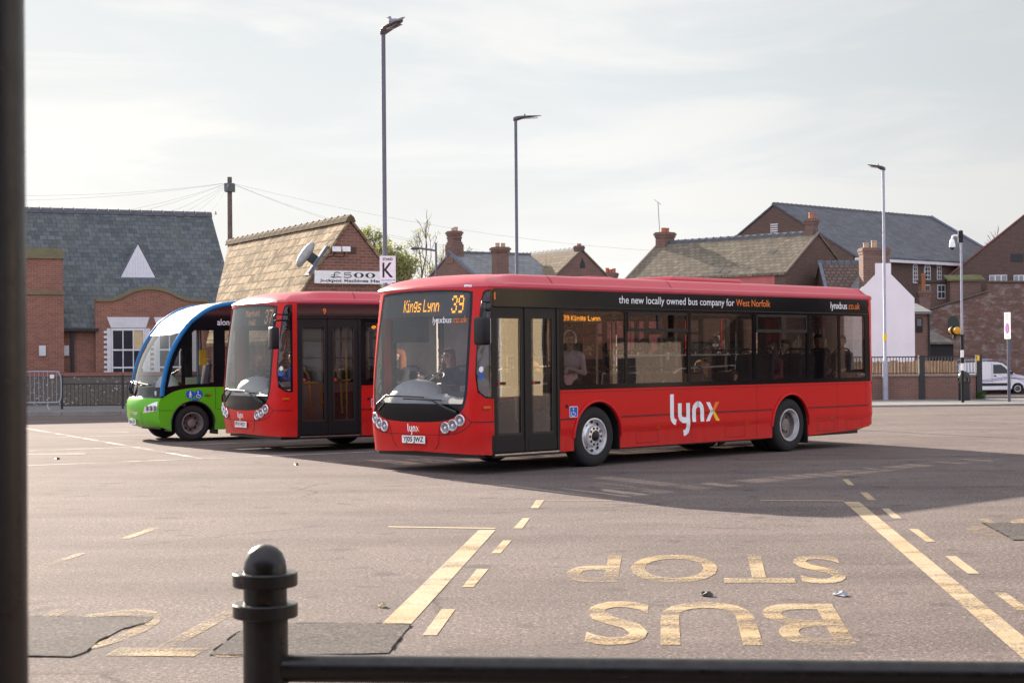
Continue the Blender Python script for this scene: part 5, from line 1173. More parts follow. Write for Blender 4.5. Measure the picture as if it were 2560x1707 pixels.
b = MB(); b.lathe([(.16, 0), (.165, .02), (.10, .06)], 20, 0, Matrix.Translation((-.23, .02, zc+.17)) @ Matrix.Rotation(math.pi/2, 4, 'X')); b.build('globe_shield', M['darkplastic'], t, 50)
zt = zz(577); t2 = thing('security_camera', 'white dome security camera on top of the beacon post', 'camera', (p.x, Yb, zt+.05))
b = MB(); b.box(-.10, .055, -.05, .05, -.40, -.0); b.build('mount', M['darkplastic'], t2); b = MB(); b.tube(smooth_path([(-.05, 0, -.20), (-.20, 0, -.16), (-.29, 0, -.2), (-.30, 0, -.32)], 5), .038, 10); b.lathe([(.045, -.28), (.08, -.34), (.105, -.48), (.108, -.55), (.08, -.57)], 18, 0, Matrix.Translation((-.30, 0, 0))); b.build('camera_housing', M['white'], t2, 50)
b = MB(); b.ball((-.30, 0, -.57), .072, 14, 8); b.build('camera_dome', M['black'], t2, 60)

# no-waiting sign, edge towards us
p = W(2523, 1007, 58.2); t = thing('parking_sign', 'oblique white no-waiting sign on a grey pole right of the van', 'sign', (p.x, 58.2, .05), 0); hz = W(2519, 781, 58.2).z-.05; hb = W(2519, 847, 58.2).z-.05
MB().lathe([(.055, 0), (.055, hb+.02), (.045, hb+.1), (.04, hz)], 14).build('pole', GREY, t, 40)
Mx = Matrix.Translation((-.05, -.065, hb)) @ Matrix.Rotation(R(-80), 4, 'Z'); w_ = .45; h_ = hz-hb
b = MB(); b.prism(rrect(-w_/2, w_/2, 0, h_, .03), -.006, .006, 0, Mx); o = b.build('plate', M['plate'], t)
b = MB(); fq = lambda o_: (lambda x, y: tuple(Mx @ Vector((x, -.0075-o_, y))))
n = 24; an = np.linspace(0, 6.283, n+1)[:-1]; cz = h_*.40
b.add([fq(0)(.17*math.cos(a), cz+.19*math.sin(a)) for a in an], [tuple(range(n))]); b.build('sign_roundel', M['red_print'], o)
b = MB(); b.add([fq(.002)(.125*math.cos(a), cz+.145*math.sin(a)) for a in an], [tuple(range(n))]); b.build('sign_roundel', M['blue_sign'], o)
b = MB(); stroke(b, [(-.11, cz+.12), (.11, cz-.12)], .045, fq(.004)); b.build('sign_roundel', M['red_print'], o)
b = MB()
for k in range(3): stroke(b, [(-.13, h_*(.90-.07*k)), (.13, h_*(.90-.07*k))], .022, fq(.002))
stroke(b, [(-.12, .05), (.12, .05)], .03, fq(.002)); b.build('sign_text', M['ink'], o)
b = MB(); b.box(.05, .10, -.03, .03, hb-.45, hb-.02); b.build('pole_box', GREY, t)

# litter bin, gate weed
p = W(2411, 997, 60.5); t = thing('litter_bin', 'black domed litter bin beside the beacon post', 'bin', (p.x, 60.5, .06))
BINM = plain('bin_black', (.022, .021, .024), .5, 0, .3, 8)
b = MB(); b.lathe([(.20, 0), (.205, .03), (.205, .60), (.225, .62), (.225, .66)], 24, close=False); b.build('body', BINM, t, 40)
b = MB(); b.lathe([(.225, .80), (.225, .83), (.19, .93), (.12, 1.0), (.04, 1.03), (.001, 1.035)], 24); 
for a in np.linspace(0, 6.283, 9)[:-1]: b.box(-.02, .02, -.008, .008, .64, .82, 0, Matrix.Rotation(a, 4, 'Z') @ Matrix.Translation((.0, .212, 0)))
b.build('hood', BINM, t, 40)

# ------------------------------------------------------------------ railings, barrier, walls
RAILM = plain('railing_black', (.02, .022, .024), .45, 0, .2)
t = thing('guard_railing', 'black pedestrian guard rail along the kerb in front of the flint wall', 'railing', (-15.0, 56.9, .12))
x0 = W(155, 1020, 56.9).x+15.0; pitch = W(307, 1020, 56.9).x-W(155, 1020, 56.9).x; zt_ = W(240, 939, 56.9).z-.12
for k in range(9): 
    b = MB(); b.box(x0+pitch*k-.032, x0+pitch*k+.032, -.032, .032, 0, zt_+.03); b.build('post', RAILM, t)
zm = zt_-.27
for k in range(8):
    b = MB(); xa, xb = x0+pitch*k+.03, x0+pitch*(k+1)-.03
    for z in (zt_-.02, zm, .12): b.box(xa, xb, -.02, .02, z-.02, z+.02)
    n = 15
    for j in range(1, n): b.box(xa+(xb-xa)*j/n-.008, xa+(xb-xa)*j/n+.008, -.008, .008, .14, zm-.02)
    b.build('rail_panel', RAILM, t)
t = thing('crowd_barrier', 'galvanised steel crowd barrier with a small pale tag, by the flint wall', 'barrier', (W(60, 1020, 56.2).x, 56.2, .12))
xr = W(153, 1020, 56.2).x-W(60, 1020, 56.2).x; zt2 = W(100, 929, 56.2).z-.12; zb2 = W(100, 1006, 56.2).z-.12
b = MB(); b.tube(smooth_path([(-.9, 0, zt2), (xr-.25, 0, zt2), (xr-.07, 0, zt2-.07), (xr, 0, zt2-.25), (xr, 0, zb2+.2), (xr-.06, 0, zb2+.05), (xr-.22, 0, zb2), (-.9, 0, zb2)], 5), .022, 7)
for k in range(15): b.tube([(xr-.15-.145*k, 0, zb2), (xr-.15-.145*k, 0, zt2)], .009, 5)
b.build('frame', GALV, t, 60)
for x in (xr-.42, -.7): MB().tube([(x, 0, zb2), (x-.03, -.02, .12), (x+.10, -.25, .01)], .018, 6).build('foot', GALV, t, 60)
b = MB(); b.box(xr-.36, xr-.22, -.03, -.02, zt2-.22, zt2-.10); b.build('tag', M['plate'], t)

BR_A = brick('brick_red', (.34, .140, .085), (.22, .085, .058), (.33, .28, .24), amount=.40)
BR_B = brick('brick_brown', (.21, .115, .085), (.135, .075, .062), (.30, .25, .21), amount=.4)
BR_D = brick('brick_dark', (.135, .080, .060), (.085, .052, .043), (.20, .16, .13), amount=.5)
BR_W = brick('brick_whitened', (.20, .095, .065), (.12, .06, .045), (.24, .20, .17), amount=.5, white=1.0)
BR_L = brick('brick_low_wall', (.23, .12, .085), (.17, .09, .07), (.26, .21, .18), amount=.3)
def flint():
    m, nt, N, L, b = newmat('flint_wall'); b.inputs['Roughness'].default_value = .7
    v = coords(nt, scale=(1, 1, 1.25)); t_ = N.new("ShaderNodeTexVoronoi"); t_.inputs['Scale'].default_value = 13; t_.inputs['Randomness'].default_value = 1.0; L.new(v, t_.inputs[0])
    s = N.new("ShaderNodeSeparateColor"); L.new(t_.outputs['Color'], s.inputs[0])
    r = N.new("ShaderNodeValToRGB"); r.color_ramp.interpolation = 'CONSTANT'
    for p_, c in ((0, (.09, .08, .07)), (.25, (.17, .135, .10)), (.5, (.14, .085, .055)), (.68, (.24, .21, .18)), (.84, (.38, .36, .33)), (.94, (.55, .53, .50))):
        e = r.color_ramp.elements.new(p_); e.color = (*c, 1)
    r.color_ramp.elements.remove(r.color_ramp.elements[-1]); L.new(s.outputs[0], r.inputs[0])
    d = N.new("ShaderNodeValToRGB"); d.color_ramp.elements[0].position = .30; d.color_ramp.elements[1].position = .45; L.new(t_.outputs['Distance'], d.inputs[0])
    c = mix(nt, d.outputs[0], r.outputs[0], (.12, .10, .075)); c = mix(nt, noise(nt, coords(nt), 1.5, 5, .6, .45, .7, (0,)*3, (.5,)*3), c, (.09, .075, .045)); L.new(c, b.inputs['Base Color'])
    bump(nt, b, t_.outputs['Distance'], -.6, .03); return m
t = thing('boundary_wall', 'low flint wall with a red brick coping behind the guard rail', 'wall', (-30, 61.8, 0))
b = MB(); b.box(0, 22.5, 0, .35, -.2, 1.16); b.build('wall', flint(), t)
b = MB(); b.box(-.02, 22.52, -.03, .38, 1.16, 1.30); b.build('coping', brick('coping_brick', (.30, .11, .07), (.22, .08, .055), (.3, .25, .2), w=.075, h=.15), t)

t = thing('boundary_wall', 'low brown brick wall with black railings in front of the white gable', 'wall', (8, 62.3, 0)); xe = W(2440, 990, 62.3).x-8; hw = W(2350, 937, 62.3).z; hr = W(2350, 890, 62.3).z
b = MB(); b.box(0, xe, 0, .22, -.2, hw-.06); b.build('wall', BR_L, t); b = MB(); b.box(0, xe, -.03, .25, hw-.06, hw); b.build('coping', plain('coping_stone', (.20, .17, .15), .85), t)
pm = W(2305, 990, 62.3).x-8
b = MB(); b.box(0, pm-.12, .07, .11, hr-.04, hr); b.box(0, pm-.12, .07, .11, hw+.05, hw+.085); b.box(pm+.12, xe, .07, .11, hr-.04, hr); b.box(pm+.12, xe, .07, .11, hw+.05, hw+.085)
x = .1
while x < xe-.05:
    if abs(x-pm) > .13: b.box(x-.012, x+.012, .078, .102, hw+.05, hr-.01)
    x += .112
b.build('railing', RAILM, t)
for xp in (pm, xe+.12): 
    b = MB(); b.box(xp-.10, xp+.10, -.06, .16, -.1, hr+.03); b.build('post', RAILM, t)
b = MB(); b.box(xe+.03, xe+.12, -.075, -.065, hr-.18, hr+.02); b.build('tag', M['yellow_print'], t)
t = thing('board_fence', 'pale brown wooden board fence behind the black railings', 'fence', (9, 66.2, -.1)); WOOD = plain('fence_wood', (.33, .20, .10), .8, 0, .35, 3)
hf_ = W(2350, 902, 66.2).z+.1; b = MB(); x = 0; rnd = random.Random(3)
XF = W(2387, 900, 66.2).x-9
while x < XF: b.box(x+.004, x+.136, rnd.uniform(-.008, .008), .025, 0, hf_+rnd.uniform(-.03, .03)); x += .142
b.build('boards', WOOD, t); b = MB(); b.box(0, XF, -.03, -.012, hf_*.62, hf_*.62+.07); b.box(0, XF, -.03, -.012, .3, .37); b.build('rails', WOOD, t)

# ------------------------------------------------------------------ houses
WIN = plain('window_white', (.72, .72, .72), .5); DARK = plain('room_dark', (.03, .03, .033), .7); LEAD = plain('lead_flashing', (.15, .165, .20), .8, 0, .2, 4, spec=.15); RIDGE = plain('ridge_tile', (.085, .085, .095), .7, 0, .3, 3)
POT = plain('chimney_pot', (.42, .14, .07), .7, 0, .2, 6); POTP = plain('chimney_pot_buff', (.48, .34, .22), .7, 0, .2, 6)
def house(name, label, apex, phi, Ln, wl, wr, tl, tr, wall, roof, base=-1.0, ridge=RIDGE, over=.12, verge=None, cat='house', tile=.45, parapet=False, skew=None):
    t = thing(name, label, cat, (apex[0], apex[1], 0), phi-math.pi/2); h = apex[2]; zl, zr = h-wl*tl, h-wr*tr; th = .09
    b = MB(); b.prism([(-wl, base), (wr, base), (wr, zr-.03), (0, h-.03), (-wl, zl-.03)], 0, .26 if parapet else Ln)
    if skew is not None:
        for k in range(5, 10):
            if b.v[k][0] < -.01: b.v[k] = (b.v[k][0], skew-.1, b.v[k][2])
    b.build('wall', wall, t)
    if parapet: b = MB(); b.prism([(-wl+.01, base), (wr-.01, base), (wr-.01, zr-.33), (0, h-.33), (-wl+.01, zl-.33)], .26, Ln); b.build('wall', wall, t)
    y0r = .30 if parapet else -.06
    if parapet: h -= .28
    for sg, w, tn in ((-1, wl, tl), (1, wr, tr)):
        z = h-w*tn; e = over; q = [(0, h), (sg*(w+e), z-e*tn), (sg*(w+e), z-e*tn+th*1.2), (0, h+th*1.2)]
        b = MB(); b.prism(q, y0r, Ln+.06)
        if skew is not None and sg < 0:
            for k in range(4, 8):
                if abs(b.v[k][0]) > .01: b.v[k] = (b.v[k][0], skew, b.v[k][2])
        fixn(b.build('roof', roof, t))
    b = MB(); y = y0r-.01
    while y < Ln:
        b.prism([(-.16, h-.02), (-.10, h+.12), (0, h+.20), (.10, h+.12), (.16, h-.02)], y, min(y+tile-.02, Ln+.07)); b.prism([(-.12, h+.1), (0, h+.235), (.12, h+.1)], y+tile-.06, y+tile-.03); y += tile
    b.build('ridge_tiles', ridge, t)
    return t
def chimney(parent, x, y, w, d, z0, z1, mat, pots=((0, .3),), pot=POT, cap=.08):
    b = MB(); b.box(x-w/2, x+w/2, y-d/2, y+d/2, z0, z1-.28); b.box(x-w/2-cap*.5, x+w/2+cap*.5, y-d/2-cap*.5, y+d/2+cap*.5, z1-.28, z1-.16); b.box(x-w/2-cap, x+w/2+cap, y-d/2-cap, y+d/2+cap, z1-.16, z1-.06); b.box(x-w/2-cap*.4, x+w/2+cap*.4, y-d/2-cap*.4, y+d/2+cap*.4, z1-.06, z1)
    o = b.build('chimney', mat, parent)
    for px_, ph in pots:
        MB().lathe([(.13, z1-.01), (.12, z1+ph*.8), (.14, z1+ph*.85), (.13, z1+ph), (.09, z1+ph), (.09, z1+ph*.3)], 14, 0, Matrix.Translation((x+px_, y, 0))).build('chimney_pot', pot, o, 40)
    return o
def local(t, p): return Matrix.Rotation(-t.rotation_euler[2], 4, 'Z') @ (Vector(p)-Vector(t.location))
def on_side(t, px, py, x):       # sight line to the plane local x = const
    rz = t.rotation_euler[2]; n = Vector((math.cos(rz), math.sin(rz), 0)); return local(t, on_plane(px, py, Vector(t.location)+n*x, n))
def on_gable(t, px, py, y=0):
    rz = t.rotation_euler[2]; n = Vector((-math.sin(rz), math.cos(rz), 0)); return local(t, on_plane(px, py, Vector(t.location)+n*y, n))

# A: slate-roofed hall on the left, long side towards us
SL_A = slates('slate_blue', (.090, .103, .106), ('y', 1.42), .30, .25, .34, (.135, .14, .105), .45, .012, (.21, .23, .24), .30)
th_ = .42; oA = Vector((-14.5, 65.5, 0)); dA = Vector((math.cos(th_), math.sin(th_), 0)); nA = Vector((-math.sin(th_), math.cos(th_), 0))
apA = oA+dA*(-9.0)+nA*4.6; apA.z = 7.69
A = house('brick_hall', 'red brick hall with steep blue slate roof and white boarded gablet, far left', apA, th_, 13.13, 4.6, 4.6, 1.0, 1.0, BR_A, SL_A, over=.22, cat='building')
fa = lambda s, o, z: (4.6+o, s+9.0, z)
def abox(mb, s0, s1, o0, o1, z0, z1): mb.box(4.6+o0, 4.6+o1, s0+9, s1+9, z0, z1); return mb
b = MB(); abox(b, -6.2, -2.70, .0, .40, -.5, 4.2); abox(b, -6.2, -2.72, .0, .36, 4.32, 5.55); o = b.build('bay', BR_A, A)
MOSS = brick('mossy_brick', (.22, .19, .10), (.16, .15, .08), (.2, .18, .12), amount=.4)
b = MB(); abox(b, -6.2, -2.66, -.02, .45, 4.2, 4.32); abox(b, -6.2, -2.66, -.02, .43, 5.55, 5.78); abox(b, -6.2, -2.74, 0, .33, 5.78, 5.95); b.build('coping', MOSS, o)
gp_ = smooth_path([(-1.50, 3.96), (-.9, 3.97), (-.5, 4.10), (-.06, 4.32), (.56, 4.43), (1.2, 4.32), (1.65, 4.12), (2.1, 3.98), (2.8, 3.96)], 5)
b = MB(); poly = [(s+9, z) for s, z in gp_]+[(2.8+9, -.5), (-1.50+9, -.5)]; b.prism(poly, 4.62, 4.86, plane='yz'); bay = fixn(b.build('curved_gable', BR_A, A))
b = MB(); q = [(s+9, z) for s, z in gp_]; q2 = [(p_[0], p_[1]+.12) for p_ in reversed(q)]; b.prism(q+q2, 4.58, 4.92, plane='yz'); fixn(b.build('coping', MOSS, bay))
LINT = plain('white_stone', (.66, .66, .66), .7, 0, .1)
for ds in (0, 1.78):
    b = MB(); b.prism([(-.93+ds+9, 2.96), (.40+ds+9, 2.96), (.53+ds+9, 3.37), (-1.08+ds+9, 3.37)], 4.84, 4.90, plane='yz'); fixn(b.build('lintel', LINT, bay))
    b = MB(); abox(b, -1.08+ds, -.93+ds, .24, .29, 1.0, 2.94)
    for k in range(10): abox(b, -1.20+ds, -1.07+ds, .24, .285, 1.05+.19*k, 1.14+.19*k)
    b.build('quoins', LINT, bay)
    b = MB(); abox(b, .35+ds, .56+ds, .24, .29, 1.0, 2.94); b.build('quoins', LINT, bay)
    b = MB(); abox(b, -.92+ds, .34+ds, .262, .30, 2.86, 2.94); abox(b, -.92+ds, -.86+ds, .262, .30, 1.0, 2.86); abox(b, .28+ds, .34+ds, .262, .30, 1.0, 2.86)
    for z in (1.45, 2.12): abox(b, -.86+ds, .28+ds, .264, .298, z-.03, z+.03)
    for s in (-.48, -.09): abox(b, s-.018+ds, s+.018+ds, .266, .296, 1.0, 2.86)
    wo = b.build('window', WIN, bay)
    b = MB(); abox(b, -.86+ds, .28+ds, .268, .276, 1.0, 2.86); b.build('pane', plain('dark_pane', (.035, .036, .045), .12), wo)
    if ds == 0:
        b = MB(); abox(b, -.07, .27, .276, .279, 2.16, 2.85); b.build('lit_pane', plain('lit_room', (.60, .46, .26), .6), wo)
rzA = th_-math.pi/2
b = MB(); abox(b, -2.40, -2.28, .02, .14, -.2, 3.0); b.build('drainpipe', M['trim'], A)
b = MB(); abox(b, -2.72, -1.40, .18, .34, 2.84, 2.94); b.build('gutter', M['trim'], A)
for s0 in (-3.62, -2.70):
    b = MB(); abox(b, s0, s0+.24, .405 if s0 < -3 else .005, .46 if s0 < -3 else .06, 1.92, 2.30); b.build('vent', LINT, A)
b = MB(); xf = 4.6-1.80; b.prism([(-.20+9, 4.94), (1.28+9, 4.94), (.54+9, 6.38)], xf-2.2, xf, plane='yz'); o = fixn(b.build('gablet', SL_A, A))
b = MB(); b.prism([(-.14+9, 4.99), (1.22+9, 4.99), (.54+9, 6.30)], xf, xf+.02, plane='yz'); fixn(b.build('boarding', plain('white_boards', (.74, .74, .76), .6, 0, .06), o))
b = MB(); b.tube([(xf+.03, -.34+9, 4.93), (xf+.03, 1.42+9, 4.93)], .05, 6); b.tube([(xf+.02, -.30+9, 4.95), (xf-1.0, -.17+9, 5.95)], .03, 5); b.tube([(xf+.02, -.20+9, 4.97), (xf+.02, .54+9, 6.37), (xf+.02, 1.28+9, 4.97)], .025, 5); b.build('flashing', LEAD, o)
g2 = MB()
for k in range(9): g2.box(xf+.0205, xf+.022, .10+9+.11*k, .106+9+.11*k, 5.07, 5.07+max(.02, 1.0-abs(.10+.11*k-.54)*1.9))
g2.build('board_joints', plain('joint_grey', (.35, .35, .36), .8), o)
pp = fa(.13, .285, 2.3); pr_ = Matrix.Translation(A.location) @ Matrix.Rotation(A.rotation_euler[2], 4, 'Z') @ Vector(fa(.10, .10, 1.12))

# B: lit stone-slate roof, gable with the sign
SL_B = slates('slate_buff', (.33, .25, .155), ('y', 1.23), .50, .32, .45, (.075, .055, .03), .8, .026, (.66, .56, .40), .75, True)
B = house('brick_hall', 'brick hall with sunlit mossy stone-slate roof and a £500 sign on its gable', (-4.717, 50.0, 5.75), math.atan2(12.0, -6.24), 11.2, 2.5, .92, 1.38, 1.18, brick('brick_gable', (.25, .115, .08), (.17, .075, .055), (.33, .27, .22), amount=.35, w=.26, h=.088), SL_B, base=-.2, skew=5.6, ridge=plain('ridge_buff', (.13, .10, .065), .95, 0, .4, 3, spec=.05), cat='building', tile=.52)
gq = lambda px, py: on_gable(B, px, py)
a = gq(784, 676.5); c = gq(976, 711.5)
t = thing('shop_sign', 'white £500 Jackpot Machines sign on the brick gable', 'sign', tuple(Matrix.Translation(B.location) @ Matrix.Rotation(B.rotation_euler[2], 4, 'Z') @ Vector((a.x, -.11, c.z))), B.rotation_euler[2])
w_, h_ = c.x-a.x, a.z-c.z
b = MB(); b.bbox(0, w_, 0, .10, 0, h_, .012); b.build('box', M['plate'], t)
fz = lambda x, y: (x, -.003, y)
SGN = plain('sign_print', (.022, .02, .045), .5); BRN = plain('sign_print_faded', (.22, .13, .12), .5)
b = MB()
def ellring(mb, cx, cy_, rx, ry, tx, ty):
    n = 28; an = np.linspace(0, 2*math.pi, n+1)[:-1]
    mb.add([fz(cx+rx*math.cos(a_), cy_+ry*math.sin(a_)) for a_ in an]+[fz(cx+(rx-tx)*math.cos(a_), cy_+(ry-ty)*math.sin(a_)) for a_ in an], [(i, (i+1) % n, n+(i+1) % n, n+i) for i in range(n)])
u_ = w_
ellring(b, .565*u_, .68*h_, .065*u_, .20*h_, .036*u_, .03*h_); ellring(b, .715*u_, .68*h_, .065*u_, .20*h_, .036*u_, .03*h_)
stroke(b, smooth_path([(.37*u_, .53*h_), (.40*u_, .49*h_), (.44*u_, .50*h_), (.468*u_, .60*h_), (.45*u_, .69*h_), (.41*u_, .71*h_), (.375*u_, .70*h_)], 5), .055*h_*1.3, fz); stroke(b, [(.378*u_, .70*h_), (.382*u_, .88*h_)], .008*u_, fz); stroke(b, [(.378*u_, .86*h_), (.465*u_, .86*h_)], .06*h_, fz)
stroke(b, smooth_path([(.325*u_, .80*h_), (.30*u_, .87*h_), (.265*u_, .86*h_), (.245*u_, .77*h_), (.25*u_, .65*h_), (.24*u_, .55*h_), (.21*u_, .49*h_)], 5), .075*h_, fz); stroke(b, smooth_path([(.20*u_, .53*h_), (.24*u_, .48*h_), (.29*u_, .52*h_), (.34*u_, .49*h_)], 5), .07*h_, fz); stroke(b, [(.205*u_, .67*h_), (.30*u_, .67*h_)], .035*h_, fz)
b.build('sign_text', SGN, t)
text_on(MB(), 'Ja', fz, .06*u_, .125*u_, .15*h_, .21*h_, .03).build('sign_text', BRN, t); text_on(MB(), 'ckpot', fz, .13*u_, .345*u_, .15*h_, .21*h_, .03).build('sign_text', SGN, t); text_on(MB(), 'M', fz, .375*u_, .425*u_, .15*h_, .21*h_, .03).build('sign_text', BRN, t); text_on(MB(), 'achines Here', fz, .43*u_, .90*u_, .15*h_, .21*h_, .03).build('sign_text', SGN, t)
t = thing('floodlight', 'pair of white box floodlights on the gable above the £500 sign', 'floodlight', tuple(Matrix.Translation(B.location) @ Matrix.Rotation(B.rotation_euler[2], 4, 'Z') @ Vector((gq(850, 624).x, 0, gq(850, 624).z))), B.rotation_euler[2])
o0 = gq(850, 624)
for x0, x1 in ((828, 848.5), (852.5, 871.5)):
    a = gq(x0, 617)-o0; c = gq(x1, 630)-o0; b = MB(); b.bbox(a.x, c.x, -.16, -.06, c.z, a.z, .012); b.build('lamp_box', M['white'], t); b = MB(); b.box(a.x+.08, c.x-.08, -.06, 0, c.z+.03, a.z-.03); b.build('bracket', M['trim'], t)
b = MB(); P_ = lambda x, y: tuple(Vector((gq(x, y).x, -.012, gq(x, y).z))-Vector((o0.x, 0, o0.z)))
b.tube([P_(838, 631), P_(832, 640), P_(815, 645), P_(800, 655), P_(785, 680), P_(770, 712)], .012, 5); b.tube([P_(862, 631), P_(860, 641), P_(850, 643), P_(832, 640)], .010, 5); b.build('cable', M['trim'], t)
b = MB(); a = gq(872, 617); c = gq(890, 634); b.box(a.x-o0.x, c.x-o0.x, -.03, .0, c.z-o0.z, a.z-o0.z); b.build('back_box', plain('old_wood', (.07, .045, .035), .8), t)
# ventilator on the roof edge
rzB = B.rotation_euler[2]; nrm = Vector((-1.38, 0, 1)).normalized()
pv = on_gable(B, 762, 635, 1.1); xs_ = -1.0; pz = 6.55+xs_*1.38+.12
t = thing('roof_ventilator', 'grey rounded ventilator on a leaded bracket near the verge of the sunlit roof', 'ventilator', tuple(Matrix.Translation(B.location) @ Matrix.Rotation(rzB, 4, 'Z') @ Vector((-.93, .52, 5.75-.93*1.38+.10))), rzB); t.scale = (.84, .84, .84)
sl = Matrix.Rotation(-math.atan(1.38), 4, 'Y'); CAN = plain('vent_grey', (.30, .31, .29), .6, 0, .25, 4)
b = MB(); b.ball((0.02, -.02, .42), (.52, .24, .17), 20, 12, 0, sl); b.ball((-.36, -.02, .38), (.15, .15, .10), 12, 8, 0, sl); b.build('cowl', CAN, t, 60)
b = MB(); b.bbox(-.10, .22, -.14, .12, -.02, .34, .04, 0, sl); b.build('neck', plain('vent_dark', (.05, .05, .055), .6), t, 40)
b = MB(); b.box(-.55, .62, .10-.62, .22-.62, 0, .10, 0, sl); b.box(-.62, .66, -.20-.30, .26-.30, 0.0, .035, 0, sl); b.build('flashing', LEAD, t)

# C: brick house with two tall stacks
SL_C = slates('slate_grey', (.20, .205, .21), ('y', 1.9), .4, .30, .2, (.2, .19, .13), .25); SL_C2 = slates('slate_tan', (.24, .20, .145), ('y', 1.55), .4, .28, .16, (.16, .13, .08), .4, dull=True)
ap = W(1124.5, 636, 95); C1 = house('brick_house', 'brick house with grey slate roof under the taller of two big stacks', ap, math.atan2(.52, .85), 5.2, 3.6, 3.6, .5, .5, BR_B, SL_C, base=-1)
zt = lambda py, Y, px=1128: W(px, py, Y).z
chimney(C1, 0, .30, .62, .55, ap.z-.8, zt(577.5, 95), BR_B, ((-.12, .18), (.14, .22)), POTP, .09)
b = MB(); b.box(-.39, .39, .0, .6, zt(611, 95), zt(611, 95)+.12); b.box(-.45, .45, -.04, .64, ap.z-.5, ap.z+.55); b.box(-.37, .37, .01, .59, zt(597, 95), zt(597, 95)+.1); b.build('chimney_base', BR_B, C1)
b = MB(); b.tube([(.03, -.04, ap.z+.16), (3.6, -.04, ap.z+.16-3.6*.5)], .07, 6); b.build('verge', LEAD, C1)
p = W(1251, 690, 92); t = thing('chimney_stack', 'broad brick chimney stack standing right of the grey slate roof', 'chimney', (p.x, 92, 0), .5)
chimney(t, 0, 0, .72, .6, -1, W(1251, 618, 92).z, BR_B, ((-.17, .22), (.17, .22)), POTP, .10)
ap = W(1454, 626, 95); C2 = house('brick_house', 'brick house with tan slate roof and a small arched vent in its gable', ap, R(121.5), 7.9, 3.2, 3.2, .83, .83, BR_B, SL_C2, base=-1)
chimney(C2, 0, .25, .38, .4, ap.z-.6, W(1454, 614, 95).z, BR_B, ((0, .12),), POT, .05)
g_ = on_gable(C2, 1456, 658); b = MB(); b.prism([(g_.x-.17, g_.z-.25), (g_.x+.17, g_.z-.25), (g_.x+.15, g_.z), (g_.x, g_.z+.28), (g_.x-.15, g_.z)], -.02, .0); fixn(b.build('vent', DARK, C2))
b = MB(); b.tube([(-1.2, -2.2+4, ap.z-1.2*.83), (-1.2, -2.2+4, ap.z-.35)], .012, 4); b.build('aerial', M['trim'], C2)
p = W(1523, 700, 118); t = house('brick_house', 'far chimney pots just showing between the two mid roofs', (p.x, 118, p.z-.2), R(60), 6, 3, 3, .7, .7, BR_B, SL_C, base=-1)
chimney(t, 0, .2, .9, .5, p.z-.8, W(1523, 682, 118).z, BR_B, ((-.25, .35), (.02, .25), (.27, .3)), POT, .06)

# D: long tan slate roof with pink painted wall
SL_D = slates('slate_moss', (.21, .18, .135), ('y', 1.7), .36, .26, .22, (.085, .08, .05), .45, .016, (.27, .24, .18), .35, True)
ap = W(2044.7, 586, 80); D = house('brick_house', 'long low house with patched tan slate roof and pink painted wall', ap, R(135), 9.6, 2.6, 2.6, .73, .73, BR_D, SL_D, base=-1, over=.1)
chimney(D, 0, .35, .42, .42, ap.z-.6, W(2056, 545, 80).z, BR_B, ((0, .28),), POT, .07)
zD2 = W(1627, 581, 86.5).z; c2 = chimney(D, 0, 9.3, .78, .6, ap.z-.6, zD2, BR_B, ((-.12, .22), (.14, .22)), POT, .08)
b = MB(); b.box(-2.612, -2.60, .6, 9.5, -1, ap.z-2.6*.73-.06); b.build('painted_wall', plain('pink_paint', (.48, .13, .12), .7, 0, .18, 2), D)
b = MB(); b.tube([(0, -.07, ap.z+.12), (-2.7, -.07, ap.z-2.7*.73+.10)], .06, 6); b.build('verge', plain('verge_mortar', (.22, .17, .13), .9), D); b = MB(); b.tube([(.0, 9.67, ap.z+.12), (-2.7, 9.67, ap.z-2.7*.73+.12)], .07, 6); b.build('verge', plain('verge_mortar', (.22, .17, .13), .9), D)
t = thing('aerial', 'thin television aerial on the left stack of the pink-walled house', 'aerial', tuple(Matrix.Translation(D.location) @ Matrix.Rotation(D.rotation_euler[2], 4, 'Z') @ Vector((.1, 9.7, zD2-.4))))
hz = W(1613, 505, 86.5).z-zD2+.4; b = MB(); b.tube([(0, 0, 0), (-.10, 0, hz)], .018, 5); b.build('mast', GREY, t); b = MB(); b.tube([(-.25, .1, hz+.14), (.05, -.1, hz-.12)], .012, 4)
for k in range(5): b.tube([(-.25+.06*k-.05, .1-.04*k-.16, hz+.14-.05*k), (-.25+.06*k+.05, .1-.04*k+.16, hz+.14-.05*k)], .008, 4)
b.build('elements', GALV, t)
b = MB()
for (px, py, w_, h_) in ((1930, 629, .5, .16), (1795, 677, .42, .2), (1815, 680, .42, .14), (1867, 671, .3, .1)):
    pl = Vector(D.location)+Vector((0, 0, ap.z+.11)); rz = D.rotation_euler[2]; nn = Matrix.Rotation(rz, 3, 'Z') @ Vector((-.73, 0, 1)); q = local(D, on_plane(px, py, pl, nn)); b.add([(q.x+dx*h_*.8, q.y+dy*w_, q.z+dx*h_*.8*.73+.012) for dx, dy in ((-1, -.4), (1, -.5), (1, .5), (-1, .45))], [(0, 1, 2, 3)])
b.build('slipped_slates', plain('bare_batten', (.06, .055, .05), .9), D)

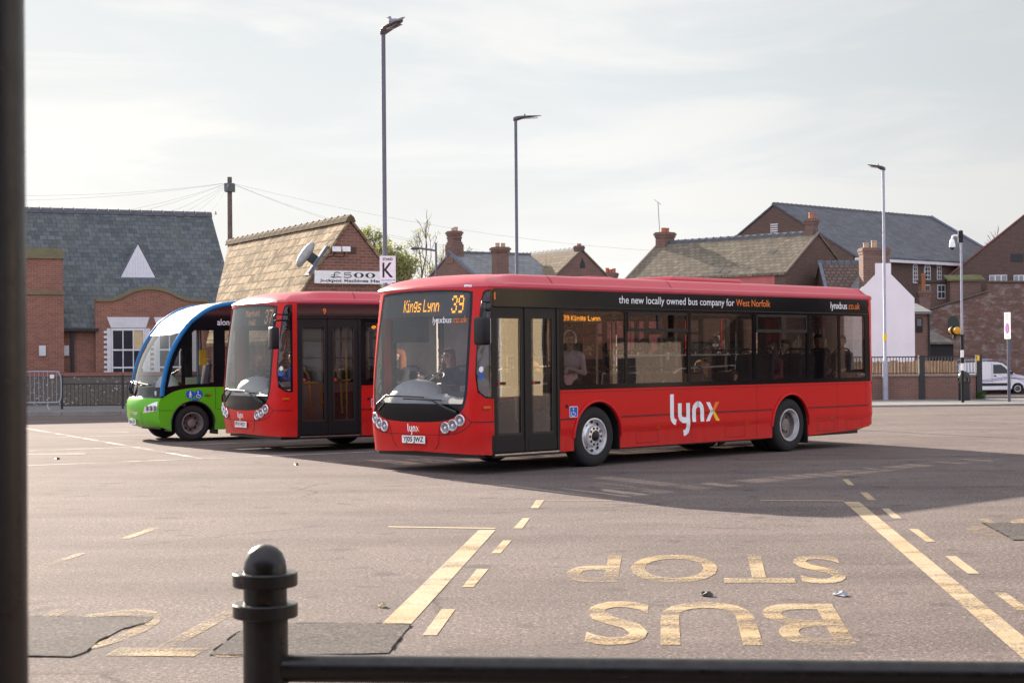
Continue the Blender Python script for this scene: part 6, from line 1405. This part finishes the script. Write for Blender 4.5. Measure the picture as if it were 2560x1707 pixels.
# E: big slate hall
SL_E = slates('slate_hall', (.095, .10, .115), ('y', 2.0), .5, .34, .25, (.16, .16, .13), .22, .012, (.24, .26, .28), .35)
ap = W(1934.7, 514, 100); E_ = house('brick_hall', 'large dark brick hall with broad slate roof and arched white windows', ap, R(43), 16.2, 5.6, 5.6, .60, .57, BR_D, SL_E, base=-1, over=.25, cat='building')
b = MB(); b.box(5.72, 5.92, -.05, 16.3, ap.z-5.6*.57-.30, ap.z-5.6*.57-.14); b.build('gutter', WIN, E_)
b = MB(); b.tube([(.05, 16.27, ap.z+.15), (5.9, 16.27, ap.z-5.9*.57+.12)], .10, 6); b.build('verge', LEAD, E_)
g_ = on_gable(E_, 1936, 572); b = MB()
for k in range(5): b.box(g_.x-.26, g_.x+.26, -.05, -.004, g_.z-.3+.13*k, g_.z-.3+.13*k+.07)
b.build('louvre', LINT, E_)
def arched(par, mat, face, pxs, y0, y1, outx):
    for xa, xb in pxs:
        q = face(xa, y1); q2 = face(xb, y1); zt_ = face(xa, y0).z; ya, yb = sorted((q.y, q2.y)); r = (yb-ya)/2; pts = [(ya, q.z), (yb, q.z)]+[((ya+yb)/2+r*math.cos(a_), zt_-r+r*math.sin(a_)) for a_ in np.linspace(0, math.pi, 10)]
        b = MB(); b.prism(pts, outx, outx+.05, plane='yz'); o = fixn(b.build('window', mat, par))
        k = .74; cy_ = (ya+yb)/2; zc_ = (q.z+zt_)/2; b = MB(); b.prism([(cy_+(p_[0]-cy_)*k, zc_+(p_[1]-zc_)*.88) for p_ in pts], outx+.05, outx+.056, plane='yz'); o2 = fixn(b.build('pane', plain('church_pane', (.05, .055, .065), .15), o))
        b = MB(); b.box(outx+.055, outx+.07, cy_-.02, cy_+.02, q.z, zt_-.05)
        for k in range(1, 5): z_ = q.z+(zt_-q.z)*k/5; b.box(outx+.055, outx+.068, ya+.03, yb-.03, z_-.02, z_+.02)
        b.build('glazing_bars', WIN, o)
fE = lambda px, py: on_side(E_, px, py, 5.6)
arched(E_, WIN, fE, [(2282, 2293), (2310, 2325), (2342, 2352)], 658, 708, 5.602)

# F: white gable house, pantiled house beside it
ap = W(2208, 664, 75); F_ = house('white_house', 'house with tall white rendered gable and brick stack behind the railings', ap, R(96), 7.0, 1.40, 1.40, 1.0, 1.0, plain('white_render', (.84, .79, .80), .8, 0, .07, .8, bmp=.15, bscale=5), SL_C, base=-1, over=.0, parapet=True)
zc0 = W(2176, 620, 75.3).z; chimney(F_, -.28, .38, 1.20, .62, ap.z-1.0, zc0, BR_B, ((-.36, .22), (.0, .32)), POTP, .05)
b = MB(); b.box(-.36, .35, -.004, .06, ap.z-.55, W(2208, 658, 75).z); b.build('painted_flue', bpy.data.materials['white_render'], F_)
ap = W(2050, 662, 79); G_ = house('brick_house', 'brown pantiled cottage roof between the pink-walled house and the white gable', ap, R(0), 3.0, 2.4, 2.8, .8, .8, BR_D, slates('pantile', (.14, .085, .065), ('y', 1.6), .24, .24, .28, (.1, .09, .07), .3, .03), base=-1, tile=.3)
b = MB(); b.box(-.1, 2.9, -.10, .05, 0, .05, 0, Matrix.Translation((0, 0, ap.z+.11)) @ Matrix.Rotation(math.atan(.8), 4, 'Y')); b.build('verge', LEAD, G_)

# H: great brick gable and the patched wall in front of it
ap = W(2660, 460, 100); H_ = house('brick_warehouse', 'tall dark brick gable rising at the right edge', ap, R(73), 14, 8.2, 6.0, .80, .80, BR_D, plain('red_verge_roof', (.22, .09, .07), .8), base=-1, over=.05, cat='building')
for (xa, xb) in ((2473, 2518), (2534, 2572)):
    a = on_gable(H_, xa, 688); c = on_gable(H_, xb, 704); b = MB(); b.box(a.x, c.x, -.07, -.004, c.z, a.z); wo = b.build('window', WIN, H_)
    n = 3; b = MB()
    for k in range(n): x0 = a.x+(c.x-a.x)*(k+.12)/n; b.box(x0, x0+(c.x-a.x)*.78/n, -.078, -.07, c.z+.05, a.z-.04)
    b.build('pane', plain('pale_pane', (.25, .25, .24), .15), wo)
a = on_gable(H_, 2527, 635); c = on_gable(H_, 2558, 654); b = MB(); b.box(a.x, c.x, -.03, -.004, c.z, a.z); b.build('opening', DARK, H_)
Yw = 98.4; q = [(2320, 776), (2380, 757), (2469, 730), (2469, 706), (2700, 706)]
pw = [W(x, y, Yw) for x, y in q]; t = thing('boundary_wall', 'long patched brick wall with whitened courses and a blocked arch behind the van', 'wall', (pw[0].x, Yw, 0)); x0 = pw[0].x
b = MB(); b.prism([(p_.x-x0, p_.z) for p_ in pw]+[(pw[-1].x-x0, -1.2), (0, -1.2)], 0, .45); fixn(b.build('wall', BR_W, t))
b = MB()
for i in (0, 1, 3): b.tube([(pw[i].x-x0, -.02, pw[i].z+.03), (pw[i+1].x-x0, -.02, pw[i+1].z+.03)], .07, 6)
b.build('coping', plain('coping_dark', (.10, .085, .06), .9), t)
a = W(2370, 790, Yw); c = W(2397, 836, Yw); xm = (a.x+c.x)/2-x0; r = (c.x-a.x)/2; b = MB(); b.prism([(xm-r, c.z), (xm+r, c.z)]+[(xm+r*math.cos(k), a.z-r+r*math.sin(k)) for k in np.linspace(0, math.pi, 12)], -.03, -.004); fixn(b.build('blocked_arch', plain('green_boarding', (.035, .05, .038), .7), t))

# I: small brick buildings packed between
Y_ = 100.2; a = W(2289, 706, Y_); c = W(2404, 780, Y_); t = thing('brick_house', 'flat-roofed brick block with white sash window right of the white gable', 'house', (a.x, Y_, 0)); wd = c.x-a.x
b = MB(); b.box(0, wd, 0, 1.2, -1.2, a.z); b.build('wall', BR_B, t); b = MB(); b.box(-.12, wd+.12, -.15, 1.3, a.z, a.z+.13); b.build('roof', plain('felt_roof', (.08, .075, .06), .9), t)
for xa, xb, y0_, y1_ in ((2343, 2363, 712, 747), (2313, 2325, 712, 742), (2438, 2449, 717, 742)):
    if xb < 2404:
        p1, p2 = W(xa, y0_, Y_), W(xb, y1_, Y_); b = MB(); b.box(p1.x-a.x, p2.x-a.x, -.06, -.004, p2.z, p1.z); wo = b.build('window', WIN, t); b = MB(); ww, hh = (p2.x-p1.x), (p1.z-p2.z)
        for i in range(2):
            for j in range(2): b.box(p1.x-a.x+ww*(.08+.45*i), p1.x-a.x+ww*(.47+.45*i), -.067, -.06, p2.z+hh*(.06+.47*j), p2.z+hh*(.47+.47*j))
        b.build('pane', DARK, wo)
a2 = W(2372, 690, 99.2); c2_ = W(2458, 703, 99.2); t = thing('lean_to', 'mossy lean-to roof on brick wall beside the great gable', 'building', (a2.x, 99.2, 0)); wd = c2_.x-a2.x
b = MB(); b.box(.1, wd-.1, .1, .8, -1.2, c2_.z); b.build('wall', BR_B, t); b = MB(); b.prism([(-.05, c2_.z+.02), (-.05, c2_.z+.12), (.9, a2.z+.1), (.9, a2.z)], -.1, wd+.1, plane='yz'); fixn(b.build('roof', plain('mossy_roof', (.13, .125, .05), .9, 0, .3, 2), t))
p = W(2309, 760, 96.5); t = thing('chimney_stack', 'narrow brick stack with one tall orange pot by the white gable', 'chimney', (p.x, 96.5, 0)); chimney(t, 0, 0, .60, .55, -1.2, W(2309, 727, 96.5).z, BR_B, ((.0, .98),), plain('tall_pot', (.33, .13, .05), .7), .08)
Y_ = 84.0; a = W(2286, 784, Y_); c = W(2321, 890, Y_); t = thing('brick_house', 'narrow brick extension with slate lean-to roof tucked beside the white gable', 'house', (a.x, Y_, 0)); wd = c.x-a.x
b = MB(); b.box(0, wd, 0, 3, -1.2, a.z); b.build('wall', BR_B, t); zt_ = W(2300, 764, 87).z; b = MB(); b.prism([(-.2, a.z-.02), (-.2, a.z+.1), (3, zt_+.12), (3, zt_)], -.05, wd+.14, plane='yz'); fixn(b.build('roof', SL_C, t)); b = MB(); b.tube([(wd+.03, -.06, -1), (wd+.03, -.06, a.z)], .05, 6); b.build('drainpipe', M['trim'], t)
p1, p2 = W(2289, 794, Y_), W(2306, 830, Y_); b = MB(); b.box(p1.x-a.x, p2.x-a.x, -.05, -.004, p2.z, p1.z); wo = b.build('window', M['frame'], t); b = MB(); b.box(p1.x-a.x+.05, p2.x-a.x-.05, -.056, -.05, p2.z+.3, p1.z-.05); b.build('pane', plain('grey_pane', (.10, .10, .11), .2), wo)
Y_ = 90.0; a = W(2321, 855, Y_); c = W(2384, 905, Y_); t = thing('shed', 'black boarded shed under a worn slate slope left of the beacon', 'shed', (a.x, Y_, 0)); wd = c.x-a.x; zt_ = W(2330, 822, 92.5).z
b = MB(); b.box(0, wd, 0, 2.5, -1.2, a.z); b.build('wall', plain('black_boards', (.018, .017, .02), .8, 0, .3, 6), t); b = MB(); b.add([(-.1, -.15, a.z-.02), (wd+.1, -.15, a.z-.02), (wd*.45, 2.5, zt_), (-.1, 2.5, zt_+.35), (-.1, -.15, a.z-.12), (wd+.1, -.15, a.z-.12), (wd*.45, 2.5, zt_-.1), (-.1, 2.5, zt_+.25)], [(0, 1, 2, 3), (7, 6, 5, 4), (0, 4, 5, 1), (1, 5, 6, 2), (2, 6, 7, 3), (3, 7, 4, 0)]); fixn(b.build('roof', slates('slate_shed', (.15, .13, .11), ('x', 1.3), .36, .25, .25, (.13, .12, .07), .5), t))

# buildings outside the frame on the right that the bus glass mirrors
CREAM = plain('cream_render', (.80, .66, .42), .8, 0, .06, 1)
t = thing('station_building', 'cream rendered hall far beyond the right edge of the view', 'building', (50, 8, -.2)); b = MB(); b.box(0, 12, 0, 19.7, -.6, 9); b.build('wall', CREAM, t)
b = MB(); b.box(-.3, 12.3, -.3, 20.0, 9, 9.3); b.build('roof', LINT, t)
for y in (3, 8): 
    b = MB(); b.box(-.05, -.002, y, y+1.6, 1.2, 3.3); b.build('window', WIN, t)
for y in (17.1, 17.8): b = MB(); b.tube([(-.1, y, 0), (-.1, y, 9)], .07, 8); b.build('drainpipe', LINT, t)
for i, (x, y, w_, h_, mt) in enumerate(((57.5, 28.2, 5.8, 7.5, BR_B), (59.5, 34.5, 7.0, 8.5, BR_D), (56.5, 42.0, 9.0, 7.8, BR_B), (59, 51.5, 10, 8.2, BR_D))):
    t = house('brick_house', ('narrow', 'taller dark', 'wide', 'last dark')[i]+' brick terrace house beyond the right edge of the view', (x+4, y, h_), R(90), w_, 4, 4, .8, .8, mt, SL_C, base=-.8)
    for k in range(int(w_//2.1)):
        yy = .6+2.1*k; b = MB(); b.box(-4.06, -4.004, yy, yy+1.0, .9, 2.4); wo = b.build('window', M['frame'], t); b = MB(); b.box(-4.066, -4.06, yy+.08, yy+.92, .98, 2.32); b.build('pane', plain('terrace_pane', (.06, .055, .05), .2), wo)
t = thing('garage', 'low pale rendered garage among the terrace houses beyond the right edge', 'garage', (53.5, 31.0, -.3)); b = MB(); b.box(0, 2.6, 0, 3.2, -.4, 2.7); b.build('wall', plain('pale_render', (.55, .44, .36), .8), t); b = MB(); b.box(-.1, 2.7, -.1, 3.3, 2.7, 2.85); b.build('roof', DARK, t)
b = MB(); b.box(-.03, -.004, .3, 1.1, -.2, 1.9); b.build('door', DARK, t)

# ------------------------------------------------------------------ van
def van(p, rz):
    t = thing('parked_van', 'small white van with dark lower trim parked beyond the gateway', 'van', p, rz, None)
    Wv = 1.62; VW = plain('van_white', (.76, .76, .78), .25, 0, .04, 3, coat=.6)
    prof = [(0.02, .42), (0, .9), (.05, 1.62), (.20, 1.76), (1.6, 1.83), (2.25, 1.80), (2.55, 1.72), (3.15, 1.16), (3.25, 1.10), (3.85, .98), (4.12, .80), (4.2, .55), (4.18, .32)]
    arcf = [(3.35+.34*math.cos(a), .30+.34*math.sin(a)) for a in np.linspace(0, math.pi, 10)]; arcr = [(.72+.34*math.cos(a), .30+.34*math.sin(a)) for a in np.linspace(0, math.pi, 10)]
    poly = prof+[(3.71, .27)]+arcf+[(2.9, .24), (1.1, .24)]+arcr+[(.05, .28)]
    b = MB(); n = len(poly); nar = lambda z: .06*max(0, (z-.95)/.9)
    b.add([(x, nar(z), z) for x, z in poly]+[(x, Wv-nar(z), z) for x, z in poly], [tuple(range(n)), tuple(range(2*n-1, n-1, -1))]+[(i, n+i, n+(i+1) % n, (i+1) % n) for i in range(n)]); body = fixn(b.build('body', VW, t))
    GL = plain('van_glass', (.02, .024, .028), .08)
    for y, sg in ((-.004, 1), (Wv+.004, -1)):
        f = lambda x, z: (x, y+sg*nar(z), z)
        b = MB(); q = [(1.98, 1.15), (1.98, 1.66), (2.42, 1.66), (2.62, 1.52), (2.98, 1.17)]; b.add([f(*k) for k in q], [tuple(range(5))]); b.build('window', GL, t)
        b = MB(); q = [(.02, .46), (0.02, .62), (2.95, .62), (2.95, .46)]; b.add([f(*k) for k in q], [tuple(range(4))]); stroke(b, [(1.9, .5), (1.9, 1.75)], .012, f); stroke(b, [(2.98, .6), (3.02, 1.15)], .012, f); b.build('rubbing_strip', M['trim'], t)
        b = MB(); b.ball((2.08, y-sg*.012, 1.03), (.07, .02, .04), 10, 6); b.build('handle', M['trim'], t)
        b = MB(); stroke(b, smooth_path([(1.2, .78), (2.0, .86), (2.7, .95), (3.2, .86), (3.9, .80)], 5), .02, f); stroke(b, smooth_path([(.8, .72), (1.8, .76), (2.6, .88), (3.3, .93)], 5), .016, f); b.build('stripe', M['blue_sign'], body); b = MB(); stroke(b, smooth_path([(1.4, .70), (2.4, .80), (3.1, .90), (3.8, .86)], 5), .016, f); b.build('stripe', M['red_print'], body)
    b = MB(); b.add([(2.60, .10, 1.70), (2.60, Wv-.10, 1.70), (3.14, Wv-.06, 1.19), (3.14, .06, 1.19)], [(0, 1, 2, 3)]); o = b.build('windscreen', GL, t); o.location = (.012, 0, .012)
    b = MB(); b.bbox(3.75, 4.24, -.02, Wv+.02, .28, .66, .05); b.build('bumper', M['trim'], t)
    for y in (.06, Wv-.30): b = MB(); b.bbox(3.86, 4.10, y, y+.24, .76, .92, .04); b.build('headlight', M['chrome'], t)
    for x in (.72, 3.35):
        make_wheel(t, x, .02, -1, .30, .18, 'rear'); make_wheel(t, x, Wv-.02, 1, .30, .18, 'rear')
    b = MB()
    for y in (.3, Wv-.3): b.tube([(.25, y, 1.92), (2.0, y, 1.95)], .03, 6)
    for x in (.4, 1.6): b.box(x, x+.05, .15, Wv-.15, 1.80, 1.92)
    b.build('roof_rack', GALV, t); b = MB(); b.bbox(2.9, 3.05, -.16, -.02, 1.12, 1.28, .03); b.build('mirror', M['trim'], t)
pv = W(2387, 981, 97); van((pv.x, 96.2, -.6), 0)
t = thing('parked_car', 'dark car in deep shade behind the white van', 'car', (pv.x+4.55, 96.5, -.6))
pf_ = [(0, .5), (.05, .85), (.5, .95), (.95, 1.42), (2.2, 1.45), (2.9, .98), (3.9, .85), (4.1, .6), (4.1, .3), (0, .3)]
b = MB(); b.prism(pf_, 0, 1.65); fixn(b.build('body', plain('car_black', (.012, .012, .014), .2, coat=.5), t))
b = MB(); b.add([(x, -.004, z) for x, z in ((.75, .98), (1.02, 1.36), (2.15, 1.38), (2.7, 1.0))], [(0, 1, 2, 3)]); b.build('window', plain('car_glass', (.03, .033, .036), .1), t)
for x in (.8, 3.3): make_wheel(t, x, .02, -1, .31, .18, 'rear'); make_wheel(t, x, 1.63, 1, .31, .18, 'rear')

# ------------------------------------------------------------------ trees, weed
BARK = plain('bark', (.10, .08, .065), .9, 0, .3, 8)
def tree(loc, h, spread, lab, leaf=None, nleaf=0, seed=1, levels=5, lsize=.12, r0=.16, trunkf=.35):
    rnd = random.Random(seed); t = thing('tree', lab, 'tree', loc); tr = MB(); br = MB(); tips = []
    def grow(p, d, ln, r, lv):
        mid = p+d*ln*.5+Vector((rnd.uniform(-1, 1), rnd.uniform(-1, 1), rnd.uniform(-.4, .8)))*ln*.07; e = p+d*ln
        (tr if lv >= levels-1 else br).tube([p, mid, e], [r, r*.85, r*.66], 6 if lv > 2 else 4, cap=False)
        if lv <= 2: tips.append((mid, e))
        if lv == 0: return
        n = rnd.choice((2, 3, 3)) if lv < levels else 4
        for k in range(n):
            ax = Vector((rnd.uniform(-1, 1), rnd.uniform(-1, 1), rnd.uniform(-.25, .55))).normalized()
            nd = (d*(.75 if k else 1.0)+ax*spread*(.75 if k else .4)+Vector((0, 0, .12))).normalized(); st = e if k < 2 else p+d*ln*rnd.uniform(.5, .9)
            grow(st, nd, ln*rnd.uniform(.62, .82), r*(.60 if k else .68), lv-1)
    grow(Vector((0, 0, 0)), Vector((0, 0, 1)), h*trunkf, r0, levels)
    tr.build('trunk', BARK, t, 60); br.build('branches', BARK, t)
    if nleaf:
        lf = MB()
        for k in range(nleaf):
            a, e = rnd.choice(tips); c = a.lerp(e, rnd.random()*1.1)+Vector((rnd.gauss(0, .12), rnd.gauss(0, .12), rnd.gauss(0, .12))); s = lsize*rnd.uniform(.5, 1.3)
            u1 = Vector((rnd.gauss(0, 1), rnd.gauss(0, 1), rnd.gauss(0, 1))).normalized(); u2 = u1.cross(Vector((rnd.gauss(0, 1), rnd.gauss(0, 1), rnd.gauss(0, 1)))).normalized()
            lf.add([c-u1*s, c+u2*s*.5, c+u1*s, c-u2*s*.5], [(0, 1, 2, 3)])
        lf.build('crown', leaf, t)
    return t
def leafmat(name, col):
    m, nt, N, L, b = newmat(name); b.inputs['Roughness'].default_value = .6
    c = noise(nt, coords(nt), .9, 4, .6, .3, .7, tuple(x*.7 for x in col), tuple(min(1, x*1.25) for x in col)); L.new(c, b.inputs['Base Color'])
    tl = N.new("ShaderNodeBsdfTranslucent"); L.new(c, tl.inputs[0]); ms = N.new("ShaderNodeMixShader"); ms.inputs[0].default_value = .45; out = [n for n in N if n.type == 'OUTPUT_MATERIAL'][0]
    L.new(b.outputs[0], ms.inputs[1]); L.new(tl.outputs[0], ms.inputs[2]); L.new(ms.outputs[0], out.inputs[0]); return m
LEAF = leafmat('spring_leaf', (.36, .38, .15))
p = W(955, 690, 112); tree((p.x, 112, -.5), 12.8, .62, 'pale green budding tree beside the taller stack', LEAF, 9000, 4, 6, .11, .22, .25)
p = W(1025, 690, 116); tree((p.x, 116, -.5), 12.2, .78, 'nearly bare twiggy tree just right of the pale budding tree', LEAF, 1800, 9, 6, .08, .18, .26)
p = W(2592, 560, 150); tree((p.x, 150, -.5), 13.6, .6, 'bare tree rising behind the great brick gable', None, 0, 12, 6, .1, .25, .33)
p = W(2453, 993, 62.0); t = thing('weed', 'small green weed at the foot of the black gate post', 'plant', (p.x, 62.0, .05)); lf = MB(); rnd = random.Random(5)
for k in range(260):
    a = rnd.uniform(0, 6.28); r = rnd.random()**.6*.17; z = rnd.random()*.34*(1-r*2); c = Vector((r*math.cos(a), r*math.sin(a), z+.02)); s = .035; u1 = Vector((rnd.gauss(0, 1), rnd.gauss(0, 1), 1)).normalized(); u2 = u1.cross(Vector((rnd.gauss(0, 1), rnd.gauss(0, 1), rnd.gauss(0, 1)))).normalized(); lf.add([c-u1*s, c+u2*s*.5, c+u1*s, c-u2*s*.5], [(0, 1, 2, 3)])
lf.build('leaves', leafmat('weed_leaf', (.07, .13, .03)), t)

# ------------------------------------------------------------------ telegraph pole and wires
p = W(574, 443, 80); t = thing('telegraph_pole', 'weathered wooden telegraph pole with wires, behind the sunlit roof', 'pole', (p.x, 80, -.2)); hz = p.z+.2
MB().lathe([(.14, 0), (.11, hz-.6), (.105, hz)], 14).build('pole', plain('pole_wood', (.13, .10, .08), .9, 0, .3, 5), t, 40)
b = MB(); b.bbox(-.23, .23, -.20, .20, W(574, 480, 80).z+.2, W(574, 459, 80).z+.2, .02); b.build('junction_box', plain('junction_grey', (.09, .095, .10), .6), t)
zw = W(574, 457, 80).z; wires = MB(); T0 = Vector((p.x, 80, zw))
def wire(end, sag):
    e = Vector(end); wires.tube([T0.lerp(e, k/10)+Vector((0, 0, -sag*4*(k/10)*(1-k/10))) for k in range(11)], .0045, 4)
for e, sg in ((W(-160, 483, 70), .3), (W(-160, 500, 70), .3), (W(120, 555, 72), .25), (W(200, 560, 72), .2), (W(330, 560, 71), .2), (W(400, 560, 71), .15), (W(450, 560, 71), .1), (W(505, 560, 71), .1), (W(1120, 620, 95), .4), (W(1650, 628, 87), .5), (W(1200, 625, 96), .5)): wire(e, sg)
wo = wires.build('overhead_wires', plain('wire_grey', (.30, .30, .30), .8)); tag(wo, 'thin overhead wires fanning out from the telegraph pole', 'wires')
person(tuple(pr_), A.rotation_euler[2]-R(30), 'person at the lit pane of the white-framed window, hand by the face', 'sit', 'fair', (.03, .03, .035), hair=(.02, .015, .012), arms='face') if False else None

# crisp rims on the sheet-metal panels
for o in bpy.data.objects:
    if any(m.type == 'SOLIDIFY' for m in o.modifiers):
        es = o.modifiers.new('edges', 'EDGE_SPLIT'); es.split_angle = R(32)
